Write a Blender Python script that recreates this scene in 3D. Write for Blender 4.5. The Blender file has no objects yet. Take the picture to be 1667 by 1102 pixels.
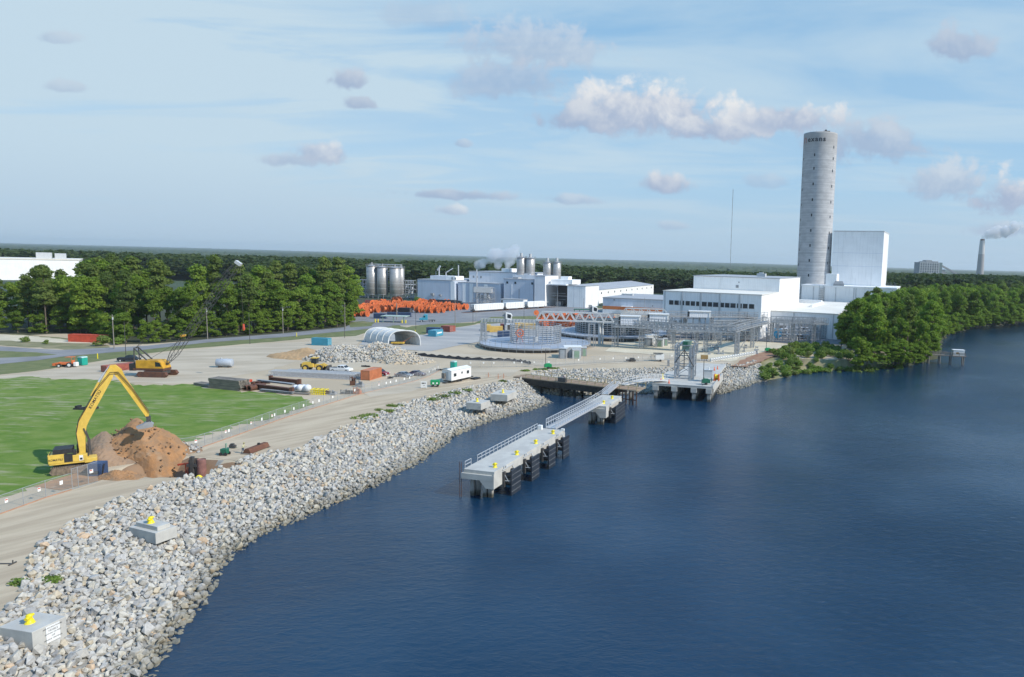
import bpy, bmesh, math, random
import numpy as np
from mathutils import Vector, Matrix
from mathutils.geometry import tessellate_polygon
R = math.radians
random.seed(7); RNG = np.random.default_rng(11)
sc = bpy.context.scene
COL = sc.collection
# ------------------------------------------------------------------ camera
F, CX, CY, H = 1130., 1080., 551., 33.          # focal length and principal point in photo pixels, camera height in m
PITCH, ROLL = R(6.36), R(1.6)
cam = bpy.data.cameras.new('camera'); cam_o = bpy.data.objects.new('camera', cam); COL.objects.link(cam_o)
cam.sensor_width = 36; cam.lens = 36 * F / 1667; cam.shift_x = .5 - CX / 1667
cam.clip_start = .5; cam.clip_end = 60000
cam_o.location = (0, 0, H)
cam_o.rotation_euler = (Matrix.Rotation(R(90) - PITCH, 3, 'X') @ Matrix.Rotation(ROLL, 3, 'Z')).to_euler()
sc.camera = cam_o
sc.render.resolution_x, sc.render.resolution_y = 1024, 677
cp, sp = math.cos(PITCH), math.sin(PITCH)
def ray(px, py):
    x = (px - CX) / F; y = -(py - CY) / F
    c, s = math.cos(ROLL), math.sin(ROLL)
    u = c * x - s * y; v = s * x + c * y
    return Vector((u, cp + v * sp, -sp + v * cp))
def G(px, py, z=0.):                              # where a photo pixel meets the level z
    d = ray(px, py); t = (z - H) / d.z
    return Vector((d.x * t, d.y * t, z))
def P(px, py, Y):
    d = ray(px, py); t = Y / d.y
    return Vector((d.x * t, Y, H + d.z * t))
# ------------------------------------------------------------------ sun, sky, exposure
SUN_EL, SUN_AZ = R(38), R(110)                     # azimuth from +Y towards +X
sd = Vector((math.sin(SUN_AZ) * math.cos(SUN_EL), math.cos(SUN_AZ) * math.cos(SUN_EL), math.sin(SUN_EL)))
sun = bpy.data.lights.new('sun', 'SUN'); sun.energy = 3.6; sun.angle = R(.5); sun.color = (1, .94, .85)
sun_o = bpy.data.objects.new('sun', sun); COL.objects.link(sun_o)
sun_o.rotation_euler = sd.to_track_quat('Z', 'Y').to_euler(); sun_o.location = (200, -50, 300)
sc.view_settings.view_transform = 'Standard'; sc.view_settings.look = 'None'
sc.view_settings.exposure = 0.35; sc.view_settings.gamma = 1
world = bpy.data.worlds.new('World'); sc.world = world; world.use_nodes = True
WT = world.node_tree; WT.nodes.clear()
def N(t, typ, **kw):
    n = t.nodes.new(typ)
    for k, v in kw.items(): setattr(n, k, v)
    return n
class NT:
    """tiny expression helper over a node tree"""
    def __init__(s, t): s.t = t
    def put(s, inp, v):
        if isinstance(v, bpy.types.NodeSocket): s.t.links.new(v, inp)
        elif v is not None: inp.default_value = v
    def m(s, op, a, b=None, c=None, clamp=False):
        n = N(s.t, 'ShaderNodeMath', operation=op, use_clamp=clamp)
        s.put(n.inputs[0], a); s.put(n.inputs[1], b)
        if c is not None: s.put(n.inputs[2], c)
        return n.outputs[0]
    def mix(s, f, a, b, typ='MIX'):
        n = N(s.t, 'ShaderNodeMix', data_type='RGBA', blend_type=typ)
        s.put(n.inputs[0], f); s.put(n.inputs[6], a); s.put(n.inputs[7], b)
        return n.outputs[2]
    def noise(s, vec, scale, detail=4, rough=.55, dist=0, out=0):
        n = N(s.t, 'ShaderNodeTexNoise'); s.put(n.inputs['Vector'], vec)
        n.inputs['Scale'].default_value = scale; n.inputs['Detail'].default_value = detail
        n.inputs['Roughness'].default_value = rough; n.inputs['Distortion'].default_value = dist
        return n.outputs[out]
    def rng(s, v, a, b, c=0., d=1., smooth=True):
        n = N(s.t, 'ShaderNodeMapRange'); n.interpolation_type = 'SMOOTHSTEP' if smooth else 'LINEAR'
        s.put(n.inputs[0], v)
        for i, q in enumerate((a, b, c, d)): n.inputs[i + 1].default_value = q
        return n.outputs[0]
    def xyz(s, x, y, z=0.):
        n = N(s.t, 'ShaderNodeCombineXYZ')
        for i, v in enumerate((x, y, z)): s.put(n.inputs[i], v)
        return n.outputs[0]
    def sep(s, v):
        n = N(s.t, 'ShaderNodeSeparateXYZ'); s.put(n.inputs[0], v); return n.outputs
def C4(c): return (c[0], c[1], c[2], 1)
def build_sky():
    w = NT(WT)
    sky = N(WT, 'ShaderNodeTexSky', sky_type='NISHITA'); sky.sun_disc = False
    sky.sun_elevation = SUN_EL; sky.sun_rotation = SUN_AZ; sky.altitude = 30; sky.air_density = 1.0; sky.dust_density = .35; sky.ozone_density = 2.6
    d = N(WT, 'ShaderNodeTexCoord').outputs['Generated']
    x, y, z = w.sep(d)
    ay = w.m('MAXIMUM', y, .02)
    u = w.m('DIVIDE', x, ay); v = w.m('DIVIDE', z, ay)
    zz = w.m('ADD', w.m('MAXIMUM', z, 0.), .10)
    # thin high cloud: long streaks on a flat layer
    pv = w.xyz(w.m('DIVIDE', x, zz), w.m('DIVIDE', y, zz), 0.)
    mp = N(WT, 'ShaderNodeMapping'); w.put(mp.inputs[0], pv); mp.inputs['Rotation'].default_value = (0, 0, R(62)); mp.inputs['Scale'].default_value = (.55, 1.5, 1)
    n1 = w.noise(mp.outputs[0], 1.15, 7, .58, .6)
    n2 = w.noise(pv, .42, 3, .5)
    ci = w.rng(w.m('ADD', w.m('MULTIPLY', n1, .75), w.m('MULTIPLY', n2, .55)), .40, .80)
    veil = w.rng(z, .02, .42, .62, .20)            # thicker veil low down
    side = w.rng(u, -.9, .1, 1.0, .0)              # more high veil over the land side
    cirrus = w.m('MAXIMUM', w.m('MULTIPLY', ci, .85), w.m('MULTIPLY', veil, w.rng(n2, .25, .6, .55, 1.)), clamp=True)
    cirrus = w.m('ADD', cirrus, w.m('MULTIPLY', w.m('MULTIPLY', side, w.rng(n1, .28, .62, .3, .85)), w.rng(z, .24, .34, 1., .1)), clamp=True)
    cirrus = w.m('MULTIPLY', cirrus, w.rng(z, .27, .50, 1., .15))
    blue = w.mix(.62, sky.outputs[0], (1.5, 4.1, 6.9, 1))
    blue = w.mix(1., blue, w.mix(w.rng(z, .40, .85), (1,1,1,1), (.75,1.05,1.35,1)), 'MULTIPLY')
    base = w.mix(cirrus, blue, (4.3, 5.5, 6.4, 1))
    base = w.mix(w.rng(z, -.02, .13, .80, .0), base, (3.4, 4.5, 5.7, 1))
    # separate cumulus clouds: (photo px, py, half width, half height, brightness, strength)
    cl = [(1045,186,128,42,1.0,1.),(1165,212,85,22,.88,1.),(1292,196,72,28,1.0,1.),(935,197,50,24,.5,.8),(870,80,115,40,.66,.50),(835,132,75,38,.36,.5),(568,132,30,17,.3,.75),
          (586,169,25,11,.2,.7),(525,250,46,20,.95,.75),(478,262,44,12,.4,.55),(1083,301,44,18,.7,.85),(740,318,82,9,.28,.7),(735,343,22,9,.9,.6),(925,326,52,9,.5,.5),
          (1420,235,80,40,.36,.65),(1562,78,50,26,.22,.7),(1545,300,65,30,.6,.6),(1640,325,55,36,.85,.9),(1640,375,50,14,.5,.5),(108,142,30,10,.3,.4),(88,62,30,10,.3,.4),
          (690,25,65,26,.4,.25),(752,234,13,7,.4,.5),(1250,296,35,12,.4,.35),(1095,368,26,9,.7,.4)]
    nv = w.xyz(u, v, 0.)
    nc = w.m('SUBTRACT', w.noise(nv, 15, 8, .62, .3), .5)
    nf = w.m('SUBTRACT', w.noise(nv, 46, 5, .62, .3), .5)
    nn = w.m('ADD', w.m('MULTIPLY', nc, 2.6), w.m('MULTIPLY', nf, .7))
    col = base
    for (px, py, a, b, br, st) in cl:
        r = ray(px, py); u0 = r.x / r.y; v0 = r.z / r.y
        du = w.m('DIVIDE', w.m('SUBTRACT', u, u0), a / F * 1.32); dv = w.m('DIVIDE', w.m('SUBTRACT', v, v0), b / F * 1.32)
        dvb = w.m('MULTIPLY', w.m('MINIMUM', dv, 0.), .55)         # flatter undersides
        dd = w.m('SQRT', w.m('ADD', w.m('MULTIPLY', du, du), w.m('MULTIPLY', w.m('ADD', dv, dvb), w.m('ADD', dv, dvb))))
        f = w.m('ADD', w.m('SUBTRACT', 1.02, dd), nn)
        mk = w.m('MULTIPLY', w.rng(f, .0, .55), min(1, st*1.15))
        mk = w.m('MULTIPLY', mk, w.rng(dd, 1.1, 1.9, 1., 0.))
        lit = w.rng(w.m('ADD', w.m('ADD', w.m('MULTIPLY', dv, .55), w.m('MULTIPLY', du, .15)), w.m('MULTIPLY', nn, .8)), -.30, .70)
        g = (2.6 + .6 * br, 3.35 + .55 * br, 4.75 + .4 * br, 1); hcol = (3.5 + 2.9 * br, 4.2 + 2.3 * br, 5.3 + 1.3 * br, 1)
        col = w.mix(mk, col, w.mix(lit, g, hcol))
    bg = N(WT, 'ShaderNodeBackground'); bg.inputs[1].default_value = .10
    w.put(bg.inputs[0], col)
    WT.links.new(bg.outputs[0], N(WT, 'ShaderNodeOutputWorld').inputs[0])
build_sky()
sc.render.engine = 'CYCLES'
sc.cycles.max_bounces = 6; sc.cycles.transparent_max_bounces = 24; sc.cycles.volume_bounces = 2
# ------------------------------------------------------------------ helpers
def tag(o, label=None, cat=None, group=None, kind=None):
    for k, v in (('label', label), ('category', cat), ('group', group), ('kind', kind)):
        if v: o[k] = v
    return o
class MB:
    def __init__(s): s.v = []; s.f = []; s.sm = []
    def add(s, vs, fs, smooth=False):
        n = len(s.v); s.v += [tuple(p) for p in vs]; s.f += [tuple(i + n for i in f) for f in fs]; s.sm += [smooth] * len(fs); return s
    def box(s, x0, y0, z0, x1, y1, z1, M=None):
        vs = [Vector(p) for p in ((x0,y0,z0),(x1,y0,z0),(x1,y1,z0),(x0,y1,z0),(x0,y0,z1),(x1,y0,z1),(x1,y1,z1),(x0,y1,z1))]
        if M is not None: vs = [M @ p for p in vs]
        return s.add(vs, ((0,3,2,1),(4,5,6,7),(0,1,5,4),(1,2,6,5),(2,3,7,6),(3,0,4,7)))
    def beam(s, a, b, w, h=None, up=(0,0,1)):
        a, b = Vector(a), Vector(b); h = h or w; d = b - a
        if d.length < 1e-6: return s
        d.normalize(); up = Vector(up)
        if abs(d.dot(up)) > .98: up = Vector((1,0,0))
        sx = d.cross(up).normalized() * w / 2; sz = sx.cross(d).normalized() * h / 2
        vs = [a-sx-sz, a+sx-sz, a+sx+sz, a-sx+sz, b-sx-sz, b+sx-sz, b+sx+sz, b-sx+sz]
        return s.add(vs, ((0,1,2,3),(7,6,5,4),(0,4,5,1),(1,5,6,2),(2,6,7,3),(3,7,4,0)))
    def tube(s, a, b, r, r2=None, n=8, cap=True):
        a, b = Vector(a), Vector(b); r2 = r if r2 is None else r2; d = (b - a)
        if d.length < 1e-6: return s
        d.normalize(); up = Vector((0,0,1)) if abs(d.z) < .9 else Vector((1,0,0))
        x = d.cross(up).normalized(); y = d.cross(x)
        vs = []
        for c, q in ((a, r), (b, r2)):
            for i in range(n):
                t = 2 * math.pi * i / n; vs.append(c + x * math.cos(t) * q + y * math.sin(t) * q)
        s.add(vs, [(i, (i+1) % n, n + (i+1) % n, n + i) for i in range(n)], n > 5)
        if cap: s.add(vs, [tuple(range(n))[::-1], tuple(range(n, 2*n))])
        return s
    def ring(s, c, axis, ro, ri, w, n=20):
        """flat ring (reel flange, tyre) of outer/inner radius, thickness w"""
        c = Vector(c); d = Vector(axis).normalized(); up = Vector((0,0,1)) if abs(d.z) < .9 else Vector((1,0,0))
        x = d.cross(up).normalized(); y = d.cross(x); vs = []
        for o in (-w/2, w/2):
            for q in (ro, ri):
                for i in range(n):
                    t = 2*math.pi*i/n; vs.append(c + d*o + x*math.cos(t)*q + y*math.sin(t)*q)
        fs = []
        for i in range(n):
            j = (i+1) % n
            fs += [(i, j, n+j, n+i), (2*n+i, 3*n+i, 3*n+j, 2*n+j), (i, 2*n+i, 2*n+j, j), (n+i, n+j, 3*n+j, 3*n+i)]
        return s.add(vs, fs)
    def prism(s, prof, y0, y1, M=None):
        """profile in local x,z, extruded from y0 to y1"""
        n = len(prof); vs = [Vector((p[0], y0, p[1])) for p in prof] + [Vector((p[0], y1, p[1])) for p in prof]
        if M is not None: vs = [M @ p for p in vs]
        return s.add(vs, [tuple(range(n)), tuple(range(2*n-1, n-1, -1))] + [(i, n+i, n+(i+1) % n, (i+1) % n) for i in range(n)])
    def lathe(s, prof, c=(0,0,0), n=16, smooth=True):
        c = Vector(c); vs = []
        for (r, z) in prof:
            for i in range(n):
                t = 2*math.pi*i/n; vs.append(c + Vector((r*math.cos(t), r*math.sin(t), z)))
        fs = [(k*n+i, k*n+(i+1) % n, (k+1)*n+(i+1) % n, (k+1)*n+i) for k in range(len(prof)-1) for i in range(n)]
        return s.add(vs, fs, smooth)
    def ico(s, c, r, sub=1, sc3=(1,1,1), jit=0.):
        bm = bmesh.new(); bmesh.ops.create_icosphere(bm, subdivisions=sub, radius=1)
        c = Vector(c)
        vs = [c + Vector((p.co.x*sc3[0], p.co.y*sc3[1], p.co.z*sc3[2])) * r * (1 + random.uniform(-jit, jit)) for p in bm.verts]
        s.add(vs, [[q.index for q in f.verts] for f in bm.faces], True); bm.free(); return s
    def build(s, name, m, parent=None, bevel=0, loc=None, rz=0):
        me = bpy.data.meshes.new(name); me.from_pydata(s.v, [], s.f); me.materials.append(m)
        me.polygons.foreach_set('use_smooth', s.sm)
        me.validate(); me.update()
        bm = bmesh.new(); bm.from_mesh(me); bmesh.ops.recalc_face_normals(bm, faces=bm.faces); bm.to_mesh(me); bm.free()
        o = bpy.data.objects.new(name, me); COL.objects.link(o)
        if parent is not None: o.parent = parent
        if loc is not None: o.location = loc
        o.rotation_euler.z = rz
        if bevel:
            b = o.modifiers.new('bevel', 'BEVEL'); b.width = bevel; b.segments = 2; b.limit_method = 'ANGLE'
        return o
def npmesh(name, V, Fc, m, parent=None, smooth=False):
    """mesh from numpy arrays, faces all of one size"""
    me = bpy.data.meshes.new(name); k = Fc.shape[1]
    me.vertices.add(len(V)); me.vertices.foreach_set('co', V.astype(np.float32).ravel())
    me.loops.add(Fc.size); me.loops.foreach_set('vertex_index', Fc.astype(np.int32).ravel())
    me.polygons.add(len(Fc)); me.polygons.foreach_set('loop_start', np.arange(0, Fc.size, k, dtype=np.int32))
    me.polygons.foreach_set('use_smooth', np.full(len(Fc), smooth))
    me.update(calc_edges=True); me.materials.append(m)
    o = bpy.data.objects.new(name, me); COL.objects.link(o)
    if parent is not None: o.parent = parent
    return o
def scatter(protos, pos, scl, rot=None):
    """joined copies of prototype (V,F) at positions; returns V,F"""
    Vs, Fs = [], []; n = 0
    pick = RNG.integers(0, len(protos), len(pos))
    for k, (pv, pf) in enumerate(protos):
        ii = np.where(pick == k)[0]
        if not len(ii): continue
        if rot is None:
            a = RNG.uniform(0, 2*np.pi, len(ii)); c, s_ = np.cos(a), np.sin(a)
            M = np.zeros((len(ii), 3, 3)); M[:,0,0] = c; M[:,0,1] = -s_; M[:,1,0] = s_; M[:,1,1] = c; M[:,2,2] = 1
        else:
            q = RNG.normal(size=(len(ii), 4)); q /= np.linalg.norm(q, axis=1)[:, None]; w, x, y, z = q.T
            M = np.stack([1-2*(y*y+z*z), 2*(x*y-z*w), 2*(x*z+y*w), 2*(x*y+z*w), 1-2*(x*x+z*z), 2*(y*z-x*w), 2*(x*z-y*w), 2*(y*z+x*w), 1-2*(x*x+y*y)], 1).reshape(-1, 3, 3)
        W = np.einsum('nij,vj->nvi', M, pv) * scl[ii][:, None, :] + pos[ii][:, None, :]
        Vs.append(W.reshape(-1, 3)); Fs.append((pf[None] + (np.arange(len(ii)) * len(pv))[:, None, None] + n).reshape(-1, pf.shape[1])); n += len(ii) * len(pv)
    return np.concatenate(Vs), np.concatenate(Fs)
def thing(name, label, cat, loc=(0,0,0), rz=0, group=None):
    o = bpy.data.objects.new(name, None); COL.objects.link(o); o.empty_display_size = .5
    o.location = loc; o.rotation_euler.z = rz
    return tag(o, label, cat, group)
def copy_tree(o, loc=None, rz=None, label=None, parent=None, scale=None):
    c = o.copy(); COL.objects.link(c)
    if parent is not None: c.parent = parent
    if loc is not None: c.location = loc
    if rz is not None: c.rotation_euler.z = rz
    if scale is not None: c.scale = scale if hasattr(scale, '__len__') else (scale,)*3
    if label: c['label'] = label
    for ch in list(o.children): copy_tree(ch, parent=c)
    return c
def obj_hash(px, py): return math.sin(px*12.9898+py*78.233)*43758.5453 % 1
# ------------------------------------------------------------------ materials
def mat(name, c1, c2=None, scale=1., rough=.6, bump=0., metal=0., bscale=None, c3=None, coord='Object', detail=5, stretch=None, rot=0., spec=None, lo=.35, hi=.65, objvar=0.):
    m = bpy.data.materials.new(name); m.use_nodes = True; t = m.node_tree; w = NT(t)
    b = t.nodes['Principled BSDF']; b.inputs['Roughness'].default_value = rough; b.inputs['Metallic'].default_value = metal
    if spec is not None: b.inputs['Specular IOR Level'].default_value = spec
    co = N(t, 'ShaderNodeTexCoord').outputs[coord] if coord != 'World' else N(t, 'ShaderNodeNewGeometry').outputs['Position']
    if rot:
        vr = N(t, 'ShaderNodeVectorRotate', rotation_type='Z_AXIS'); w.put(vr.inputs['Vector'], co); vr.inputs['Angle'].default_value = R(rot); co = vr.outputs[0]
    if stretch:
        mp = N(t, 'ShaderNodeMapping'); w.put(mp.inputs[0], co); mp.inputs['Scale'].default_value = stretch; co = mp.outputs[0]
    col = C4(c1)
    if c2 is None: c2 = tuple(q * .8 for q in c1)
    n = w.noise(co, scale, detail)
    col = w.mix(w.rng(n, lo, hi), C4(c1), C4(c2))
    if c3: col = w.mix(w.rng(w.noise(co, scale * .23, 4, .6), .56, .70), col, C4(c3))
    if objvar:
        oi = N(t, 'ShaderNodeObjectInfo'); col = w.mix(1., col, w.rng(oi.outputs['Random'], 0, 1, 1 - objvar, 1 + objvar, False), 'MULTIPLY')
    w.put(b.inputs['Base Color'], col)
    if bump:
        bp = N(t, 'ShaderNodeBump'); bp.inputs['Strength'].default_value = bump; bp.inputs['Distance'].default_value = .1
        w.put(bp.inputs['Height'], w.noise(co, bscale or scale * 4, 4)); w.put(b.inputs['Normal'], bp.outputs[0])
    return m
def cladding(name, c, period=.9, dirt=.06, rough=.45):
    """ribbed metal sheet: real colour plus fine vertical ribs as bump"""
    m = mat(name, c, tuple(q * (1 - dirt) for q in c), .15, rough); t = m.node_tree; w = NT(t)
    x, y, z = w.sep(N(t, 'ShaderNodeTexCoord').outputs['Object'])
    s_ = w.m('SINE', w.m('MULTIPLY', w.m('ADD', x, y), 2*math.pi/period))
    b = t.nodes['Principled BSDF']; src = b.inputs['Base Color'].links[0].from_socket
    mp = N(t, 'ShaderNodeMapping'); w.put(mp.inputs[0], N(t, 'ShaderNodeTexCoord').outputs['Object']); mp.inputs['Scale'].default_value = (1, 1, .07)
    stv = w.rng(w.noise(mp.outputs[0], .9, 5, .6), .5, .75, 1., .86)
    seam = w.rng(w.m('FRACT', w.m('DIVIDE', w.m('ADD', x, y), 6.1)), 0., .03, .86, 1.); hs = w.rng(w.m('FRACT', w.m('DIVIDE', z, 7.3)), 0., .02, .88, 1.)
    w.put(b.inputs['Base Color'], w.mix(1., w.mix(1., w.mix(1., src, stv, 'MULTIPLY'), seam, 'MULTIPLY'), hs, 'MULTIPLY'))
    bp = N(t, 'ShaderNodeBump'); bp.inputs['Strength'].default_value = .35; bp.inputs['Distance'].default_value = .05
    w.put(bp.inputs['Height'], s_); w.put(t.nodes['Principled BSDF'].inputs['Normal'], bp.outputs[0])
    return m
def paint(name, c, rough=.4, dirt=.8, metal=0.): return mat(name, c, tuple(q * dirt for q in c), .8, rough, metal=metal)
M = dict(
 sand=mat('sandy_ground', (.50,.41,.29), (.42,.34,.235), .05, .95, .5, c3=(.46,.42,.345), coord='World', bscale=1.5, detail=9),
 rockbase=mat('rock_base', (.33,.315,.28), (.22,.21,.185), 1.2, .95, .6, coord='World'),
 gravel=mat('gravel_yard', (.50,.425,.32), (.40,.335,.245), .16, .95, .4, coord='World', bscale=2, detail=9, c3=(.50,.40,.27), rot=-20, stretch=(.35,1.3,1)),
 haul=mat('haul_road', (.50,.41,.29), (.39,.31,.215), .35, .95, .5, coord='World', bscale=1.5, detail=9, c3=(.43,.35,.24), rot=34, stretch=(1.6,.22,1)),
 pale=mat('pale_sand', (.62,.55,.41), (.52,.46,.34), .1, .95, .3, coord='World', detail=8),
 asphalt=mat('asphalt', (.235,.235,.24), (.19,.19,.195), .15, .9, .1, coord='World', detail=8, c3=(.27,.265,.255)),
 concrete_yard=mat('concrete_yard', (.40,.385,.36), (.31,.305,.295), .06, .9, .1, coord='World', detail=8, c3=(.24,.24,.245), stretch=(.6,1.6,1)),
 dirt=mat('orange_dirt', (.36,.19,.085), (.26,.16,.09), .7, .95, .8, coord='World', detail=9, c3=(.34,.26,.18), bscale=2),
 brown=mat('brown_dirt', (.17,.11,.07), (.27,.17,.10), .2, .95, .5, coord='World', detail=8),
 concrete=mat('concrete', (.50,.49,.45), (.42,.41,.38), .5, .85, .15, bscale=6, c3=(.48,.465,.42)),
 concrete_dark=mat('weathered_concrete', (.30,.295,.285), (.24,.235,.23), .6, .85, .15, bscale=6),
 pile=mat('pile_concrete', (.38,.37,.34), (.30,.29,.27), 1.2, .8),
 white=cladding('white_cladding', (.90,.90,.895)), whiteblue=cladding('pale_cladding', (.74,.76,.80)), blueclad=cladding('blue_grey_cladding', (.54,.60,.69)),
 roof=mat('grey_roof', (.40,.41,.42), (.34,.35,.37), .1, .6), creamroof=mat('cream_membrane_roof', (.78,.74,.66), (.70,.66,.58), .06, .7),
 steel=mat('galvanised_steel', (.42,.44,.46), (.32,.34,.36), 1.5, .45, metal=.35), alu=mat('aluminium', (.66,.67,.69), (.58,.59,.61), 2, .35, metal=.4),
 whitesteel=paint('white_painted_steel', (.58,.59,.59), .45, .88),
 black=mat('black_rubber', (.018,.019,.021), (.028,.028,.03), 2, .6), darksteel=mat('dark_steel', (.05,.052,.055), (.08,.075,.07), 2, .5),
 fender=mat('fender_panel', (.016,.022,.032), (.028,.034,.045), 1.0, .5), rust=mat('rusty_steel', (.13,.055,.032), (.085,.042,.03), 1.5, .8, .3), timber=mat('old_timber', (.25,.22,.185), (.15,.135,.115), .9, .85, .4, stretch=(.4,1,3)),
 deckwood=mat('weathered_deck', (.34,.265,.185), (.25,.19,.13), .5, .85, stretch=(1,4,1)), tarwood=mat('creosoted_timber', (.022,.02,.018), (.045,.038,.03), 1.2, .8),
 yellow=paint('machine_yellow', (.74,.50,.09), .45, .82), yellowdeep=paint('crane_yellow', (.62,.33,.025), .45, .75), bollard=paint('bollard_yellow', (.82,.66,.02), .4, .92),
 orange=mat('reel_orange', (.62,.165,.05), (.46,.115,.04), .3, .5, objvar=.2), orangec=paint('container_orange', (.52,.19,.09), .5, .8), red=paint('container_red', (.58,.09,.045), .5, .8), redrust=paint('skip_red', (.36,.10,.07), .6, .75),
 blue=paint('container_blue', (.03,.24,.44), .45, .85), navy=paint('container_navy', (.035,.07,.155), .5, .85), cyan=paint('truck_blue', (.05,.30,.42), .3, .9), yellowc=paint('container_yellow', (.70,.47,.12), .5, .85), blackc=paint('container_black', (.03,.033,.04), .5, .85), maroon=paint('container_maroon', (.17,.05,.05), .5, .8),
 teal=paint('toilet_teal', (.01,.33,.25), .45, .9), green=paint('equipment_green', (.01,.28,.10), .45, .85), dkgreen=paint('dark_green', (.015,.13,.075), .5, .85), palegreen=paint('pale_green_steel', (.22,.33,.25), .5, .85), grey=paint('grey_paint', (.30,.31,.32), .5, .85), ltgrey=paint('light_grey_paint', (.50,.52,.53), .5, .9),
 wpaint=paint('white_paint', (.78,.78,.76), .4, .93), glass=mat('dark_glass', (.02,.028,.035), (.03,.04,.05), .5, .12), carsilver=paint('car_silver', (.36,.38,.41), .25, .95, .5), carred=paint('car_red', (.22,.015,.025), .25, .9), carblack=paint('car_black', (.015,.02,.03), .25, .9), carpurple=paint('car_plum', (.10,.075,.12), .25, .9), carwhite=paint('car_white', (.75,.76,.77), .25, .96),
 stainless=mat('stainless_silo', (.47,.455,.44), (.40,.385,.37), .35, .38, metal=.45, stretch=(1,1,6)), bag=mat('white_bag', (.68,.70,.73), (.58,.60,.64), 2, .7), silt=mat('silt_fence', (.02,.02,.022), (.035,.035,.035), 1, .7), skin=mat('skin', (.33,.19,.13)), shirt=mat('pale_shirt', (.55,.55,.38)), jeans=mat('jeans', (.06,.09,.15)), hat=mat('hard_hat', (.35,.33,.12)), brownshirt=mat('brown_shirt', (.16,.09,.07)),
 pole=mat('wooden_pole', (.26,.235,.20), (.19,.17,.15), .8, .9), rubberline=mat('orange_netting', (.50,.25,.15)), cone=paint('cone_orange', (.75,.14,.05)), bark=mat('bark', (.15,.12,.095), (.09,.07,.055), 1.5, .95, .5), tent=mat('tent_fabric', (.60,.61,.60), (.54,.55,.54), .4, .5), tentrib=paint('tent_rib', (.80,.80,.78)), water_tank=paint('tank_grey', (.40,.44,.49), .45, .85), brickred=paint('band_orange', (.62,.20,.06), .5, .9), redmark=paint('faded_red_lettering', (.42,.22,.19), .8), blacktext=paint('black_lettering', (.02,.022,.03), .7), ochre=paint('ply_crate', (.33,.22,.09), .8, .8),
)
def rock_mat(name, dark=1.):
    m = bpy.data.materials.new(name); m.use_nodes = True; t = m.node_tree; w = NT(t); b = t.nodes['Principled BSDF']; b.inputs['Roughness'].default_value = .9
    g = N(t, 'ShaderNodeNewGeometry'); oi = N(t, 'ShaderNodeObjectInfo')
    r = w.m('FRACT', w.m('ADD', g.outputs['Random Per Island'], w.m('MULTIPLY', oi.outputs['Random'], 3.7)))
    cr = N(t, 'ShaderNodeValToRGB'); w.put(cr.inputs[0], r); e = cr.color_ramp; e.interpolation = 'CONSTANT'
    cols = [(0,(.33,.335,.345)),(.16,(.42,.42,.415)),(.34,(.48,.475,.455)),(.54,(.41,.415,.425)),(.70,(.49,.47,.42)),(.82,(.44,.395,.32)),(.89,(.36,.355,.34)),(.945,(.49,.38,.28)),(.975,(.29,.295,.31))]
    e.elements[0].color = C4(cols[0][1]); e.elements[1].position = cols[1][0]; e.elements[1].color = C4(cols[1][1])
    for p_, c in cols[2:]:
        q = e.elements.new(p_); q.color = C4(c)
    pos = g.outputs['Position']; n = w.noise(pos, 3.5, 5)
    col = w.mix(1., cr.outputs[0], w.rng(n, .3, .7, .80*dark, 1.06*dark), 'MULTIPLY'); col = w.mix(1., col, (1.06,1.015,.93,1), 'MULTIPLY')
    z = w.sep(pos)[2]; wet = w.rng(w.m('ADD', z, w.m('MULTIPLY', n, .6)), -3.25, -2.1, 1., 0.)        # algae and wet stain at the tide line
    col = w.mix(w.m('MULTIPLY', wet, .75), col, (.12,.105,.06,1))
    w.put(b.inputs['Base Color'], col)
    bp = N(t, 'ShaderNodeBump'); bp.inputs['Strength'].default_value = .5; bp.inputs['Distance'].default_value = .08; w.put(bp.inputs['Height'], w.noise(pos, 5, 4)); w.put(b.inputs['Normal'], bp.outputs[0])
    return m
M['rock'] = rock_mat('riprap_stone'); M['rockpale'] = rock_mat('stockpile_stone', .95)
def leaf_mat(name, ramp, spread=.35):
    m = bpy.data.materials.new(name); m.use_nodes = True; t = m.node_tree; w = NT(t); b = t.nodes['Principled BSDF']; b.inputs['Roughness'].default_value = .75
    b.inputs['Specular IOR Level'].default_value = .2
    g = N(t, 'ShaderNodeNewGeometry'); oi = N(t, 'ShaderNodeObjectInfo')
    n = w.noise(g.outputs['Position'], .09, 3)
    r = w.m('ADD', w.m('MULTIPLY', oi.outputs['Random'], .6), w.m('ADD', w.m('MULTIPLY', g.outputs['Random Per Island'], spread), w.m('MULTIPLY', w.m('SUBTRACT', n, .5), .8)), clamp=True)
    cr = N(t, 'ShaderNodeValToRGB'); w.put(cr.inputs[0], r); e = cr.color_ramp
    e.elements[0].color = C4(ramp[0]); e.elements[1].color = C4(ramp[-1])
    for i, c in enumerate(ramp[1:-1]): q = e.elements.new((i+1) / (len(ramp)-1)); q.color = C4(c)
    w.put(b.inputs['Base Color'], cr.outputs[0])
    tr = N(t, 'ShaderNodeBsdfTranslucent'); w.put(tr.inputs[0], w.mix(1., cr.outputs[0], (1.3,1.5,.6,1), 'MULTIPLY'))
    mx = N(t, 'ShaderNodeMixShader'); mx.inputs[0].default_value = .36; t.links.new(b.outputs[0], mx.inputs[1]); t.links.new(tr.outputs[0], mx.inputs[2])
    t.links.new(mx.outputs[0], t.nodes['Material Output'].inputs[0])
    return m
M['leaf_pine'] = leaf_mat('pine_foliage', [(.072,.112,.026),(.120,.168,.038),(.175,.220,.052)])
M['leaf_broad'] = leaf_mat('broadleaf_foliage', [(.092,.150,.020),(.150,.228,.028),(.220,.295,.042)])
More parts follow.
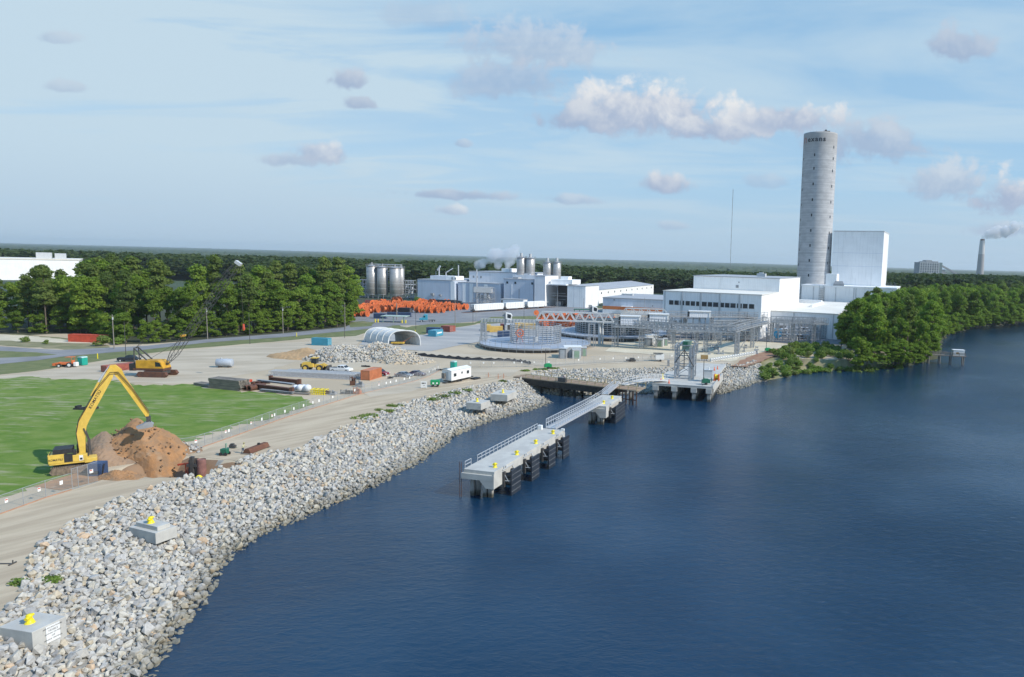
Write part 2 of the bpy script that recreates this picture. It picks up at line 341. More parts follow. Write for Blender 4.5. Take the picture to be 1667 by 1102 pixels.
M['leaf_bright'] = leaf_mat('spring_foliage', [(.115,.195,.025),(.165,.255,.034),(.215,.29,.048)])
M['leaf_far'] = leaf_mat('far_foliage', [(.032,.056,.022),(.052,.080,.028),(.078,.105,.036)], .5)
M['leaf_bush'] = leaf_mat('bush_foliage', [(.11,.155,.04),(.15,.23,.045),(.18,.24,.06),(.29,.23,.15)], .25)
def grass_field_mat():
    m = bpy.data.materials.new('seeded_grass'); m.use_nodes = True; t = m.node_tree; w = NT(t); b = t.nodes['Principled BSDF']; b.inputs['Roughness'].default_value = .95; b.inputs['Specular IOR Level'].default_value = .15
    pos = N(t, 'ShaderNodeNewGeometry').outputs['Position']
    mp = N(t, 'ShaderNodeMapping'); w.put(mp.inputs[0], pos); mp.inputs['Rotation'].default_value = (0,0,R(-12)); mp.inputs['Scale'].default_value = (.22,1.0,1)
    streak = w.noise(mp.outputs[0], .8, 8, .68, .4); big = w.noise(pos, .035, 4, .6)
    mp2 = N(t, 'ShaderNodeMapping'); w.put(mp2.inputs[0], pos); mp2.inputs['Rotation'].default_value = (0,0,R(-8)); mp2.inputs['Scale'].default_value = (.12,1.0,1)
    st2 = w.noise(mp2.outputs[0], .9, 6, .6)
    gcol = w.mix(w.rng(w.noise(pos, .25, 6), .35, .65), (.105,.185,.028,1), (.16,.225,.05,1))
    bare = w.rng(w.m('ADD', w.m('MULTIPLY', streak, .62), w.m('ADD', w.m('MULTIPLY', big, .40), w.m('MULTIPLY', st2, .28))), .645, .78, 0., .68)
    w.put(b.inputs['Base Color'], w.mix(bare, gcol, (.36,.33,.22,1)))
    bp = N(t, 'ShaderNodeBump'); bp.inputs['Strength'].default_value = .6; bp.inputs['Distance'].default_value = .1; w.put(bp.inputs['Height'], w.noise(pos, 4, 4)); w.put(b.inputs['Normal'], bp.outputs[0])
    return m
M['field'] = grass_field_mat()
M['verge'] = mat('verge_grass', (.16,.17,.065), (.11,.135,.045), .3, .95, .6, coord='World', c3=(.22,.20,.11), detail=8, bscale=3)
M['scrub'] = mat('scrub_ground', (.26,.23,.13), (.17,.17,.08), .2, .95, .6, coord='World', c3=(.12,.09,.06), detail=8, bscale=3)
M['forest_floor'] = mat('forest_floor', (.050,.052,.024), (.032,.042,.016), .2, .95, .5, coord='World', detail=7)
M['farland'] = mat('far_land', (.055,.082,.036), (.028,.048,.024), .012, .95, 0, coord='World', c3=(.09,.10,.05), detail=12)
def water_mat():
    m = bpy.data.materials.new('river_water'); m.use_nodes = True; t = m.node_tree; w = NT(t); b = t.nodes['Principled BSDF']
    b.inputs['Roughness'].default_value = .08; b.inputs['IOR'].default_value = 1.42
    pos = N(t, 'ShaderNodeNewGeometry').outputs['Position']
    w.put(b.inputs['Base Color'], w.mix(w.rng(w.noise(pos, .02, 3), .35, .65), (.003,.025,.060,1), (.008,.038,.082,1)))
    mp = N(t, 'ShaderNodeMapping'); w.put(mp.inputs[0], pos); mp.inputs['Rotation'].default_value = (0,0,R(-20)); mp.inputs['Scale'].default_value = (.55,1.0,1)
    h = w.m('ADD', w.m('MULTIPLY', w.noise(mp.outputs[0], 1.3, 6, .72, .4), 1.5), w.m('MULTIPLY', w.noise(mp.outputs[0], .22, 3, .5), 1.6))
    amp = w.rng(w.noise(pos, .012, 3), .38, .62, .45, 1.)       # wind patches
    bp = N(t, 'ShaderNodeBump'); bp.inputs['Distance'].default_value = .5; w.put(bp.inputs['Strength'], w.m('MULTIPLY', amp, .42)); w.put(bp.inputs['Height'], h); w.put(b.inputs['Normal'], bp.outputs[0])
    return m
M['water'] = water_mat()
def link_fence_mat():
    m = bpy.data.materials.new('chain_link'); m.use_nodes = True; t = m.node_tree; b = t.nodes['Principled BSDF']; b.inputs['Base Color'].default_value = (.36,.37,.38,1); b.inputs['Roughness'].default_value = .5
    b.inputs['Alpha'].default_value = .20
    return m
M['link'] = link_fence_mat()
def tide(m):
    t = m.node_tree; w = NT(t); b = t.nodes['Principled BSDF']; src = b.inputs['Base Color'].links[0].from_socket; pos = N(t, 'ShaderNodeNewGeometry').outputs['Position']
    z = w.sep(pos)[2]; k = w.rng(w.m('ADD', z, w.m('MULTIPLY', w.noise(pos, 1.3, 4), .9)), -2.75, -1.9, .92, 0.); w.put(b.inputs['Base Color'], w.mix(k, src, (.045,.042,.026,1)))
for k_ in ('pile', 'concrete', 'concrete_dark'): tide(M[k_])
# ------------------------------------------------------------------ terrain
WZ = -3.5
def gp(l, z=0.): return [tuple(G(x, y, z)[:2]) for x, y in l]
shore = [(-140,-300),(-85,-60),(-62,20)] + gp([(225,1102),(270,1040),(330,962),(346,925),(400,880),(450,856),(500,836),(590,797),(680,752),(700,738),(740,708),(800,684),(860,668),(893,656),(884,649),(868,642),(880,639),(910,643),(940,643),(1000,642),(1060,640),(1110,634),(1150,630),(1172,641),(1200,633),(1235,621),(1280,614),(1320,602),(1350,603),(1400,601),(1440,597),(1470,595),(1500,590),(1522,582),(1530,572),(1527,560),(1536,546),(1560,541),(1600,531),(1667,526),(1760,519)], WZ) + [(900,1050),(3200,2600)]
water_poly = shore + [(3200,-900),(-140,-900)]
bank = [(-175,-300),(-125,-60),(-98,20)] + gp([(-60,1090),(0,1005),(40,962),(58,905),(90,870),(130,845),(190,818),(260,793),(310,777),(330,770),(400,747),(440,735),(485,732),(550,700),(600,680),(660,656),(720,640),(800,624),(850,616),(870,612),(868,606),(900,602),(1000,601),(1085,599),(1130,598),(1165,597),(1180,592),(1205,596),(1225,588),(1250,578),(1290,583),(1340,585),(1400,591),(1480,588),(1515,577),(1520,560),(1527,544),(1556,538.5),(1600,528.5),(1667,524),(1760,517)]) + [(880,1060),(3100,2700)]
def seg_dist(X, Y, poly, closed=False):
    d = np.full(X.shape, 1e9); p = poly + ([poly[0]] if closed else [])
    for (ax, ay), (bx, by) in zip(p[:-1], p[1:]):
        dx, dy = bx-ax, by-ay; L = dx*dx + dy*dy + 1e-9
        t = np.clip(((X-ax)*dx + (Y-ay)*dy) / L, 0, 1)
        d = np.minimum(d, np.hypot(X-ax-t*dx, Y-ay-t*dy))
    return d
def inside(X, Y, poly):
    r = np.zeros(X.shape, bool); n = len(poly)
    for i in range(n):
        (ax, ay), (bx, by) = poly[i], poly[(i+1) % n]
        if ay == by: continue
        c = ((ay > Y) != (by > Y)) & (X < (bx-ax) * (Y-ay) / (by-ay) + ax); r ^= c
    return r
bank_land = bank + [(3100,30000),(-30000,30000),(-30000,-300)]
pit = gp([(165,772),(235,752),(290,742),(330,748),(372,752),(398,754),(345,767),(330,776),(250,777)])
def height(X, Y):
    X = np.asarray(X, float); Y = np.asarray(Y, float)
    ds = seg_dist(X, Y, shore); db = seg_dist(X, Y, bank)
    wet = inside(X, Y, water_poly); land = inside(X, Y, bank_land)
    z = np.where(wet, WZ - np.minimum(ds * .35, 4), WZ * db / (ds + db + 1e-6))
    z = np.where(land & ~wet, 0., z)
    ip = inside(X, Y, pit); dp = seg_dist(X, Y, pit, True)
    return np.where(ip, np.minimum(z, -np.minimum(dp * 1.6, 2.6)), z)
def lines(a, b, s, far, grow):
    c = list(np.arange(a, b, s)); x = b; st = s
    while x < far[1]: c.append(x); st *= grow; x += st
    c.append(far[1]); x = a - s; st = s
    while x > far[0]: c.insert(0, x); st *= grow; x -= st
    c.insert(0, far[0]); return np.array(c)
def make_ground():
    xs = lines(-100, 70, .9, (-26000, 26000), 1.07); ys = lines(35, 240, .9, (-1200, 42000), 1.06)
    X, Y = np.meshgrid(xs, ys); Z = height(X, Y)
    V = np.stack([X, Y, Z], -1).reshape(-1, 3); nx = len(xs); ny = len(ys)
    i = (np.arange(ny-1)[:, None] * nx + np.arange(nx-1)[None]).ravel()
    Fc = np.stack([i, i+1, i+nx+1, i+nx], 1)
    o = npmesh('ground', V, Fc, M['sand'], smooth=True); tag(o, "sandy ground and riverbank", kind='structure'); me = o.data
    for k in ('farland', 'rockbase', 'scrub', 'dirt'): me.materials.append(M[k])
    c = V[Fc].mean(1); idx = np.zeros(len(Fc), np.int32)
    idx[(c[:,1] > 470) | (c[:,0] < -330) | (c[:,0] > 400)] = 1
    idx[(c[:,2] < -.25) & (c[:,1] < 600)] = 6; idx[(c[:,2] < -.25) & (c[:,1] < 235) & (c[:,0] < 40)] = 2
    idx[(c[:,0] > 33) & (c[:,1] > 215) & (c[:,2] < -.05) & (c[:,2] > -3.6) & (c[:,0] < 85)] = 3
    me.materials.append(M['brown']); me.materials.append(M['forest_floor']); idx[inside(c[:,0], c[:,1], pit)] = 5
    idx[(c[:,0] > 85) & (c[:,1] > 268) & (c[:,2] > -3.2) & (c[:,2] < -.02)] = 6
    me.polygons.foreach_set('material_index', idx)
make_ground()
wm = MB(); wm.add([(-3000,-1500,WZ),(9000,-1500,WZ),(9000,9000,WZ),(-3000,9000,WZ)], [(0,1,2,3)])
tag(wm.build('water', M['water']), 'dark blue rippled river', kind='structure')
def patch(name, pts, m, z, label=None, jit=.5, step=3., kind='structure', cat=None):
    p = []; pts = [Vector(q) for q in pts]; rr = random.Random(hash(name) % 1000 if False else len(name) * 7 + len(pts))
    for a, b in zip(pts, pts[1:] + pts[:1]):
        k = max(1, int((b - a).length / step))
        for i in range(k):
            q = a.lerp(b, i / k); p.append((q.x + rr.uniform(-jit, jit), q.y + rr.uniform(-jit, jit), z))
    tris = tessellate_polygon([[Vector(q) for q in p]])
    mb = MB(); mb.add(p, [tuple(t) for t in tris]); o = mb.build(name, m)
    for f in o.data.polygons: pass
    return tag(o, label, kind=kind)
def px(l): return gp(l)
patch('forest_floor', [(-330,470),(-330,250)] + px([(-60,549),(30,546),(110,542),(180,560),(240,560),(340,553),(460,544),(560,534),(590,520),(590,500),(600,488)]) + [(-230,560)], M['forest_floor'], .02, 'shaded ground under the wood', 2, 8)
patch('cleared_sand', px([(-80,560),(-60,545),(0,543),(60,546),(110,551),(170,559),(180,566),(120,570),(60,566),(0,562)]), M['scrub'], .035, 'scrubby clearing beside the road', .8)
patch('cleared_sand_strip', px([(-80,551),(0,544),(50,547),(110,554),(165,560),(110,558),(40,556),(0,554)]), M['pale'], .05, 'bare sand beside the red container', .8)
patch('grass_verge', px([(-80,592),(0,588),(40,583),(90,574),(220,566),(340,554),(460,545),(575,536),(640,527),(700,545),(600,541),(575,547),(500,551),(410,559),(300,568),(230,577),(150,590),(60,603),(0,610),(-80,618)]), M['verge'], .035, 'grass verge between road and yard', .8)
patch('traffic_island', px([(-80,571),(0,571),(60,574),(92,577),(60,581),(0,584),(-80,588)]), M['verge'], .055, 'grass island where two roads meet', .4)
patch('road', px([(-80,560),(0,564),(60,568),(100,570),(180,566),(240,563),(340,552),(460,543),(560,533),(610,525),(640,531),(575,538),(460,549),(340,557.5),(240,569),(180,574),(100,581),(60,587),(0,593),(-80,602)]), M['asphalt'], .07, 'grey asphalt road past the wood', .1, 6)
patch('traffic_island_grass', px([(-80,572),(0,571.5),(60,574),(92,577.5),(60,580.5),(0,583),(-80,586)]), M['verge'], .09, 'mown grass between the two road branches', .2)
patch('asphalt_yard', px([(560,534),(590,516),(560,512),(575,497),(640,490),(770,491),(900,496),(960,500),(1000,512),(1000,522),(900,519),(800,517),(775,521),(700,522),(640,528)]), M['asphalt'], .045, 'asphalt yard around the cable reels', .3, 6)
patch('reel_yard', px([(560,522),(585,514),(700,513),(760,512),(778,507),(770,502),(830,500),(800,516),(780,523),(700,529),(620,530)]), M['asphalt'], .06, 'asphalt lane in front of the reels', .3, 6)
patch('grass_strip', px([(567,525),(590,523),(610,525),(605,531),(570,533)]), M['verge'], .08, 'grass patch by the road fork', .3)
patch('yard_lawn', px([(640,540),(670,531),(700,528),(780,525),(775,528),(735,534),(700,539),(690,545),(655,546)]), M['verge'], .08, 'grass strip between road and concrete yard', .3)
patch('yard_lawn_strip', px([(770,526),(800,516),(900,514),(985,518),(990,524),(900,524),(850,523),(800,527)]), M['verge'], .075, 'grass strip behind the retaining wall', .3)
patch('concrete_yard', px([(585,561),(600,543),(660,543),(690,545),(740,534),(780,528),(860,524),(990,524),(1050,535),(1000,556),(940,556),(860,556),(800,553),(760,560),(700,572),(650,569)]), M['concrete_yard'], .06, 'concrete container yard', .3, 5)
patch('yard_apron', px([(1030,548),(1120,545),(1240,545),(1370,548),(1372,560),(1320,563),(1250,556),(1190,553),(1100,553)]), M['asphalt'], .06, 'asphalt apron before the factory', .3, 5)
patch('gravel_yard', px([(-80,622),(0,612),(60,606),(160,591),(240,578),(340,567),(420,560),(510,556),(560,549),(590,546),(580,566),(520,575),(480,590),(430,604),(350,618),(330,628),(200,622),(60,615),(0,622),(-80,632)]), M['gravel'], .03, 'pale gravel yard', .8)
patch('gravel_track', px([(560,566),(640,572),(690,571),(760,576),(830,583),(900,591),(1000,585),(1090,578),(1180,585),(1200,590),(1140,598),(1060,588),(990,592),(900,598),(830,590),(760,583),(690,578),(620,578)]), M['gravel'], .045, 'gravel track past the turntable', .8)
patch('parking_gravel', px([(590,632),(640,618),(690,600),(760,598),(850,602),(830,612),(770,618),(720,628),(650,640),(600,646)]), M['gravel'], .05, 'gravel parking beside the office trailer', .8)
patch('pale_sand_yard', px([(985,572),(1000,560),(1060,554),(1150,554),(1240,556),(1300,562),(1270,572),(1215,580),(1190,588),(1120,582),(1060,577)]), M['pale'], .065, 'pale sand under the steel gantries', .8)
patch('red_soil_bank', px([(1190,596),(1215,583),(1250,570),(1310,561),(1345,562),(1300,572),(1260,580),(1240,588),(1215,597)]), mat('red_soil', (.27,.14,.085), (.33,.20,.12), .4, .95, .5, coord='World', detail=8), .085, 'reddish soil strip above the riverbank', .5)
patch('haul_road', px([(-60,1085),(0,1004),(38,962),(56,905),(88,870),(128,845),(188,818),(258,793),(300,778),(250,779),(170,781),(100,806),(0,842),(-60,870)]), M['haul'], .025, 'sandy haul road above the rocks', .35)
patch('haul_road', px([(395,755),(402,747),(440,736),(483,731),(548,700),(598,681),(658,657),(718,641),(760,631),(850,612),(800,606),(760,610),(690,622),(600,645),(520,670),(450,690),(390,710),(330,733),(300,742),(335,746),(375,750)]), M['haul'], .027, 'sandy haul road beside the wire fence', .35)
patch('grass_field', px([(-90,628),(0,617),(48,613),(100,617),(180,619),(230,628),(310,625),(350,633),(400,638),(450,640),(500,650),(515,656),(470,671),(420,685),(350,703),(325,712),(300,722),(285,733),(235,740),(165,755),(130,772),(60,790),(0,815),(-80,845)]), M['field'], .035, 'newly seeded green field with bare streaks', 1.1, 1.1)
patch('dirt_apron', px([(60,792),(130,768),(170,754),(200,745),(165,757),(150,772),(165,780),(160,784),(100,800)]), M['dirt'], .048, 'churned orange dirt around the excavator', .4)
# ------------------------------------------------------------------ rocks
def rock_proto(n=13):
    bm = bmesh.new()
    for i in range(n):
        v = Vector((random.gauss(0,1), random.gauss(0,1), random.gauss(0,1))).normalized() * random.uniform(.8, 1.1)
        bm.verts.new((v.x * .60, v.y * .52, v.z * .44))
    r = bmesh.ops.convex_hull(bm, input=bm.verts); bmesh.ops.delete(bm, geom=[g for g in r['geom_interior'] if isinstance(g, bmesh.types.BMVert)], context='VERTS')
    bmesh.ops.triangulate(bm, faces=bm.faces); bm.verts.ensure_lookup_table(); bm.verts.index_update()
    V = np.array([v.co[:] for v in bm.verts]); Fc = np.array([[v.index for v in f.verts] for f in bm.faces]); bm.free(); return V, Fc
ROCKS = [rock_proto(random.choice((12, 15, 18))) for _ in range(14)]
def riprap_points(x0, x1, y0, y1, step):
    xs = np.arange(x0, x1, step); ys = np.arange(y0, y1, step); X, Y = np.meshgrid(xs, ys)
    X = (X + RNG.uniform(-.45, .45, X.shape) * step).ravel(); Y = (Y + RNG.uniform(-.45, .45, Y.shape) * step).ravel()
    wet = inside(X, Y, water_poly); land = inside(X, Y, bank_land); ds = seg_dist(X, Y, shore); db = seg_dist(X, Y, bank)
    k = (~land & ~wet) | (wet & (ds < 1.3)) | (land & (db < .2 + .5 * np.sin(X * .9) * np.sin(Y * .7)))
    k &= ~((X > 33) & (Y > 200)) & ~inside(X, Y, pit)
    return X[k], Y[k]
X1, Y1 = riprap_points(-95, 40, 30, 110, .47); X2, Y2 = riprap_points(-70, 45, 110, 235, .64)
X3, Y3 = riprap_points(-95, 40, 30, 110, .75)
X = np.concatenate([X1, X2, X3]); Y = np.concatenate([Y1, Y2, Y3]); sz = np.concatenate([RNG.uniform(.30, .78, len(X1)), RNG.uniform(.45, .92, len(X2)), RNG.uniform(.25, .95, len(X3))])
sz = np.where(RNG.random(len(sz)) < .05, sz * 1.35, sz)
Z = height(X, Y) + sz * RNG.uniform(-.02, .22, len(X)); Z[len(X1)+len(X2):] += .22
rp = np.stack([X, Y, Z], 1)
u_ = CX + F * X / np.maximum(Y, 1); vis = (u_ > -25) & (Y > 52)
order = np.argsort(np.where(vis, Y, 1e9)); near = order[:300]; rest = order[300:]
sc3 = np.stack([sz, sz, sz], 1)
V, Fc = scatter(ROCKS, rp[rest], sc3[rest], rot=True)
tag(npmesh('riprap_rocks', V, Fc, M['rock']), 'pale grey and tan riprap stones covering the river slope', 'rocks', kind='stuff')
rmesh = [npmesh('boulder', v, f, M['rock']) for v, f in ROCKS]
for i, k in enumerate(near):
    o = rmesh[i] if i < len(rmesh) else rmesh[i % len(rmesh)].copy()
    if i >= len(rmesh): COL.objects.link(o)
    o.location = rp[k]; o.scale = (sz[k],)*3; o.rotation_euler = (random.uniform(0, 6.3), random.uniform(0, 6.3), random.uniform(0, 6.3))
    tag(o, 'angular pale boulder on the near riprap slope beside the signed mooring block', 'boulder', 'boulders on the near riprap slope')
def heap(name, label, cat, ctr_px, a, b, h, rz, m, noise=.25, sub=5, seed=0, exps=1.0, skirt=.35):
    """mound of loose material: a grid dome with lumps"""
    c = G(*ctr_px); n = 46; g = np.linspace(-1, 1, n); U, W = np.meshgrid(g, g); r = np.hypot(U, W)
    rs = np.random.default_rng(seed); ph = rs.uniform(0, 6.3, (9, 2)); fr = rs.uniform(2, 9, (9, 2))
    lump = sum(np.sin(U*fr[i,0]+ph[i,0]) * np.sin(W*fr[i,1]+ph[i,1]) for i in range(9)) / 3
    z = np.clip(1 - r ** exps, 0, 1) * (1 + noise * lump) + noise * .12 * lump * (r < 1); z = z * h - skirt * np.clip((r - .86) / .12, 0, 1)
    z += rs.normal(0, .035*h**.5, z.shape) * (r < 1)
    V = np.stack([U*a*(1+.08*lump), W*b*(1+.08*lump), z], -1).reshape(-1, 3)
    i = (np.arange(n-1)[:, None]*n + np.arange(n-1)[None]).ravel(); Fc = np.stack([i, i+1, i+n+1, i+n], 1)
    keep = (r.ravel()[Fc].min(1) < 1.0); o = npmesh(name, V, Fc[keep], m, smooth=False); o.location = c; o.rotation_euler.z = rz
    tag(o, label, cat); return o, V, r, c
def heap_rocks(hp, name, label, lo, hi, count, rz, m, size, parent=None, rr=1.02, cond=None):
    o, V, r, c = hp; k = np.where(r.ravel() < rr)[0]
    if cond is not None: k = k[cond(V[k])]
    p = V[RNG.choice(k, count)] + RNG.normal(0, .35, (count, 3)) * (1, 1, .25)
    s = RNG.uniform(size[0], size[1], count); Vr, Fr = scatter(ROCKS, p, np.stack([s]*3, 1), rot=True)
    q = npmesh(name, Vr, Fr, m); q.parent = o; q['kind'] = 'stuff'; return q
hp = heap('dirt_mound', 'tall orange brown dirt mound below the excavator bucket', 'dirt pile', (226,741), 8.0, 5.6, 6.1, R(4), M['dirt'], .12, seed=3, exps=1.05, skirt=2.4)
heap_rocks(hp, 'clods', '', 0, 1, 420, 0, M['brown'], (.12, .42))
heap('dirt_mound', 'small grey brown dirt pile on the left shoulder of the big orange mound', 'dirt pile', (176,748), 5.8, 4.6, 4.2, 0, mat('grey_dirt', (.22,.165,.12), (.30,.20,.13), .4, .95, .7, detail=9), .2, seed=5)
heap('dirt_mound', 'low bright orange dirt pile in front of the excavator tracks', 'dirt pile', (196,777), 3.6, 1.7, 1.1, 0, M['dirt'], .2, seed=6)
hp = heap('rubble_mound', 'grey rubble heap leaning on the wire fence beside the orange mound', 'rubble pile', (285,735), 4.2, 3.2, 1.7, 0, M['brown'], .25, seed=8)
heap_rocks(hp, 'rubble', '', 0, 1, 160, 0, M['rockpale'], (.35, .8))
heap('sand_pile', 'tan sand pile behind the wheel loader', 'sand pile', (500,581), 13, 7, 3.0, 0, M['dirt'].copy() if False else mat('tan_sand', (.42,.28,.15), (.36,.24,.13), .4, .95, .4), .12, seed=9)
hp = heap('rock_stockpile', 'long grey rock stockpile left of the white fabric shelter', 'rock pile', (565,583), 12.5, 9, 3.6, R(4), M['rockbase'], .15, seed=12, exps=1.8)
heap_rocks(hp, 'stones', '', 0, 1, 2600, 0, M['rock'], (.45, 1.1))
hp = heap('rock_stockpile', 'tallest rock stockpile in front of the white fabric shelter', 'rock pile', (620,583), 11, 8, 5.6, R(-3), M['rockbase'], .2, seed=13)
heap_rocks(hp, 'stones', '', 0, 1, 2400, 0, M['rock'], (.45, 1.15))
hp = heap('rock_stockpile', 'low tan gravelly stockpile tapering off to the right beside the black silt fence', 'rock pile', (655,588), 10, 6.5, 3.0, R(-5), M['sand'], .2, seed=14)
heap_rocks(hp, 'stones', '', 0, 1, 1100, 0, M['rockpale'], (.3, .8))
# ------------------------------------------------------------------ trees
def leaf_cloud(blobs, count, size, up=.25):
    """many small leaf-clump quads on and inside ellipsoid blobs"""
    vol = np.array([b[3]*b[4]*b[5] for b in blobs]) ** .67; pick = RNG.choice(len(blobs), count, p=vol/vol.sum()); B = np.array(blobs)[pick]
    d = RNG.normal(size=(count, 3)); d /= np.linalg.norm(d, axis=1)[:, None]; d[:,2] = np.where(d[:,2] < -.2, d[:,2]*.5, d[:,2])
    rr = RNG.uniform(.45, 1.22, count) ** .7; c = B[:, :3] + d * B[:, 3:6] * rr[:, None]
    nrm = d + RNG.normal(size=(count, 3)) * .55; nrm[:,2] += up; nrm /= np.linalg.norm(nrm, axis=1)[:, None]
    t = np.cross(nrm, RNG.normal(size=(count, 3))); t /= np.linalg.norm(t, axis=1)[:, None]; b = np.cross(nrm, t)
    s = size * RNG.uniform(.55, 1.35, count)[:, None]; k = RNG.uniform(.45, 1., (count, 1))
    V = np.stack([c - t*s, c - b*s*k + nrm*s*.15, c + t*s, c + b*s*k - nrm*s*.1], 1).reshape(-1, 3)
    return V, np.arange(count*4).reshape(-1, 4)
def tree_proto(kind, leaves, trunk_m, leaf_m):
    """unit-real tree about 20 m tall, returns an Empty with trunk and crown"""
    r = random
    blobs = []
    if kind == 'pine':
        hgt = 22; nb = 24
        for i in range(nb):
            z = r.uniform(8.5, 21); w = 3.4 * (1 - ((z - 13) / 11) ** 2 * .8) * r.uniform(.55, 1.1); a = r.uniform(0, 6.3); q = r.uniform(.2, 1.) * w * .7
            blobs.append((q*math.cos(a), q*math.sin(a), z, r.uniform(.9, 2.1), r.uniform(.9, 2.1), r.uniform(.6, 1.3)))
        blobs.append((0, 0, 21, 1.5, 1.5, 1.3))
    elif kind == 'broad':
        hgt = 20
        lop = r.uniform(0, 6.3)
        for i in range(34):
            z = r.uniform(3, 18.5); w = 4.6 * math.sin(min(1, (z - 1) / 18.5) * math.pi) ** .5; a = r.uniform(0, 6.3); q = r.uniform(.25, 1.15) * w * .8 * (1 + .25*math.cos(a-lop))
            blobs.append((q*math.cos(a), q*math.sin(a), z, r.uniform(.8, 2.2), r.uniform(.8, 2.2), r.uniform(.7, 1.7)))
        blobs.append((0, 0, 18, 2, 2, 1.8))
    elif kind == 'column':
        hgt = 18
        for i in range(26):
            z = r.uniform(1.2, 16.5); w = 3.2; a = r.uniform(0, 6.3); q = r.uniform(.1, 1.15) * w * .75
            blobs.append((q*math.cos(a), q*math.sin(a), z, r.uniform(.8, 1.9), r.uniform(.8, 1.9), r.uniform(.8, 1.8)))
        blobs.append((0, 0, 17, 1.4, 1.4, 1.6))
    else:
        hgt = 2.5
        for i in range(6): blobs.append((r.uniform(-1,1), r.uniform(-1,1), r.uniform(.5,1.8), r.uniform(.6,1.1), r.uniform(.6,1.1), r.uniform(.5,.9)))
    V, Fc = leaf_cloud(blobs, leaves, .35 if kind != 'bush' else .2)
    root = thing('tree', '', '')
    npmesh('crown', V, Fc, leaf_m, root)
    t = MB(); lean = r.uniform(-.5, .5); top = hgt * (.9 if kind != 'bush' else .5); rad = .27 if kind != 'bush' else .06
    pts = [Vector((lean*(q**2), lean*.4*q, q*top)) for q in (0, .3, .6, 1)]
    for i in range(3): t.tube(pts[i], pts[i+1], rad*(1-.3*i), rad*(1-.3*(i+1)) + .02, 7)
    for b in blobs[::2]:
        z0 = max(.5, b[2] - 1.6) * .9; t.tube((lean*(z0/top)**2, lean*.4*z0/top, z0), b[:3], .09 if kind != 'bush' else .03, .03, 4)
    t.build('trunk', trunk_m, root)
    return root
protos = {}
for kind, lm, n, cnt in (('pine', 'leaf_pine', 5, 4200), ('broad', 'leaf_broad', 5, 5600), ('column', 'leaf_broad', 4, 4600), ('broadb', 'leaf_bright', 4, 5200), ('bush', 'leaf_bush', 3, 700)):
    protos[kind] = [tree_proto(kind.replace('broadb', 'broad'), cnt, M['bark'], M[lm]) for _ in range(n)]
used = set()
NAMES = dict(pine='pine_tree', broad='broadleaf_tree', column='slender_tree', broadb='broadleaf_tree', bush='bush')
def plant(kind, x, y, s, label, group, cat='tree', z=0., sz=None):
    p = random.choice(protos[kind])
    if p.name in used: o = copy_tree(p)
    else: used.add(p.name); o = p
    o.name = NAMES[kind]; o.location = (x, y, z); o.rotation_euler.z = random.uniform(0, 6.3); o.scale = (s * (sz or 1), s * (sz or 1), s)
    tag(o, label, cat, group); return o
def fill(poly, spacing, jit=.42):
    xs = [p[0] for p in poly]; ys = [p[1] for p in poly]
    X, Y = np.meshgrid(np.arange(min(xs), max(xs), spacing), np.arange(min(ys), max(ys), spacing))
    X = (X + RNG.uniform(-jit, jit, X.shape)*spacing).ravel(); Y = (Y + RNG.uniform(-jit, jit, Y.shape)*spacing).ravel(); k = inside(X, Y, poly); return list(zip(X[k], Y[k]))
TL = dict(pine='tall dark green pine in the dense wood left of the reel yard', broad='mid green broadleaf tree in the dense wood left of the reel yard', column='slim leafy tree in the dense wood left of the reel yard', broadb='bright spring green tree standing out in the wood left of the reel yard')
front = [Vector(p) for p in gp([(-70,543),(10,543),(60,543),(110,541),(150,545),(182,558),(240,559),(300,553),(345,549),(400,545),(460,540),(500,537),(545,533),(572,527)])]
back = [p + Vector((-.35, .94)) * 26 for p in front]
band = [tuple(p) for p in front] + [tuple(p) for p in back[::-1]]
def cap(x, y, s, h0=22.):
    px_ = CX + F*x/y; yh = 425 + (px_-CX)*math.tan(ROLL); yt = np.interp(px_, [-60, 0, 45, 62, 80, 100, 118, 150], [455, 452, 446, 432, 432, 440, 425, 404])
    return min(s, max(.4, (H - (yt-yh)*y/F) / h0))
def wood(points, smin, smax, mix, labels, group, edge=False):
    for x, y in points:
        k = random.choices(('pine', 'broad', 'column', 'broadb'), mix)[0]
        plant(k, x, y, random.uniform(smin, smax), labels[k], group)
wl = fill(band, 6.3); print('wood front', len(wl))
for x, y in wl:
    right = (x > -200)
    k = random.choices(('pine', 'broad', 'column', 'broadb'), (3, 5, 3, 3) if right else (6, 3, 2, .6))[0]
    tall = (1.10 if x < -185 else 1.0); plant(k, x, y, cap(x, y, random.uniform(.78, 1.08) * tall), TL[k], 'trees of the wood left of the reel yard')
# low leafy edge of the wood
for a, b in zip(front[:-1], front[1:]):
    n = int((b-a).length / 3.6)
    for i in range(n):
        q = a.lerp(b, (i + random.random()*.5) / max(n, 1)); plant(random.choice(('column', 'broad', 'column')), q.x, q.y + random.uniform(0, 2.5), random.uniform(.30, .55), 'low leafy young tree at the roadside edge of the left wood', 'young trees at the edge of the left wood', sz=1.35)
band2 = [tuple(p) for p in back] + [tuple(p + Vector((-.35, .94)) * 62) for p in front[::-1]]
wl = fill(band2, 10.5); print('wood back', len(wl))
for x, y in wl:
    k = random.choices(('pine', 'broad', 'column', 'broadb'), (6, 4, 1, 1.2))[0]; plant(k, x, y, cap(x, y, random.uniform(1.0, 1.38)), TL[k], 'trees of the wood left of the reel yard')
RB = dict(pine='dark green pine in the riverside wood right of the factory', broad='mid green broadleaf tree in the riverside wood right of the factory', column='slim leafy tree in the riverside wood right of the factory', broadb='bright light green tree in the riverside wood right of the factory')
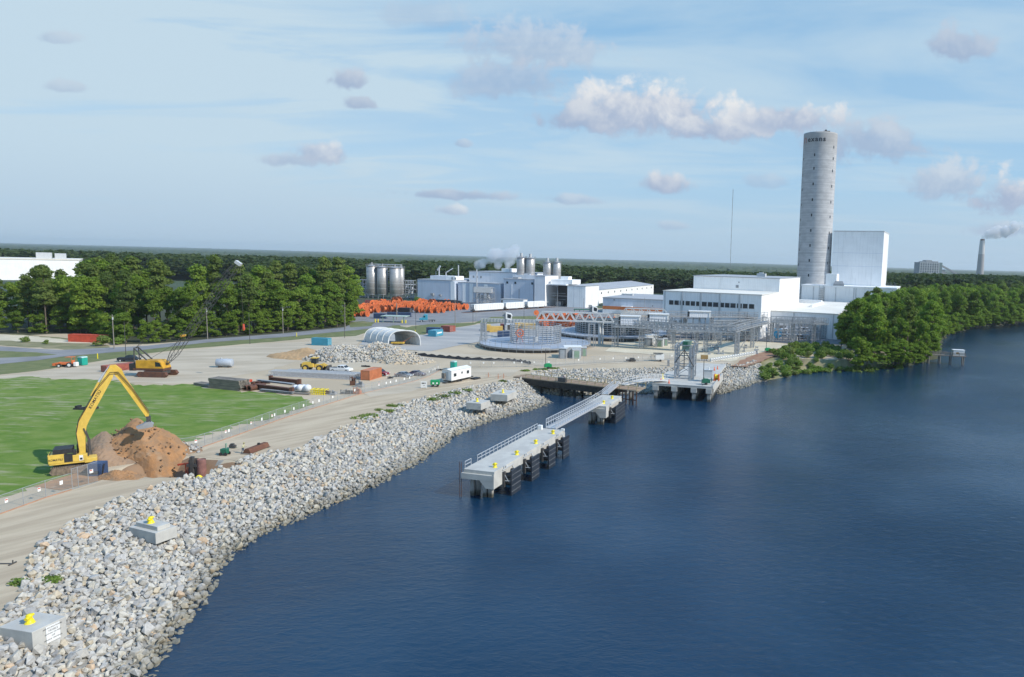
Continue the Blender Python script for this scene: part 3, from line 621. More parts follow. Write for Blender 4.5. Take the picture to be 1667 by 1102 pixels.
def rcap(x, y, s, h0=20.):
    px_ = CX + F*x/y; yh = 425 + (px_-CX)*math.tan(ROLL); yt = np.interp(px_, [1335, 1355, 1372, 1392, 1440, 1500, 1540], [568, 535, 508, 486, 468, 466, 455])
    return min(s, max(.3, (H - (yt-yh)*y/F) / h0))
rb1 = gp([(1362,566),(1395,580),(1440,588),(1500,584),(1522,573),(1520,548),(1450,545),(1390,545)])
for x, y in fill(rb1, 5.6):
    if height(x, y) < -1.8: continue
    k = random.choices(('pine', 'broad', 'column', 'broadb'), (.8, 4, 3, 5))[0]; plant(k, x, y, rcap(x, y, random.choice((random.uniform(.5, .8), random.uniform(.8, 1.08)))), RB[k], 'trees of the riverside wood', z=float(height(x, y)))
rb2 = gp([(1392,544),(1450,544),(1520,548),(1528,542),(1560,537),(1620,527),(1700,520),(1760,515),(1760,499),(1600,500),(1480,508),(1420,515)])
for x, y in fill(rb2, 10):
    k = random.choices(('pine', 'broad', 'column', 'broadb'), (1.5, 5, 2, 3))[0]; plant(k, x, y, rcap(x, y, random.uniform(.85, 1.15)), RB[k], 'trees of the riverside wood')
for i in range(46):                            # leafy skirt of the far bank and the point
    t = i / 45; x_ = 1524 + 216 * t; y_ = np.interp(x_, [1524, 1560, 1600, 1667, 1760], [551, 538.5, 529, 524.5, 518]); q = G(x_, y_)
    plant(random.choice(('column', 'broad', 'broadb')), q.x + random.uniform(-2, 2), q.y + random.uniform(-1, 4), random.uniform(.38, .7), 'low young tree leaning over the water on the far riverbank', 'young trees on the far riverbank', z=-1, sz=1.4)
for i in range(16):
    t = i / 15; q = G(1395 + 128*t, 589 - 6*t - 12*max(0, t-.8)/.2)
    plant(random.choice(('column', 'broadb')), q.x, q.y, random.uniform(.3, .6), 'low young tree at the water edge of the riverside wood', 'young trees at the foot of the riverside wood', z=-1.5, sz=1.3)
rb3 = gp([(1450,508),(1600,500),(1760,497),(1760,480),(1460,484)])
for x, y in fill(gp([(1212,600),(1240,590),(1262,586),(1258,575),(1290,566),(1345,563),(1400,585),(1470,580),(1470,590),(1400,592),(1345,592),(1300,593),(1262,602),(1235,603)]), 3.6):
    plant('bush', x, y, random.uniform(.7, 1.35), 'low green and brown bush on the eroded riverbank right of the rock spur', 'bushes on the eroded riverbank', 'bush', z=float(height(x, y)))
for p_, s in (((1462,585),.9),((1497,582),.85)): # bank edge trees with pale stems
    q = G(p_[0], p_[1]); plant('column', q.x, q.y, s, 'slim leafy tree leaning over the water at the tip of the riverside wood', 'trees at the tip of the riverside wood', z=-1.5)
for (x_, y_, s, l) in ((44,557,.9,'lone young bush on the bare sand clearing left of the red container'), (75,560,.6,'smallest bush on the clearing left of the red container'), (168,563,1.5,'dark bush touching the right end of the long red container'), (190,561,1.2,'bush at the foot of the left roadside pole'), (680,495,2.0,'single small tree against the blue factory wall')):
    q = G(x_, y_); plant('bush', q.x, q.y, s, l, None, 'bush')
# weeds along the top of the riprap
for k_, (x_, y_, n) in enumerate(((600,677,7),(625,669,7),(645,661,6),(740,640,3),(755,635,3),(700,650,4),(722,645,4),(818,621,4),(52,948,6),(860,604,7),(880,602,7),(590,681,3),(900,600,5),(1440,592,5))):
    q = G(x_, y_)
    V, Fc = leaf_cloud([(random.uniform(-1.6,1.6), random.uniform(-.6,.6), .1, .8, .6, .35) for _ in range(n)], 80*n, .14)
    o = npmesh('weeds', V, Fc, M['leaf_bush']); o.location = q; tag(o, 'low green weeds growing along the top edge of the riprap', 'weeds', kind='stuff')
# reeds at the water's edge
V, Fc = leaf_cloud([(q.x, q.y, -3.1 + random.uniform(0,.4), 2.0, 1.1, .6) for q in [G(x, 606.5 - (x-1290)*.085, -3) for x in list(range(1296, 1350, 8)) + list(range(1392, 1500, 7))]], 3600, .28)
tag(npmesh('reeds', V, Fc, M['leaf_bright']), 'bright green marsh reeds at the foot of the right riverbank', 'reeds', kind='stuff')
# far woods: crowns too many to count
def far_crown(pine):
    bl = [(random.uniform(-2.2,2.2), random.uniform(-2.2,2.2), random.uniform(7,17) if pine else random.uniform(4,16), 2.2, 2.2, 1.8) for _ in range(9)] + [(0,0,17,1.6,1.6,1.8)]
    return leaf_cloud(bl, 170, 1.0)
FAR = [far_crown(i % 2) for i in range(6)]
def far_wood(name, label, poly, spacing, smin, smax, m='leaf_far'):
    pts = fill(poly, spacing); n = len(pts); p = np.zeros((n, 3)); p[:, :2] = pts; s = RNG.uniform(smin, smax, n); w = s * RNG.uniform(.9, 1.3, n) * spacing / 7
    V, Fc = scatter(FAR, p, np.stack([w, w, s], 1)); print(name, n); tag(npmesh(name, V, Fc, M[m]), label, 'woodland', kind='stuff')
far_wood('far_woodland', 'dark wooded belt behind the left wood and the silos', [(-560,700),(-400,690),(-330,560),(-250,580),(-140,590),(-60,640),(-20,700),(-10,820),(-300,1000),(-1200,1000),(-1300,720)], 12, 1.0, 1.4)
far_wood('far_woodland', 'dark wooded belt behind the long white warehouse and gantries', [(-120,700),(-20,700),(30,690),(80,620),(180,640),(400,700),(420,1000),(0,1000),(-120,900)], 12, .95, 1.25)
far_wood('far_woodland', 'dark wooded belt behind the riverside wood and tall white building', [(200,560),(330,600),(700,800),(1000,1200),(900,1500),(300,1300),(200,900)], 14, 1.0, 1.35)
far_wood('far_woodland', 'dark tree tops behind the riverside wood at the right edge', rb3, 9, 1.2, 1.5)
def far_canopy():
    """unbroken distant tree canopy out to the horizon"""
    ys = 850 * 1.028 ** np.arange(118); us = np.linspace(-1.35, .95, 420); U, Y = np.meshgrid(us, ys); X = U * Y
    Z = 13 + RNG.normal(0, 2.6, X.shape) + 2.5*np.sin(X/190+Y/400)*np.sin(Y/260) + np.clip((Y-4000)/9000, 0, 1)*6*np.sin(U*9+1)+ np.clip((Y-5000)/12000, 0, 1)*14
    Z[0] = -1; k = (X > 1000*0+ .62*(Y) + 520); Z[k & (Y < 2600)] = -6
    ny, nx = X.shape; V = np.stack([X, Y, Z], -1).reshape(-1, 3); i = (np.arange(ny-1)[:, None]*nx + np.arange(nx-1)[None]).ravel()
    tag(npmesh('distant_forest', V, np.stack([i, i+1, i+nx+1, i+nx], 1), M['farland']), 'unbroken flat forest reaching the hazy horizon', 'forest', kind='stuff')
far_canopy()
# ------------------------------------------------------------------ large buildings
TH = R(-21)                                     # main factory axis
def local(o, *pts): return [tuple(o.matrix_world.inverted() @ Vector(p)) for p in pts]
def bwall(root, name, m, x0, y0, z0, x1, y1, z1, bevel=0): return MB().box(x0, y0, z0, x1, y1, z1).build(name, m, root, bevel)
C = P(1240, 480, 303); C.z = 0
b = thing('assembly_hall', 'big white two-step factory hall with a long strip of dark windows', 'factory hall', C, TH)
bwall(b, 'lower_wall', M['white'], -46, 0, 0, 0, 36.9, 19.4); bwall(b, 'lower_roof', M['creamroof'], -46.3, -.3, 19.4, .3, 36.9, 19.7)
bwall(b, 'upper_wall', M['white'], -44, 37, 0, 0, 92, 26.0); bwall(b, 'upper_roof', M['roof'], -44.3, 36.7, 26.0, .3, 92.3, 26.35)
MB().box(-17, 60, 26.35, -12.5, 63, 28).box(-16, 61, 28, -14, 62.5, 28.6).build('roof_vent', M['ltgrey'], b)
for k, x in enumerate((-36.9, -27.9, -18.9, -9.8)):
    MB().box(x-.35, -.45, 0, x+.35, 0, 19.3).build('downpipe_column', M['whitesteel'], b)
MB().box(-45.4, -.25, 0, -44.9, 0, 19.3).build('downpipe', M['whitesteel'], b)
hx_ = lambda v: (1060 + v/6.41 - 1240) * 46 / 159
for v0, v1 in ((200,250),(258,308),(315,327),(346,366),(377,425),(433,480),(490,525),(550,603),(611,660),(667,723),(745,783),(789,838),(845,900),(910,926),(947,963),(970,1020),(1032,1086)):
    wx, we = hx_(v0), hx_(v1); wnd = MB().box(wx, -.10, 13.2, we, -.002, 15.4).build('window', M['ltgrey'], b); MB().box(wx+.1, -.14, 13.35, we-.1, -.101, 15.25).build('pane', M['glass'], wnd)
bwall(b, 'vent_grille', M['grey'], -21.8, 36.8, 20.9, -20.4, 36.99, 22.2); bwall(b, 'camera_box', M['grey'], -20.6, 36.75, 23.4, -20, 36.99, 23.9)
MB().box(-36.5, -.06, 0, -31.9, -.003, 4.6).box(-30.5, -.06, 0, -26.2, -.003, 4.6).build('roller_door', M['ltgrey'], b)
# wing to the right with cream roof
Cw = G(1362, 553); Cw.z = 0
b = thing('factory_wing', 'low white factory wing with a wide cream flat roof', 'factory wing', Cw, TH)
LW = (Cw - C).length
bwall(b, 'wall', M['white'], -40, 0, 0, 0, 104, 11.3); bwall(b, 'roof', M['creamroof'], -40.3, -.3, 11.3, .3, 104, 11.7)
bwall(b, 'roof_upstand', M['white'], -36, 78, 11.7, -19, 82, 13.4); bwall(b, 'roof_upstand', M['white'], -19.2, 40, 11.7, -17.8, 78, 12.9)
d = bwall(b, 'door', M['grey'], -10.6, -.12, 0, -8.2, -.003, 5.6); bwall(b, 'window', M['glass'], -15.2, -.1, 3.6, -13.8, -.003, 4.9)
bwall(b, 'door', M['grey'], -27, -.12, 0, -23, -.003, 5.0)
bwall(b, 'annex', M['ltgrey'], -12.2, -3.5, 0, -6.9, -.05, 6.4); bwall(b, 'annex_door', M['grey'], -10.4, -3.62, 0, -8.0, -3.505, 5.4)
for x in (-33, -20, -2.2): bwall(b, 'downpipe', M['whitesteel'], x, -.25, 0, x+.5, -.003, 11.2)
# band block and tall white block
D2 = P(1357, 466, 419); D2.z = 0
b = thing('annealing_block', 'long white mid-height block at the foot of the concrete tower', 'factory block', D2, TH)
bwall(b, 'wall', M['white'], -19, 0, 0, 36, 45, 20.4); bwall(b, 'parapet', M['white'], -19.3, -.3, 20.4, 36.3, 45.3, 21.2)
for x in (-12, -5.5, 1.2, 11.8, 13, 23, 25): MB().box(x, -.3, 8, x+.45, 0, 20.2).build('downpipe', M['whitesteel'], b)
st = MB()
for z in range(0, 8): st.box(-8.2, -1.2, 11.5+z*1.1, -5.6, -.3, 11.65+z*1.1)
st.box(-8.3,-1.2,11,-8.1,-1,21).box(-5.7,-1.2,11,-5.5,-1,21).build('stair_tower', M['steel'], b)
rl = MB()
for i in range(12): rl.box(29+i*.6, 2, 21.2, 29.1+i*.6, 2.15, 24.5 - (i % 3)*.8)
rl.build('roof_stacks', M['ltgrey'], b); bwall(b, 'roof_plant', M['ltgrey'], 37, 6, 0, 44, 20, 19.5)
bwall(b, 'link_block', M['white'], -5, 1.5, 21.2, 1.4, 12, 28.2); MB().box(-.2, .2, 21.2, 6, 1.4, 22.2).add([(-.2,.2,22.2),(6,.2,22.2),(5,1.4,24),(.6,1.4,24)], [(0,1,2,3)]).build('vent_hood', M['grey'], b)
E2 = P(1434, 466, 431); E2.z = 0
b = thing('tall_white_block', 'tall windowless white block right of the concrete tower', 'factory block', E2, TH-R(1.5))
bwall(b, 'wall', M['white'], -30.5, 0, 0, 0, 34, 54.5); bwall(b, 'coping', M['whitesteel'], -30.7, -.2, 54.5, .2, 34.2, 55.1)
bwall(b, 'wall_joint', M['whiteblue'], -30.5, -.05, 41.2, 0, -.003, 41.5); bwall(b, 'wall_joint', M['whiteblue'], -30.5, -.05, 33.0, 0, -.003, 33.3)
# concrete tower
TY = 452.; tp = P(1323.5, 462, TY); tb = Vector((tp.x, TY, 0)); TR = 10.5; TT = 115.6
m_t = bpy.data.materials.new('tower_concrete'); m_t.use_nodes = True; t_ = m_t.node_tree; w = NT(t_)
pos = N(t_, 'ShaderNodeTexCoord').outputs['Object']; x, y, z = w.sep(pos)
mp = N(t_, 'ShaderNodeMapping'); w.put(mp.inputs[0], pos); mp.inputs['Scale'].default_value = (.35,.35,.55)
bands = w.noise(w.xyz(0., 0., z), .9, 4, .7); st_ = w.noise(mp.outputs[0], .6, 7, .65)
fine = w.rng(w.m('FRACT', w.m('MULTIPLY', z, .4)), 0, .08, .9, 1.)
c_ = w.mix(w.rng(w.m('ADD', w.m('MULTIPLY', bands, .62), w.m('MULTIPLY', st_, .38)), .42, .58), (.475,.48,.485,1), (.345,.35,.36,1))
c_ = w.mix(w.rng(z, 100, 112, 0, .55), c_, (.31,.30,.285,1)); c_ = w.mix(1., c_, fine, 'MULTIPLY')
w.put(t_.nodes['Principled BSDF'].inputs['Base Color'], c_); t_.nodes['Principled BSDF'].inputs['Roughness'].default_value = .9
b = thing('concrete_tower', 'very tall round grey concrete tower with small window slots and dark lettering', 'tower', tb)
MB().lathe([(TR,0)] + [(TR, q) for q in np.linspace(4, TT-1, 20)] + [(TR, TT), (TR-.5, TT), (TR-.5, TT-.8), (0, TT-.8)], n=72).build('shaft', m_t, b)
view = math.atan2(-tb.y, -tb.x)                  # direction from tower to viewer
def on_shaft(a, z, r=TR): return Vector((r*math.cos(a), r*math.sin(a), z))
for col_px, zs in ((-.29, [TT-14.2-q for q in (0, 8.2, 17.8, 27.5, 37, 46.6, 56, 65.4, 74.8, 84, 93)]), (.80, [TT-9-q for q in (0, 7, 14.5, 24, 33.8, 43, 53, 62.5, 72, 81.3)]), (-.93, [TT-16-q for q in (0, 10, 19, 28.5, 38, 47.4, 57, 66.3, 75.6, 85)])):
    a = view + math.asin(col_px)
    for z in zs:
        q = on_shaft(a, z); Mx = Matrix.Translation(q) @ Matrix.Rotation(a, 4, 'Z')
        MB().box(-.25, -.42, -.85, .05, .42, .85, Mx).build('window_slot', M['glass'], b)
MB().box(1.5,-4,TT,5,-2,TT+1.6).box(2,-3.5,TT+1.6,3,-2.5,TT+2.4).build('roof_hut', M['darksteel'], b)
MB().tube((-4,-6,TT-.5),(-4,-6,TT+1),.1).tube((-7,-3,TT-.5),(-7,-3,TT+.9),.1).tube((0,-8,TT-.5),(0,-8,TT+.8),.1).build('roof_stanchions', M['darksteel'], b)
def text_mesh(name, s, size, m, parent, fn, extrude=.03, align='CENTER', spacing=1., bold=False):
    cu = bpy.data.curves.new(name, 'FONT'); cu.body = s; cu.size = size; cu.extrude = extrude; cu.align_x = align; cu.align_y = 'CENTER'; cu.space_character = spacing; cu.resolution_u = 3
    if bold: cu.offset = size * .018
    tmp = bpy.data.objects.new('tmp', cu); COL.objects.link(tmp); bpy.context.view_layer.update()
    me = bpy.data.meshes.new_from_object(tmp.evaluated_get(bpy.context.evaluated_depsgraph_get())); bpy.data.objects.remove(tmp)
    for v in me.vertices: v.co = fn(v.co)
    me.materials.clear(); me.materials.append(m); me.name = name
    o = bpy.data.objects.new(name, me); COL.objects.link(o); o.parent = parent; return o
def wrap(z0, a0):
    def f(c): a = a0 + c.x / TR; return on_shaft(a, z0 + c.y, TR + .06 + c.z)
    return f
text_mesh('lettering', 'exans', 4.3, M['blacktext'], b, wrap(TT-4.6, view - .24), .04, spacing=1.22, bold=True)
text_mesh('faded_lettering', 'n', 7.6, M['redmark'], b, wrap(TT-4.2, view - 1.06), .04)
# ------------------------------------------------------------------ left factory
TL_ = R(-15)
A = G(769, 490); A = Vector((A.x, A.y, 0))
def fb(name, label, cx_px, Y, w_, d_, h, m='blueclad', roof='roof', rz=TL_, z0=0., cat='factory building', par=.4):
    q = P(cx_px, 480, Y); o = thing(name, label, cat, (q.x, Y, 0), rz)
    bwall(o, 'wall', M[m], -w_, 0, z0, 0, d_, h); bwall(o, 'roof', M[roof], -w_-.2, -.2, h, .2, d_+.2, h + par); return o
b = fb('process_building', 'leftmost blue-white factory building with a flat front behind the cable reels', 737, 492, 28.5, 55, 15.0)
bwall(b, 'pale_panel', M['white'], -1.6, -.08, 0, 1.6, -.003, 14.6); bwall(b, 'roof_housing', M['whiteblue'], -22, 6, 15.4, -9, 18, 18); bwall(b, 'roof_housing', M['white'], -9, 6, 15.4, -2, 18, 18)
for x in (-4.6, -2): bwall(b, 'louvre', M['grey'], x, 5.8, 15.6, x+1.2, 5.98, 17.3)
MB().tube((-16,8,18),(-16,8,24.5),.45).tube((-17.4,8,22),(-15,8,25),.6).tube((-11,9,18),(-11,9,20.5),.35).tube((-11,9,20.5),(-6,10,23.5),.35).tube((-18.6,8,18),(-18.6,8,21.5),.12).tube((-1.5,10,18),(-1.5,10,26),.4).build('roof_pipework', M['alu'], b)
MB().box(-17,-1.4,4,-15,0,5.6).box(-10.5,-1.2,3.8,-9,0,5).build('wall_fan', M['grey'], b)
b = fb('process_building', 'low-fronted blue building with pale stripes behind the grey cooling frame', 815, 487, 33.6, 60, 13.8)
for x in (-30, -24.5, -13): bwall(b, 'pale_panel', M['white'], x, -.08, 0, x+2.8, -.003, 13.4)
bwall(b, 'upper_storey', M['whiteblue'], -33, 14, 14.2, 16, 50, 21.4); bwall(b, 'upper_roof', M['roof'], -33.3, 13.7, 21.4, 16.3, 50.3, 21.9); bwall(b, 'upper_storey', M['white'], -10, 20, 21.9, -2, 30, 24.5)
MB().tube((-18.4,-.5,0),(-18.4,-.5,23.5),.42).tube((-1.5,16,21.9),(-1.5,16,25),.5).tube((6,16,21.9),(6,16,24.5),.5).tube((9,16,21.9),(9,16,24.5),.5).build('vent_pipe', M['alu'], b)
for x in (-30,-27,-24): bwall(b, 'louvre', M['grey'], x, 13.9, 17, x+1.3, 13.99, 18.6)
b = fb('process_building', 'blue-white block with three small dark windows below the twin silos', 868, 480, 22.5, 30, 17.6)
for x in (-20.5,-14.3,-1.5): bwall(b, 'window', M['glass'], x, -.1, 14.4, x+1.4, -.003, 15.9)
bwall(b, 'corner_strip', M['grey'], -10.9, -.1, 2, -10.5, -.003, 11); bwall(b, 'roof_hood', M['roof'], -17, 3, 18, -13, 8, 19); bwall(b, 'corner_strip', M['white'], -16.5, -.1, 1, -16.1, -.003, 14)
bwall(b, 'rear_storey', M['whiteblue'], -22, 12, 18, 6, 29, 20.5)
b = fb('stair_block', 'narrow tall pale block left of the dark loading recess', 887, 476, 7.8, 22, 20.4, 'whiteblue')
bwall(b, 'right_wall', M['white'], .001, -.1, 0, .12, 22, 20.3)
b = thing('loading_canopy', 'open loading recess with a dark interior under a white roof slab', 'loading bay', (P(922, 480, 474).x, 474, 0), TL_)
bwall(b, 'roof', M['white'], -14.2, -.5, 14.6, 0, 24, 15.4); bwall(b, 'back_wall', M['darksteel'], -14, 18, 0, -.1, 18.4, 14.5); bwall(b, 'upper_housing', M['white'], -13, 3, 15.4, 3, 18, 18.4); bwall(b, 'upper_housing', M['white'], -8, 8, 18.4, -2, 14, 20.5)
f = MB(); f.tube((-7,1,0),(-7,1,14.5),.2).beam((-13,1,5),(-1,1,5),.2).beam((-13,1,9),(-1,1,9),.2).beam((-13,6,7),(-1,6,7),.4).box(-11,7,0,-7,11,3).build('bay_frame', M['steel'], b)
b = fb('loading_block', 'white windowless block right of the dark loading recess', 953, 470, 13.2, 26, 14.4, 'white')
for x in (-8.5, -4.3): bwall(b, 'panel_joint', M['ltgrey'], x, -.05, 0, x+.12, -.003, 14.3)
SH = P(952, 480, 492); q2 = P(1064, 470, 672)
ang = math.atan2(q2.y - SH.y, q2.x - SH.x); Ls = math.hypot(q2.x-SH.x, q2.y-SH.y)
b = thing('long_warehouse', 'very long low white warehouse with a row of small windows', 'warehouse', (SH.x, SH.y, 0), ang)
MB().box(0, 0, 0, Ls, 46, 10.2).build('wall', M['white'], b)
MB().add([(-.3,-.4,10.2),(Ls+.3,-.4,10.2),(Ls+.3,23,13.2),(-.3,23,13.2),(Ls+.3,46.4,10.2),(-.3,46.4,10.2)], [(0,1,2,3),(3,2,4,5),(0,3,5),(1,4,2)]).build('roof', M['roof'], b)
for i in range(11): q = Ls*(.1+i*.085); bwall(b, 'window', M['glass'], q, -.12, 7, q+1.6, -.003, 8.4)
bwall(b, 'porch', M['white'], 0, -3, 0, 14, -.05, 8.2)
b = fb('drum_store', 'low blue-grey building with an orange band left of the big white hall', 1085, 418, 40.5, 58, 9.4, 'blueclad', par=.5)
bwall(b, 'orange_band', M['brickred'], -40.6, -.12, 2.6, -.5, -.003, 4.6); bwall(b, 'plinth', M['white'], -40.6, -.1, 0, -.5, -.004, 2.5)
bwall(b, 'canopy', M['white'], -28, -2.5, 4.7, -21, -.15, 5.1); bwall(b, 'roof_duct', M['ltgrey'], -38.5, 30, 9.9, -31, 33, 11)
MB().tube((-33.5,-.4,8.5),(-32.6,-.2,8.5),.25).tube((-8.5,-.3,5.5),(-8.5,-.3,6.2),.2).build('wall_lamp', M['darksteel'], b)
b = fb('rail_office', 'small flat white cabin in front of the blue-white block behind the rail cars', 852, 462, 16.5, 6, 4.6, 'white')
bwall(b, 'window', M['glass'], -9, -.1, 1.4, -6.8, -.003, 2.6); bwall(b, 'door', M['darksteel'], -16.2, -.1, 0, -15.2, -.003, 4)
# silos
def silo(name, label, x, y, r, z0, z1, group, legs=True, cage=True):
    o = thing(name, label, 'silo', (x, y, 0), 0, group); h = z1 - z0
    MB().lathe([(.4, z0), (r, z0 + (2.2 if legs else 0)), (r, z1-1.2), (r*.3, z1), (0, z1)], n=24).build('shell', M['stainless'], o)
    rg = MB()
    for k in range(1, 5): rg.ring((0,0,z0+2+(h-3)*k/5), (0,0,1), r+.06, r-.05, .18, 24)
    rg.build('bands', M['ltgrey'], o)
    if legs:
        lg = MB()
        for i in range(6): a = i*math.pi/3; lg.tube((r*.95*math.cos(a), r*.95*math.sin(a), 0 if z0 < 10 else z0-2), (r*.95*math.cos(a), r*.95*math.sin(a), z0+2.4), .16)
        lg.ring((0,0,z0+1.4),(0,0,1),r*.95+.2,r*.95-.2,.3,24)
        lg.build('support_frame', M['steel'], o)
    tr = MB(); tr.ring((0,0,z1-.9), (0,0,1), r+.5, r-.3, .12, 20)
    for i in range(14):
        a = i*2*math.pi/14; p0 = Vector(((r+.45)*math.cos(a), (r+.45)*math.sin(a), z1-.9)); tr.tube(p0, p0+Vector((0,0,1.3)), .05, n=4)
        a2 = (i+1)*2*math.pi/14; p1 = Vector(((r+.45)*math.cos(a2), (r+.45)*math.sin(a2), z1-.9))
        for hh in (.65, 1.3): tr.beam(p0+Vector((0,0,hh)), p1+Vector((0,0,hh)), .07)
    tr.tube((0,0,z1-.2),(0,0,z1+1.6),.7).build('top_platform', M['grey'], o)
    return o
for k, (x_, r_, zt, l) in enumerate(((606,3.7,24.6,'leftmost of the tall steel silos beside the wood'),(623,3.9,23.8,'second tall steel silo from the wood'),(643.5,3.8,23.6,'third tall steel silo from the wood'),(653,2.4,23.4,'narrowest tall steel silo at the right end of the left silo group'))):
    q = P(x_, 480, 510 + (6 if k == 3 else 0)); silo('silo', l, q.x, q.y, r_, 1.5, zt, 'tall silos beside the wood')
for x_, r_, zb, zt, l in ((848.5,3.3,18,33.6,'left silo of the left pair on the factory roof'),(863,3.3,18,33.2,'right silo of the left pair on the factory roof'),(891,3.1,17,30.6,'left silo of the right pair on the factory roof'),(906,3.0,17,30.8,'right silo of the right pair on the factory roof')):
    q = P(x_, 480, 500); o = silo('roof_silo', l, q.x, q.y, r_, zb, zt, 'silos on the factory roof'); MB().tube((0,0,zt-.2),(0,0,zt+2.4),1.0).build('filter_unit', M['ltgrey'], o)
def rack(name, label, x0, x1, Y, h, nx, nz, cat='pipe rack', dy=6, seed=0):
    a = P(x0, 480, Y); c = P(x1, 480, Y); W = c.x - a.x; rr = random.Random(seed)
    o = thing(name, label, cat, (a.x, Y, 0)); f = MB(); p_ = MB(); e = MB()
    for i in range(nx+1):
        for yy in (0, dy): f.beam((W*i/nx, yy, 0), (W*i/nx, yy, h), .28)
    for k in range(1, nz+1):
        for yy in (0, dy): f.beam((0, yy, h*k/nz), (W, yy, h*k/nz), .28)
        for i in range(nx+1): f.beam((W*i/nx, 0, h*k/nz), (W*i/nx, dy, h*k/nz), .22)
    for k in range(nz*4):
        z = rr.uniform(.1, 1)*h; y = rr.uniform(.5, dy-.5); p_.tube((rr.uniform(0, W*.4), y, z), (rr.uniform(W*.6, W), y, z), rr.uniform(.1, .3), n=6)
    for k in range(nz*3):
        x = rr.uniform(1, W-1); z = rr.randrange(nz)*h/nz; e.tube((x, rr.uniform(1,dy-1), z+.1), (x, rr.uniform(1,dy-1), z+rr.uniform(1, h/nz)), rr.uniform(.3, .9), n=8)
    f.build('frame', M['steel'], o); p_.build('pipes', M['alu'], o); e.build('vessels', M['ltgrey'], o); return o
rack('pipe_rack', 'dark tangled pipe rack between the wood and the left silos', 572, 600, 515, 13, 6, 4, seed=1)
rack('pipe_rack', 'brownish pipe rack between the silos and the blue factory wall', 656, 673, 515, 13.5, 4, 4, seed=2)
rack('cooling_rig', 'grey cooling unit on an open frame against the blue wall', 770, 801, 478, 11.5, 5, 3, 'cooling unit', 7, seed=3)
q = P(770, 480, 478); o = thing('cooling_hopper', 'grey tapering hopper unit on top of the open frame', 'cooling unit', (q.x, 478, 0)); bwall(o, 'casing', M['ltgrey'], .5, -.4, 8, 12.5, 5, 11.6); bwall(o, 'railing', M['grey'], .3, -.5, 12.2, 12.7, -.35, 12.4)
rack('silo_headframe', 'dark pipework frame rising behind the left silos', 603, 652, 520, 25, 6, 3, 'pipe rack', 4, seed=5)
rack('pipe_rack', 'grey pipe rack between the strip windows and the corner gantry', 1168, 1236, 292, 8.5, 7, 3, dy=4, seed=7)
rack('pipe_rack', 'grey pipe rack in front of the low factory wing near the dust collector', 1262, 1340, 300, 9, 9, 2, dy=2.5, seed=8)
rack('pipe_rack', 'grey pipe rack behind the middle white machine cabin', 1090, 1160, 298, 9.5, 7, 3, dy=4, seed=9)
# far-off structures
q = P(60, 420, 640); zt = q.z
a = P(-70, 417.5, 600); c = P(130, 420.5, 650)
ang = math.atan2(c.y-a.y, c.x-a.x); L_ = math.hypot(c.x-a.x, c.y-a.y)
b = thing('far_warehouse', 'pale warehouse partly hidden behind the left wood', 'warehouse', (a.x, a.y, 0), ang); bwall(b, 'wall', M['white'], 0, 0, 0, L_, 60, 18.5); bwall(b, 'roof', M['creamroof'], -.4, -.4, 18.5, L_+.4, 60.4, 19.5)
b2 = MB().box(50, 10, 19.5, 61, 16, 25).box(63, 10, 19.5, 71, 16, 24.5).build('roof_unit', M['ltgrey'], b)
# power station
def far_pos(px_, Y): q = P(px_, 441, Y); return (q.x, Y, 0)
Yp = 2600.; s_ = Yp / F
b = thing('power_station', 'distant grey boiler house with a sloping coal conveyor on the horizon', 'power station', far_pos(1497, Yp))
m_ = MB(); m_.box(0,0,0, 31*s_,60, 56).build('boiler_house', mat('far_grey', (.16,.19,.22), (.24,.26,.28), .05, .8), b)
MB().box(31*s_,5,0, 37*s_,60,56).build('lift_shaft', paint('far_green_grey', (.16,.22,.22)), b); MB().box(4*s_,5,56,9*s_,40,59).box(10*s_,5,56,20*s_,40,64).box(22*s_,5,56,30*s_,40,60).build('roof_plant', M['grey'], b)
fr = MB()
for i in range(9):
    fr.beam((i*3.8*s_,-2,0),(i*3.8*s_,-2,55),2.2)
for k in range(6): fr.beam((0,-2,8+k*9),(31*s_,-2,8+k*9),1.8)
fr.build('outer_frame', M['ltgrey'], b); MB().beam((37*s_,20,46),(72*s_,20,8),7,6).beam((58*s_,20,22),(58*s_,20,0),3).beam((66*s_,20,14),(66*s_,20,0),3).build('coal_conveyor', M['grey'], b); MB().box(38*s_,20,0,48*s_,50,22).box(40*s_,20,22,45*s_,50,30).box(66*s_,20,0,68*s_,40,18).build('coal_bunker', M['grey'], b)
Yc = 2600.
b = thing('chimney_stack', 'distant tall tapering chimney with steam on the right horizon', 'chimney', far_pos(1595.5, Yc)); hc = P(1599, 389, Yc).z
MB().lathe([(13.5,-5),(10.8,hc*.62)], n=24).build('lower_shaft', paint('far_stack', (.33,.32,.32), .9, .9), b); MB().lathe([(10.8,hc*.62),(8.6,hc-6)], n=24).build('upper_shaft', paint('far_stack_pale', (.52,.51,.50), .9, .9), b); MB().lathe([(7.6,hc-6),(7.4,hc),(0,hc)], n=24).build('flue_tip', M['rust'], b)
for px_, py_, Y_, w_, h_ in ((1645,447,1500,90,20),(1300,434,2500,70,20),(112,397,9000,60,90)):
    pass
o = thing('far_shed', 'long white shed above the trees at the right edge', 'shed', (P(1637,447,1300).x, 1300, 0)); bwall(o, 'wall', M['white'], 0, 0, 0, 22, 30, 13); bwall(o, 'wall', M['white'], 26, 0, 0, 90, 30, 13); bwall(o, 'roof', M['creamroof'], -.5, -.5, 13, 90.5, 30.5, 15.5)
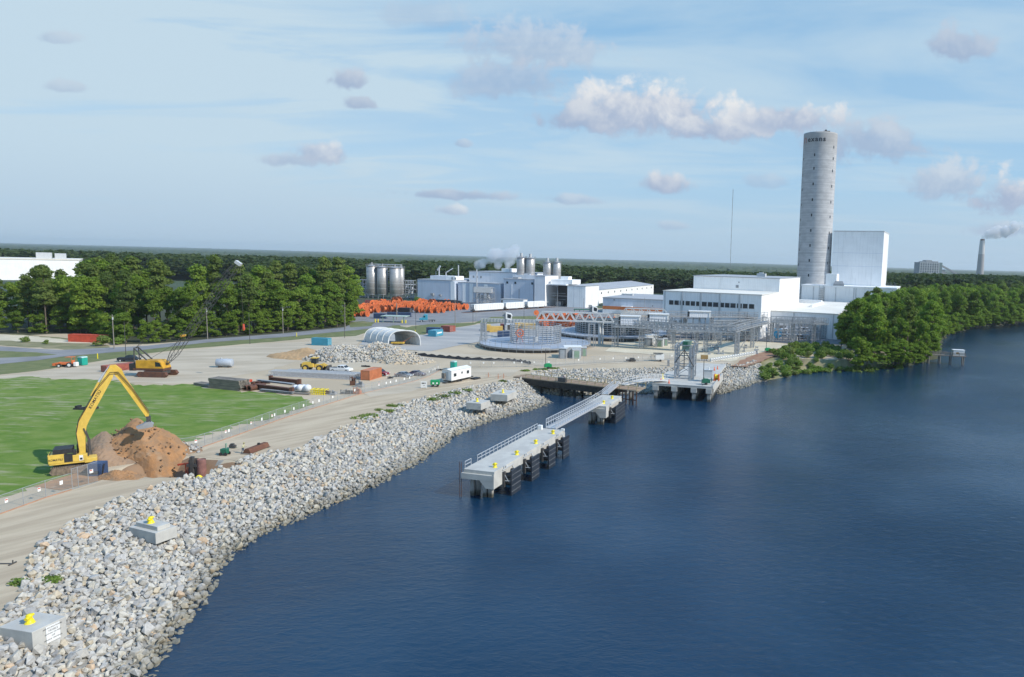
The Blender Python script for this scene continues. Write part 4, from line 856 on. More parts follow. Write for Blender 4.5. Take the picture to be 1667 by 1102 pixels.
# radio mast
q = P(1189, 425, 1400); top = P(1191.5, 308, 1400); o = thing('radio_mast', 'hair-thin tall radio mast above the distant forest', 'mast', (q.x, 1400, 0))
mm = MB()
for i in range(24): z0, z1 = top.z*i/24, top.z*(i+1)/24; mm.beam((0,0,z0),(0,0,z1), .9 if i % 2 else .7)
mm.build('mast', M['grey'], o)
# ------------------------------------------------------------------ steam
def plume(name, label, pts, dens, cat='steam'):
    mb = MB()
    for (c, r) in pts:
        for _ in range(5): mb.ico(Vector(c) + Vector((random.uniform(-.5,.5), random.uniform(-.5,.5), random.uniform(-.5,.5)))*r, r*random.uniform(.45,.8), 2, jit=.08)
    m = bpy.data.materials.new(name); m.use_nodes = True; t = m.node_tree; t.nodes.remove(t.nodes['Principled BSDF'])
    v = N(t, 'ShaderNodeVolumePrincipled'); v.inputs['Color'].default_value = (.95,.96,.98,1); v.inputs['Density'].default_value = dens; v.inputs['Anisotropy'].default_value = .2
    t.links.new(v.outputs[0], t.nodes['Material Output'].inputs['Volume'])
    o = mb.build(name, m); rm = o.modifiers.new('remesh', 'REMESH'); rm.mode = 'VOXEL'; rm.voxel_size = max(r for _, r in pts) * .12
    tx = bpy.data.textures.new(name, 'CLOUDS'); tx.noise_scale = max(r for _, r in pts)*.6; dm = o.modifiers.new('puff', 'DISPLACE'); dm.texture = tx; dm.strength = max(r for _, r in pts)*.55; dm.mid_level = .5
    return tag(o, label, cat, kind='stuff')
plume('steam', 'white steam drifting from the factory vents below the silos', [(P(x, y, 515), r) for x, y, r in ((778,431,3),(786,425,4.5),(796,419,5.5),(808,415,6),(820,418,5.5),(832,414,5.5),(838,405,4),(826,428,4.5),(812,428,4),(845,419,3.5))], .16)
plume('steam', 'pale steam streaming right from the distant chimney', [(P(x, y, Yc), r) for x, y, r in ((1601,387,9),(1606,385,14),(1613,382,18),(1621,380,22),(1630,377,22),(1638,376,25),(1646,372,24),(1654,369,20),(1659,365,15))], .05)
# ------------------------------------------------------------------ waterfront
def frame_at(fr, rr):
    v = (rr - fr); return math.atan2(v.y, v.x) - math.pi/2, v.length
def bollard(root, x, y, z, s=1., label=None):
    m_ = MB(); m_.lathe([(.34*s,z),(.30*s,z+.06*s),(.17*s,z+.16*s),(.15*s,z+.4*s),(.24*s,z+.55*s),(.2*s,z+.66*s),(0,z+.7*s)], (x,y,0), 12)
    m_.tube((x-.34*s,y-.1*s,z+.42*s),(x+.34*s,y+.1*s,z+.5*s),.13*s,.10*s)
    m_.prism([(x-.3*s,z+.04),(x+.3*s,z+.04),(x+.1*s,z+.5*s),(x-.05*s,z+.5*s)], y-.08*s, y+.08*s)
    o = m_.build('bollard', M['bollard'], root); 
    if label: o['label'] = label
    return o
def railing(mb, pts, h=1.1, step=1.4, rails=(.55, 1.08), r=.035):
    for a, b_ in zip(pts[:-1], pts[1:]):
        a, b_ = Vector(a), Vector(b_); n = max(1, int((b_-a).length/step))
        for i in range(n+1): q = a.lerp(b_, i/n); mb.beam(q, q+Vector((0,0,h)), r*2)
        for z in rails: mb.beam(a+Vector((0,0,z)), b_+Vector((0,0,z)), r*2)
DZ = .9
def dolphin(label, fr, rr, W, L, haunch, panels, bolls, pile_y, rail_to=None):
    rz, _ = frame_at(fr, rr); o = thing('mooring_platform', label, 'mooring platform', (fr.x, fr.y, 0), rz)
    m_ = MB(); m_.box(-W, 0, DZ-.55, 0, L, DZ); m_.build('deck_slab', M['concrete'], o, .03)
    c_ = MB(); c_.box(-W-.25, -.3, DZ-1.45, -.0, L+.3, DZ-.552); c_.build('pile_cap', M['concrete'], o, .03)
    for a, b_ in haunch:
        MB().prism([(-2.3,DZ-1.452),(0.05,DZ-1.452),(0.05,DZ-2.6),(-1.3,DZ-2.6)], a-.3, b_).box(.002,a-.3,DZ-1.45,.05,b_,DZ-.3).build('haunch', M['concrete'], o)
    for y in pile_y:
        for x, dx in ((-W+.9,0),(-W+2.0,1.2),(-W+3.0,0),(-1.2,0)):
            MB().beam((x,y,DZ-1.5),(x-dx,y+dx*.9,WZ-3),.62).build('pile', M['pile'], o)
    for a, b_ in panels:
        p_ = MB().box(1.25,a,WZ-.5,1.5,b_,.45).build('fender_panel', M['fender'], o, .03)
        ln = MB()
        for z in (-2.9,-2.0,-1.1,-.3): ln.box(1.502,a+.05,z,1.512,b_-.05,z+.045)
        ln.build('panel_joints', M['grey'], p_)
        s_ = MB()
        for y in (a+.4, b_-.4):
            s_.tube((0,y,-.4),(1.25,y,-.4),.32,.45,10).tube((0,y,-1.6),(1.25,y,-1.6),.32,.45,10)
        s_.build('fender_cushion', M['black'], p_)
        ch = MB(); ch.beam((0,a-.1,.3),(1.3,a+.2,-1.9),.10).beam((0,a-.1,-1.2),(1.3,a+.1,-1.2),.09).beam((0,b_+.1,.3),(1.3,b_-.2,-1.9),.10).beam((.1,a-.15,.5),(.1,b_+.15,.5),.12).tube((.1,a+.3,.45),(.1,a+.3,1.0),.1).tube((.1,a+.9,.45),(.1,a+.9,.9),.1).build('fender_chain', M['ltgrey'], p_)
        MB().box(.052,a-.25,-2.2,.4,a+.25,.2).build('bracket', M['darksteel'], p_)
    for x, y in bolls: bollard(o, x, y, DZ+.002, 1.05)
    return o
fr = G(804.8,768.5,DZ); rr = G(919,700,DZ); fl = G(751.6,765,DZ)
rz1, L1 = frame_at(fr, rr); W1 = (fr-fl).length
dol1 = dolphin('long concrete mooring platform with four dark fender panels, nearest in the river', fr, rr, W1, L1, ((0,2.4),(6.2,8.4),(13.3,15.2),(20.2,21.8),(L1-1,L1)), ((2.7,5.9),(10,13),(17,19.9),(23.5,26.4)), ((-1.05,2.2),(-1.0,9.6),(-1.0,17),(-.9,24.3)), (1.2,8,15,22,L1-1.5))
rm = MB(); railing(rm, [(-W1+.12,.2,DZ),(-W1+.12,2.0,DZ)], 1.1, 1.2); railing(rm, [(-W1+.12,4.0,DZ),(-W1+.12,L1-1.2,DZ)], 1.1, 1.25); rm.build('railing', M['alu'], dol1)
ld = MB()
for x in (-W1-.6, -W1-.28): ld.tube((x,-.15,WZ-.5),(x,-.15,DZ+1.1),.04,n=5)
for k in range(16): ld.tube((-W1-.6,-.15,WZ+.1+k*.33),(-W1-.28,-.15,WZ+.1+k*.33),.025,n=4)
ld.build('ladder', M['rust'], dol1); MB().box(-W1+.3,L1-1.5,DZ+.002,-W1+1.1,L1-.9,DZ+.85).build('utility_box', M['wpaint'], dol1, .03)
MB().box(-.45,L1-.75,DZ+.002,.15,L1-.3,DZ+.35).build('edge_block', M['wpaint'], dol1)
fr2 = G(987,661.4,DZ); rr2 = G(1011.8,644.6,DZ); rz2, L2 = frame_at(fr2, rr2); W2 = W1*.97
dol2 = dolphin('short concrete mooring platform with one long dark fender panel, near the timber bridge', fr2, rr2, W2, L2, ((0,1.6),), ((2.5,10.6),), ((-1.4,2.6),(-1.2,8.6)), (1.2,6,L2-1.5))
rm = MB(); railing(rm, [(-W2+.12,.2,DZ),(-W2+.12,L2-.4,DZ)], 1.1, 1.2); rm.build('railing', M['alu'], dol2)
def gangway(name, label, a, b_, w, h, m='alu', posts=1.1, solid=.35, arch=0.):
    a, b_ = Vector(a), Vector(b_); o = thing(name, label, 'gangway', a, math.atan2(b_.y-a.y, b_.x-a.x)); L = math.hypot(b_.x-a.x, b_.y-a.y); dz = b_.z-a.z
    n = int(L/posts); zz = lambda t: dz*t + arch*math.sin(math.pi*t)
    fl_ = MB(); sd = [MB(), MB()]
    for i in range(n):
        p0, p1 = Vector((L*i/n,0,zz(i/n))), Vector((L*(i+1)/n,0,zz((i+1)/n))); fl_.beam(p0+Vector((0,0,.06)), p1+Vector((0,0,.06)), w*.92, .08)
        for k, y in enumerate((-w/2, w/2)):
            q0, q1 = p0+Vector((0,y,0)), p1+Vector((0,y,0))
            sd[k].beam(q0+Vector((0,0,.1)), q1+Vector((0,0,.1)), .1, solid)
            for hz in (h, h*.55): sd[k].beam(q0+Vector((0,0,hz)), q1+Vector((0,0,hz)), .08, .1)
            sd[k].beam(q0, q0+Vector((0,0,h)), .08, .14); sd[k].beam((q0+q1)/2+Vector((0,0,h*.55)), (q0+q1)/2+Vector((0,0,h)), .05, .05)
            if k == 0: sd[k].beam(q0+Vector((0,0,.1)), q1+Vector((0,0,h*.55)), .06, .06)
    fl_.build('walkway', M['ltgrey'], o)
    for s_ in sd: s_.build('side_truss', M[m], o)
    return o
gangway('gangway', 'long aluminium truss gangway linking the two concrete mooring platforms', G(897,697.5,DZ+.05), G(975,656,DZ+.1), 2.0, 1.75)
gangway('gangway', 'short pale ramp from the far mooring platform up to the timber bridge', G(985,642,DZ+.05), G(1004,626,.9), 1.4, 1.1)
gangway('gangway', 'arched white gangway between the timber bridge and the concrete jetty', G(1014,627,.4), G(1086,620,.7), 2.2, 1.5, 'whitesteel', arch=.7)
MB_ = MB().beam((0,0,WZ-2),(0,0,.3),1.0).box(-.9,-.9,-.6,.9,.9,.35); q = G(1029,627,.3); tag(MB_.build('gangway_pier', M['pile'], loc=(q.x,q.y,0)), 'square concrete pier holding up the left end of the arched white gangway', 'pier')
# timber bridge
a = G(846,614,.3); b_ = G(1036,636,.3); L = (b_-a).length
br = thing('timber_bridge', 'dark timber trestle bridge with pale deck and yellowish rails over the inlet', 'bridge', (a.x,a.y,0), math.atan2(b_.y-a.y,b_.x-a.x))
MB().box(-2,0,.1,L,5.4,.3).build('deck', M['deckwood'], br); MB().box(-2,-.12,-1.5,L-6,.3,.098).box(-2,5,-1.5,L-6,5.4,.098).box(-2,.5,-1.2,L-6,4.8,-.1).build('side_girder', M['tarwood'], br)
MB().box(-2,.8,.302,L,1.6,.36).box(-2,2.8,.302,L,3.6,.36).build('wheel_track', mat('worn_planks', (.36,.24,.16), (.28,.18,.12), .6, .9), br)
rg = MB(); railing(rg, [(2,.1,.3),(L,.1,.3)], 1.1, 2.3, (1.05,), .06); railing(rg, [(2,5.3,.3),(L,5.3,.3)], 1.1, 2.3, (1.05,), .06); rg.build('railing', paint('pale_yellow_rail', (.50,.40,.19), .7, .8), br)
MB().box(-2,-.14,.1,L,-.122,.33).build('kerb_beam', M['deckwood'], br)
for x in (6.5,13,17.2,23,27.5): 
    for y in (.7,4.7): MB().tube((x,y,-1.2),(x,y,WZ-2),.42,n=10).build('pile', M['tarwood'], br)
f = MB()
for k in range(7): f.beam((L-6+k,.1,.1),(L-6+k,.1,WZ-1.5),.3 if k % 2 else .2)
f.beam((L-6,.1,-2.2),(L,.1,-2.2),.2).build('end_bent', M['rust'], br)
a = G(1490,576,.1); b_ = G(1572,579.5,.1); L = (b_-a).length; o = thing('wooden_pier', 'small weathered wooden pier reaching into the river from the riverside wood', 'pier', (a.x,a.y,0), math.atan2(b_.y-a.y,b_.x-a.x))
MB().box(0,0,-.2,L,2.2,.1).box(L-5,-1.2,-.195,L,3.4,.105).build('deck', M['timber'], o); rg = MB(); railing(rg, [(0,.05,.1),(L,.05,.1)], 1.1, 2.2, (.55,1.05), .07); railing(rg, [(0,2.15,.1),(L-5,2.15,.1)], 1.1, 2.2, (.55,1.05), .07); rg.build('railing', M['timber'], o)
for x in (3, L*.28, L*.5, L*.72, L-.6):
    for y in (.1, 2.1): MB().tube((x,y,-.3),(x,y,WZ-2),.22,n=8).build('post', M['pole'], o)
q = a.lerp(b_, .86); hut = thing('pier_hut', 'small white box hut standing on the end of the wooden pier', 'hut', (q.x, q.y, .13), math.atan2(b_.y-a.y,b_.x-a.x)); bwall(hut, 'wall', M['wpaint'], -1.9, .1, 0, 2.2, 2.6, 2.0); bwall(hut, 'roof', M['wpaint'], -2.05, -.05, 2.0, 2.35, 2.75, 2.15); bwall(hut, 'rust_stain_panel', M['ochre'], -.9, .06, .5, .1, .097, 1.3)
# jetty platform
PZ = .55
fl = G(1061,624.5,PZ); fr = G(1161,630.6,PZ); rb_ = G(1177,609,PZ)
rz, Lp = frame_at(fr, rb_); Wp = (fr-fl).length
jt = thing('concrete_jetty', 'pale concrete jetty on square piles with a tall steel frame standing on it', 'jetty', (fr.x, fr.y, 0), rz)
MB().box(-Wp,0,PZ-.5,0,Lp,PZ).box(-Wp+3.5,Lp,PZ-.5,-1.2,Lp+20,PZ-.01).build('deck_slab', M['concrete'], jt, .03); MB().box(-.35,0,PZ+.001,0,Lp,PZ+.3).box(-Wp,-.02,PZ+.001,-.36,.3,PZ+.16).build('kerb', M['concrete'], jt)
for x in (-Wp+.2,-Wp*.68,-Wp*.36,-1.9): MB().box(x,-.15,PZ-1.75,x+1.6,Lp+1,PZ-.502).build('cap_beam', M['concrete'], jt, .03)
for x in (-Wp+1.0,-Wp*.68+.8,-Wp*.36+.8,-1.1):
    for y in np.arange(.8, Lp+1, 3.0): MB().beam((x,y,PZ-1.7),(x,y,WZ-2),.95).build('pile', M['pile'], jt)
MB().box(-.08,1,PZ-1.7,.05,Lp,PZ-.51).build('side_beam', M['concrete'], jt)
def M_at(o, x, y, z=0.):
    c, s_ = math.cos(o.rotation_euler.z), math.sin(o.rotation_euler.z); return Vector((o.location.x + x*c - y*s_, o.location.y + x*s_ + y*c, z))
# steel frame on the jetty
q = G(1098,616,PZ); tf = thing('cable_tower', 'tall steel cable frame with pale green hopper standing on the concrete jetty', 'steel frame', (q.x, q.y, PZ), rz+R(2))
f = MB(); w_, d_, h_ = 5.3, 4.6, 9.4
for x, y in ((0,0),(w_,0),(0,d_),(w_,d_),(1.1,0),(w_-.9,0)): f.beam((x,y,0),(x,y,h_),.34)
for z in (.25,3.6,6.6,h_): f.beam((0,0,z),(w_,0,z),.25).beam((0,d_,z),(w_,d_,z),.25).beam((0,0,z),(0,d_,z),.25).beam((w_,0,z),(w_,d_,z),.25)
for z0, z1 in ((.3,3.6),(3.6,6.6),(6.6,9.4)): f.beam((0,d_,z0),(w_,d_,z1),.14).beam((w_,d_,z0),(0,d_,z1),.14).beam((0,0,z0),(1.1,0,z1),.1).beam((1.1,0,z0),(0,0,z1),.1).beam((0,0,z0),(0,d_,z1),.14).beam((w_,0,z1),(w_,d_,z0),.14)
f.build('lattice', M['steel'], tf)
MB().tube((4.2,.5,0),(4.2,.5,8.8),.42,n=12).tube((5.0,.9,.2),(5.0,.9,9.2),.42,n=12).build('column_pipes', M['alu'], tf)
MB().beam((0,-.2,4.4),(2.6,-.2,8.2),.2).beam((w_,-.2,3.6),(2.6,-.2,8.2),.2).beam((2.6,-.2,8.2),(2.6,-.2,2.9),.22).build('dark_struts', M['darksteel'], tf)
MB().prism([(1.8,8.2),(3.8,8.2),(4.3,10.6),(2.0,10.6)],.2,3.4).build('green_hopper', M['palegreen'], tf); MB().box(2.2,-.1,9.3,3.4,.19,10.4).build('green_motor', M['dkgreen'], tf)
ch = MB()
for i in range(7):
    t0 = i/7*1.3; ch.ring((2.2-1.9*math.sin(t0), 1.6, 8.0+1.9*math.cos(t0)), (math.cos(t0),0,-math.sin(t0)), .85, .62, .18, 12)
ch.build('curved_chute', M['wpaint'], tf)
rl = MB()
for i in range(9): rl.beam((5.9,.2+i*.5,7.5),(5.9,.2+i*.5,9.9),.06)
rl.beam((5.9,.2,9.9),(5.9,4.4,9.9),.07).beam((5.9,.2,8.7),(5.9,4.4,8.7),.07).ring((4.4,1.4,9.6),(0,1,0),1.3,1.1,.5,16).build('top_guard', M['steel'], tf)
for i, (x_, y_, l) in enumerate(((1076,621,'orange safety cone at the left front of the concrete jetty'),(1089,624,'orange safety cone near the middle of the jetty front edge'),(1163,603,'orange safety post left of the pair at the back of the jetty'),(1168,601,'orange safety post right of the pair at the back of the jetty'))):
    q = G(x_, y_, PZ); tag(MB().lathe([(.26,0),(.24,.06),(.07,1.1),(0,1.12)], n=10).box(-.28,-.28,0,.28,.28,.05).build('safety_cone', M['cone'], loc=(q.x,q.y,PZ+.003)), l, 'safety cone')
q = G(1078.5,617,PZ); o = thing('mooring_hook', 'bright yellow mooring hook post at the left corner of the jetty', 'mooring hook', (q.x,q.y,PZ+.003)); MB().lathe([(.5,0),(.42,.3),(.2,.5),(.25,1.1),(.12,1.5),(0,1.55)], n=10).build('post', M['bollard'], o); MB().beam((-.5,0,.5),(.55,0,.95),.22).build('hook', M['bollard'], o)
def trailer_light(name, label, px_, z=0., m='green', mast=4.5, rz=.3, lamps=True):
    q = G(px_[0], px_[1], z); o = thing(name, label, 'light tower', (q.x,q.y,z+.01), rz)
    MB().box(-1.1,-.6,.45,1.1,.6,1.35).prism([(-.9,1.352),(.9,1.352),(.6,1.6),(-.6,1.6)],-.5,.5).build('engine_box', M[m], o, .05)
    for y in (-.66,.66): MB().tube((0,y-.1,.34),(0,y+.1,.34),.34,n=14).build('wheel', M['black'], o)
    MB().beam((1.1,0,.4),(2.1,0,.35),.1).beam((-1,-1.3,.1),(-1,1.3,.1),.08).beam((-1,-1.3,0),(-1,-1.3,.5),.08).beam((-1,1.3,0),(-1,1.3,.5),.08).build('drawbar', M['darksteel'], o)
    f = MB().beam((-.7,0,1.3),(-.7,0,mast),.16).beam((-1.7,0,mast),(.3,0,mast),.1)
    f.build('mast', M['darksteel'], o)
    if lamps:
        for x in (-1.6,-1.0,-.4,.2): MB().box(x-.2,-.15,mast-.05,x+.2,.12,mast+.3).build('floodlight', M['ltgrey'], o, .03)
    return o
trailer_light('light_tower', 'green trailer light tower standing alone on sand beyond the timber bridge', (892,600), mast=6.0)
trailer_light('light_tower', 'green light tower with tall black mast near the front edge of the jetty', (1149,626), PZ, 'dkgreen', 6.5, .1)
trailer_light('light_tower', 'small green light tower at the end of the pale sand above the bushes', (1250,573), 0, 'green', 7.5, .2)
q = G(1152,621,PZ); o = thing('pump_cabinet', 'silver vented cabinet on legs behind the light tower on the jetty', 'cabinet', (q.x,q.y,PZ)); MB().box(-1.2,-.8,1.2,1.2,.8,3.2).box(-1.35,-.95,3.202,1.35,.95,3.35).build('casing', M['ltgrey'], o, .04); MB().beam((-1,-.6,0),(-1,-.6,1.2),.14).beam((1,-.6,0),(1,-.6,1.2),.14).beam((-1,.6,0),(-1,.6,1.2),.14).beam((1,.6,0),(1,.6,1.2),.14).build('legs', M['dkgreen'], o); MB().tube((.3,0,3.35),(.3,0,3.9),.18).build('vent', M['wpaint'], o)
q = G(1166.5,619,PZ); o = thing('winch', 'orange winch at the right edge of the jetty', 'winch', (q.x,q.y,PZ), rz); MB().box(-.8,-1.1,0,.8,1.1,.3).box(-.7,-1.0,.302,-.4,1,1.7).box(.4,-1,.302,.7,1,1.7).build('frame', M['orange'], o); MB().tube((-.4,0,1.0),(.4,0,1.0),.7,n=14).build('drum', M['bollard'], o)
# mooring blocks on the slope
def block(label, F_, R_, B_, zt, h, bpx=None, sign=False, step=None, legs=True):
    f_, r_, k_ = G(*F_, zt), G(*R_, zt), G(*B_, zt)
    u = (r_-f_); Lx = u.length; ang = math.atan2(u.y, u.x); vdir = Vector((-math.sin(ang), math.cos(ang), 0)); W = (k_-f_).dot(vdir) if B_ else 3
    W = max(W, 2.5); o = thing('mooring_block', label, 'mooring block', (f_.x, f_.y, 0), ang)
    MB().box(0,0,zt-h,Lx,W,zt).build('concrete_body', M['concrete'] if not step else M['concrete'], o, .04)
    top = zt
    if step: MB().box(.5,.4,zt+.002,Lx-.5,W-.5,zt+step).build('raised_pad', M['concrete'], o, .03); top = zt + step
    bollard(o, Lx*.42, W*.5, top+.003, 1.15)
    if legs:
        for x, y in ((Lx*.75,.8),(Lx*.75,W-.8)): MB().beam((x,y,zt-h),(x+.5,y-.3,zt-h-3.5),.62).build('pile', M['concrete_dark'], o)
    return o, Lx, W, ang
oA, LA, WA, angA = block('nearest large grey mooring block with a white notice board, bottom left corner', (52,1029.5), (107.5,1003), (-8,1023), .75, 1.95)
# notice board on the river-facing side
sg = MB().box(LA*.37,-.07,-.82,LA*.78,-.012,.62).build('notice_board', M['wpaint'], oA)
lines_ = ('NO RECREATIONAL','VESSELS','WITHIN 100 FEET','OF','MARINE TERMINAL')
for i, s_ in enumerate(lines_):
    zc = .46 - i*.255
    text_mesh('lettering', s_, .225 if len(s_) < 12 else .172, M['blacktext'], sg, (lambda zc: (lambda c: Vector((LA*.575 + c.x, -.074 - c.z, zc + c.y))))(zc), .002)
block('grey mooring block with a raised pad, second nearest, half sunk in the riprap', (253,868), (288,856), (208,858), -.05, 1.35, step=.5)
block('smooth pale mooring block, left one of the far pair on the riprap', (783,657), (797.5,651.5), (765,652.5), .25, 1.5)
block('smooth pale mooring block, right one of the far pair nearest the timber bridge', (826,643), (841,636), (808,637), .35, 1.6)
# ------------------------------------------------------------------ wire fences
def fence(label, pts, h=2.1, step=3.0, sign_at=(), name='wire_fence', posts=100, base=True, tilt=0.):
    P_ = [G(*p) for p in pts]; o = thing(name, label, 'fence', P_[0]); c0 = P_[0]
    pan = MB(); cnt = 0; rail = MB(); line = MB(); pm = MB(); tot = sum((b-a).length for a, b in zip(P_[:-1], P_[1:]))
    for a, b_ in zip(P_[:-1], P_[1:]):
        a, b_ = a-c0, b_-c0; n = max(1, round((b_-a).length/step)); up = Vector((0,0,h))
        pan.add([a, b_, b_+up, a+up], [(0,1,2,3)]); rail.beam(a+up, b_+up, .05); rail.beam(a+up*.03, b_+up*.03, .04)
        if base: line.beam(a+Vector((0,-.1,.06)), b_+Vector((0,-.1,.06)), .10, .09)
        for i in range(n):
            q = a.lerp(b_, i/n); cnt += 1
            if cnt < posts: MB().tube(q, q+up*1.02, .035, n=5).build('post', M['steel'], o)
    pan.build('wire_mesh', M['link'], o); rail.build('rail', M['steel'], o)
    if base: line.build('netting_strip', M['rubberline'], o)
    for (t, red) in sign_at:
        d = t*tot
        for a, b_ in zip(P_[:-1], P_[1:]):
            if d <= (b_-a).length: break
            d -= (b_-a).length
        q = a.lerp(b_, min(1, d/(b_-a).length)) - c0; an = math.atan2(b_.y-a.y, b_.x-a.x); Mx = Matrix.Translation(q + Vector((0,0,h*.62))) @ Matrix.Rotation(an, 4, 'Z')
        pl = MB().box(-.2,-.09,-.26,.2,-.055,.26, Mx).build('placard', M['wpaint'], o)
        if red: MB().box(-.17,-.096,.06,.17,-.092,.2, Mx).build('placard_band', M['red'], pl)
    return o
fence('wire fence with white placards at the lower left edge of the green field', [(-60,862),(0,837),(75,810),(118,797)], 2.3, 2.6, ((.40,1),(.70,1),(.90,0)))
fence('leaning mesh panel with two placards beside the excavator tracks', [(118,797),(128,794),(160,784)], 2.9, 1.7, ((.75,0),(.72,1)), base=False)
fence('wire fence with white placards between the green field and the haul road', [(285,738),(320,731),(347,722),(390,707),(450,685),(510,665),(527,660)], 2.2, 2.2, [(.08,1),(.25,1),(.27,0),(.42,1),(.50,0),(.58,1),(.60,0),(.68,0),(.75,0),(.83,0),(.91,0),(.96,0)])
fence('wire fence with white placards between the scrap yard and the haul road', [(527,660),(581,643),(640,629),(672,621.5),(700,612),(716,603)], 2.1, 2.6, [(.06,0),(.22,0),(.38,1),(.43,0),(.46,0),(.50,0),(.56,0),(.60,0),(.8,0),(.86,0),(.90,0),(.96,0)])
fence('long wire fence with white placards beyond the office trailer and timber bridge', [(745,598),(800,598),(860,597),(905,596),(950,592),(1000,590),(1090,586),(1105,584)], 2.2, 3.4, [(.05,0),(.1,0),(.14,0),(.22,0),(.25,0),(.30,0),(.36,0),(.5,0),(.6,0),(.66,0),(.72,0),(.78,0),(.84,0),(.86,0),(.9,0),(.95,0)], base=False)
sf = MB(); pts = [(671,577),(700,580.5),(730,583),(760,585.5),(800,587),(830,588),(850,590),(864,593)]; P_ = [G(*p) for p in pts]
for i, (a, b_) in enumerate(zip(P_[:-1], P_[1:])):
    n = 6
    for k in range(n):
        q0 = a.lerp(b_, k/n); q1 = a.lerp(b_, (k+1)/n); h0 = .75+.25*math.sin(i*7+k*2.1); h1 = .75+.25*math.sin(i*7+(k+1)*2.1)
        sf.add([q0, q1, q1+Vector((.1,.4,h1)), q0+Vector((.1,.4,h0))], [(0,1,2,3)]).add([q0+Vector((0,-.9,.08)), q1+Vector((0,-.9,.08)), q1, q0], [(0,1,2,3)])
tag(sf.build('silt_fence', M['silt']), 'low sagging black silt fence running right from the rock stockpile', 'fence')
# ------------------------------------------------------------------ containers
def span(p1, p2, z=0.):
    a, b_ = G(*p1, z), G(*p2, z); return a, math.atan2(b_.y-a.y, b_.x-a.x), (b_-a).length
def container(label, m, p1, p2, L=6.06, W=2.44, Hh=2.6, open_end=False, name='shipping_container', cat='container', mark=None, door_right=True):
    a, an, _ = span(p1, p2); o = thing(name, label, cat, a, an); c = MB()
    c.box(.06,.06,.15,L-.06,W-.06,Hh-.05)
    n = int(L/.28)
    for i in range(n):                              # corrugated sides
        x = .2+(L-.4)*i/n; c.box(x,.02,.2,x+.14,.058,Hh-.14).box(x,W-.058,.2,x+.14,W-.02,Hh-.14)
    body = c.build('body', M[m], o)
    f = MB()
    for x in (0, L-.14):
        for y in (0, W-.14): f.box(x,y,0,x+.14,y+.14,Hh)
    f.box(.141,.0,Hh-.13,L-.141,.10,Hh).box(.141,W-.10,Hh-.13,L-.141,W,Hh).box(.141,0,0,L-.141,.10,.14).box(.141,W-.10,0,L-.141,W,.14).box(0,.141,Hh-.12,.12,W-.141,Hh).box(L-.12,.141,Hh-.12,L,W-.141,Hh)
    f.build('frame', M[m], o)
    x = L-.055 if door_right else .0; dr = MB().box(x,.16,.18,x+.05,W/2-.02,Hh-.16).box(x,W/2+.02,.18,x+.05,W-.16,Hh-.16).build('door', M[m], o)
    bars = MB()
    for y in (.45,.95,1.5,2.0): bars.tube((x+(.08 if door_right else -.03),y,.2),(x+(.08 if door_right else -.03),y,Hh-.2),.025,n=5)
    bars.build('lock_bar', M['ltgrey'], dr)
    if mark: mark(o)
    return o
container('long red container with pale door marks at the foot of the left wood', 'red', (111,556.5), (163,558), 12.19)
def blotch(o):
    MB().box(L_m-3.6,-.004,1.2,L_m-.6,.01,1.9).build('painted_mark', M['wpaint'], o)
container('lone bright blue container at the roadside beside the gravel yard', 'cyan', (507,562), (532,563), 6.06)
L_m = 6.06
container('navy container behind the bright blue one in the concrete yard', 'navy', (694,543), (718,544), 6.06)
o = container('bright blue container with pale writing in the concrete yard', 'cyan', (697,548), (707,548.5), 3.4, 6.0)
MB().box(3.405,1.0,1.2,3.42,5,1.75).build('painted_mark', M['wpaint'], o)
container('faded red container right of the blue pair in the concrete yard', 'redrust', (718,540), (733,541), 4.4, 4.2)
container('dark yellow container left of its brighter twin near the turntable', 'yellowc', (790,539), (797,539), 2.44, 5)
container('bright yellow container with a plain front near the turntable', 'yellowc', (797,541), (816,541), 5.6, 2.6)
container('navy container standing in front of the yellow containers', 'navy', (810,549.5), (826,549.5), 6.0)
o = container('maroon container left of the open silver one', 'maroon', (815,537), (820,537), 2.44, 4)
o = container('open-ended silver container with a dark inside', 'ltgrey', (821,537.5), (832,537.5), 3.6, 5); MB().box(1.4,-.02,.2,3.3,.05,2.4).build('opening_shade_panel', M['darksteel'], o)  # dark panel stands in for the shade inside; container body stays closed
container('pair-wide yellow container behind the turntable cage', 'yellowc', (839,535), (850,535), 3.4, 4)
container('long yellow container behind the turntable cage, right of the other', 'yellowc', (851,535.5), (870,536), 6.06, 3)
container('orange container in the scrap yard beside the red pickup', 'orangec', (602,619.5), (618,614.5), 6.06, 2.5, 2.6)
container('navy blue container in front of the dark orange reels, left end', 'navy', (608,518.5), (628,519), 6.06)
container('long navy blue container right of its twin by the reels', 'navy', (630,515.5), (655,516), 12.19, 2.44, 2.3)
container('black container in front of the orange reels', 'blackc', (648,509), (669,510), 7.2, 3, 2.9)
container('long maroon container behind the orange reels', 'maroon', (594,495), (640,495), 18, 2.6, 2.6)
container('rusty red open-top skip behind the excavator boom', 'redrust', (174,606.5), (218,601), 7.3, 2.4, 1.7, name='roll_off_skip', cat='skip')
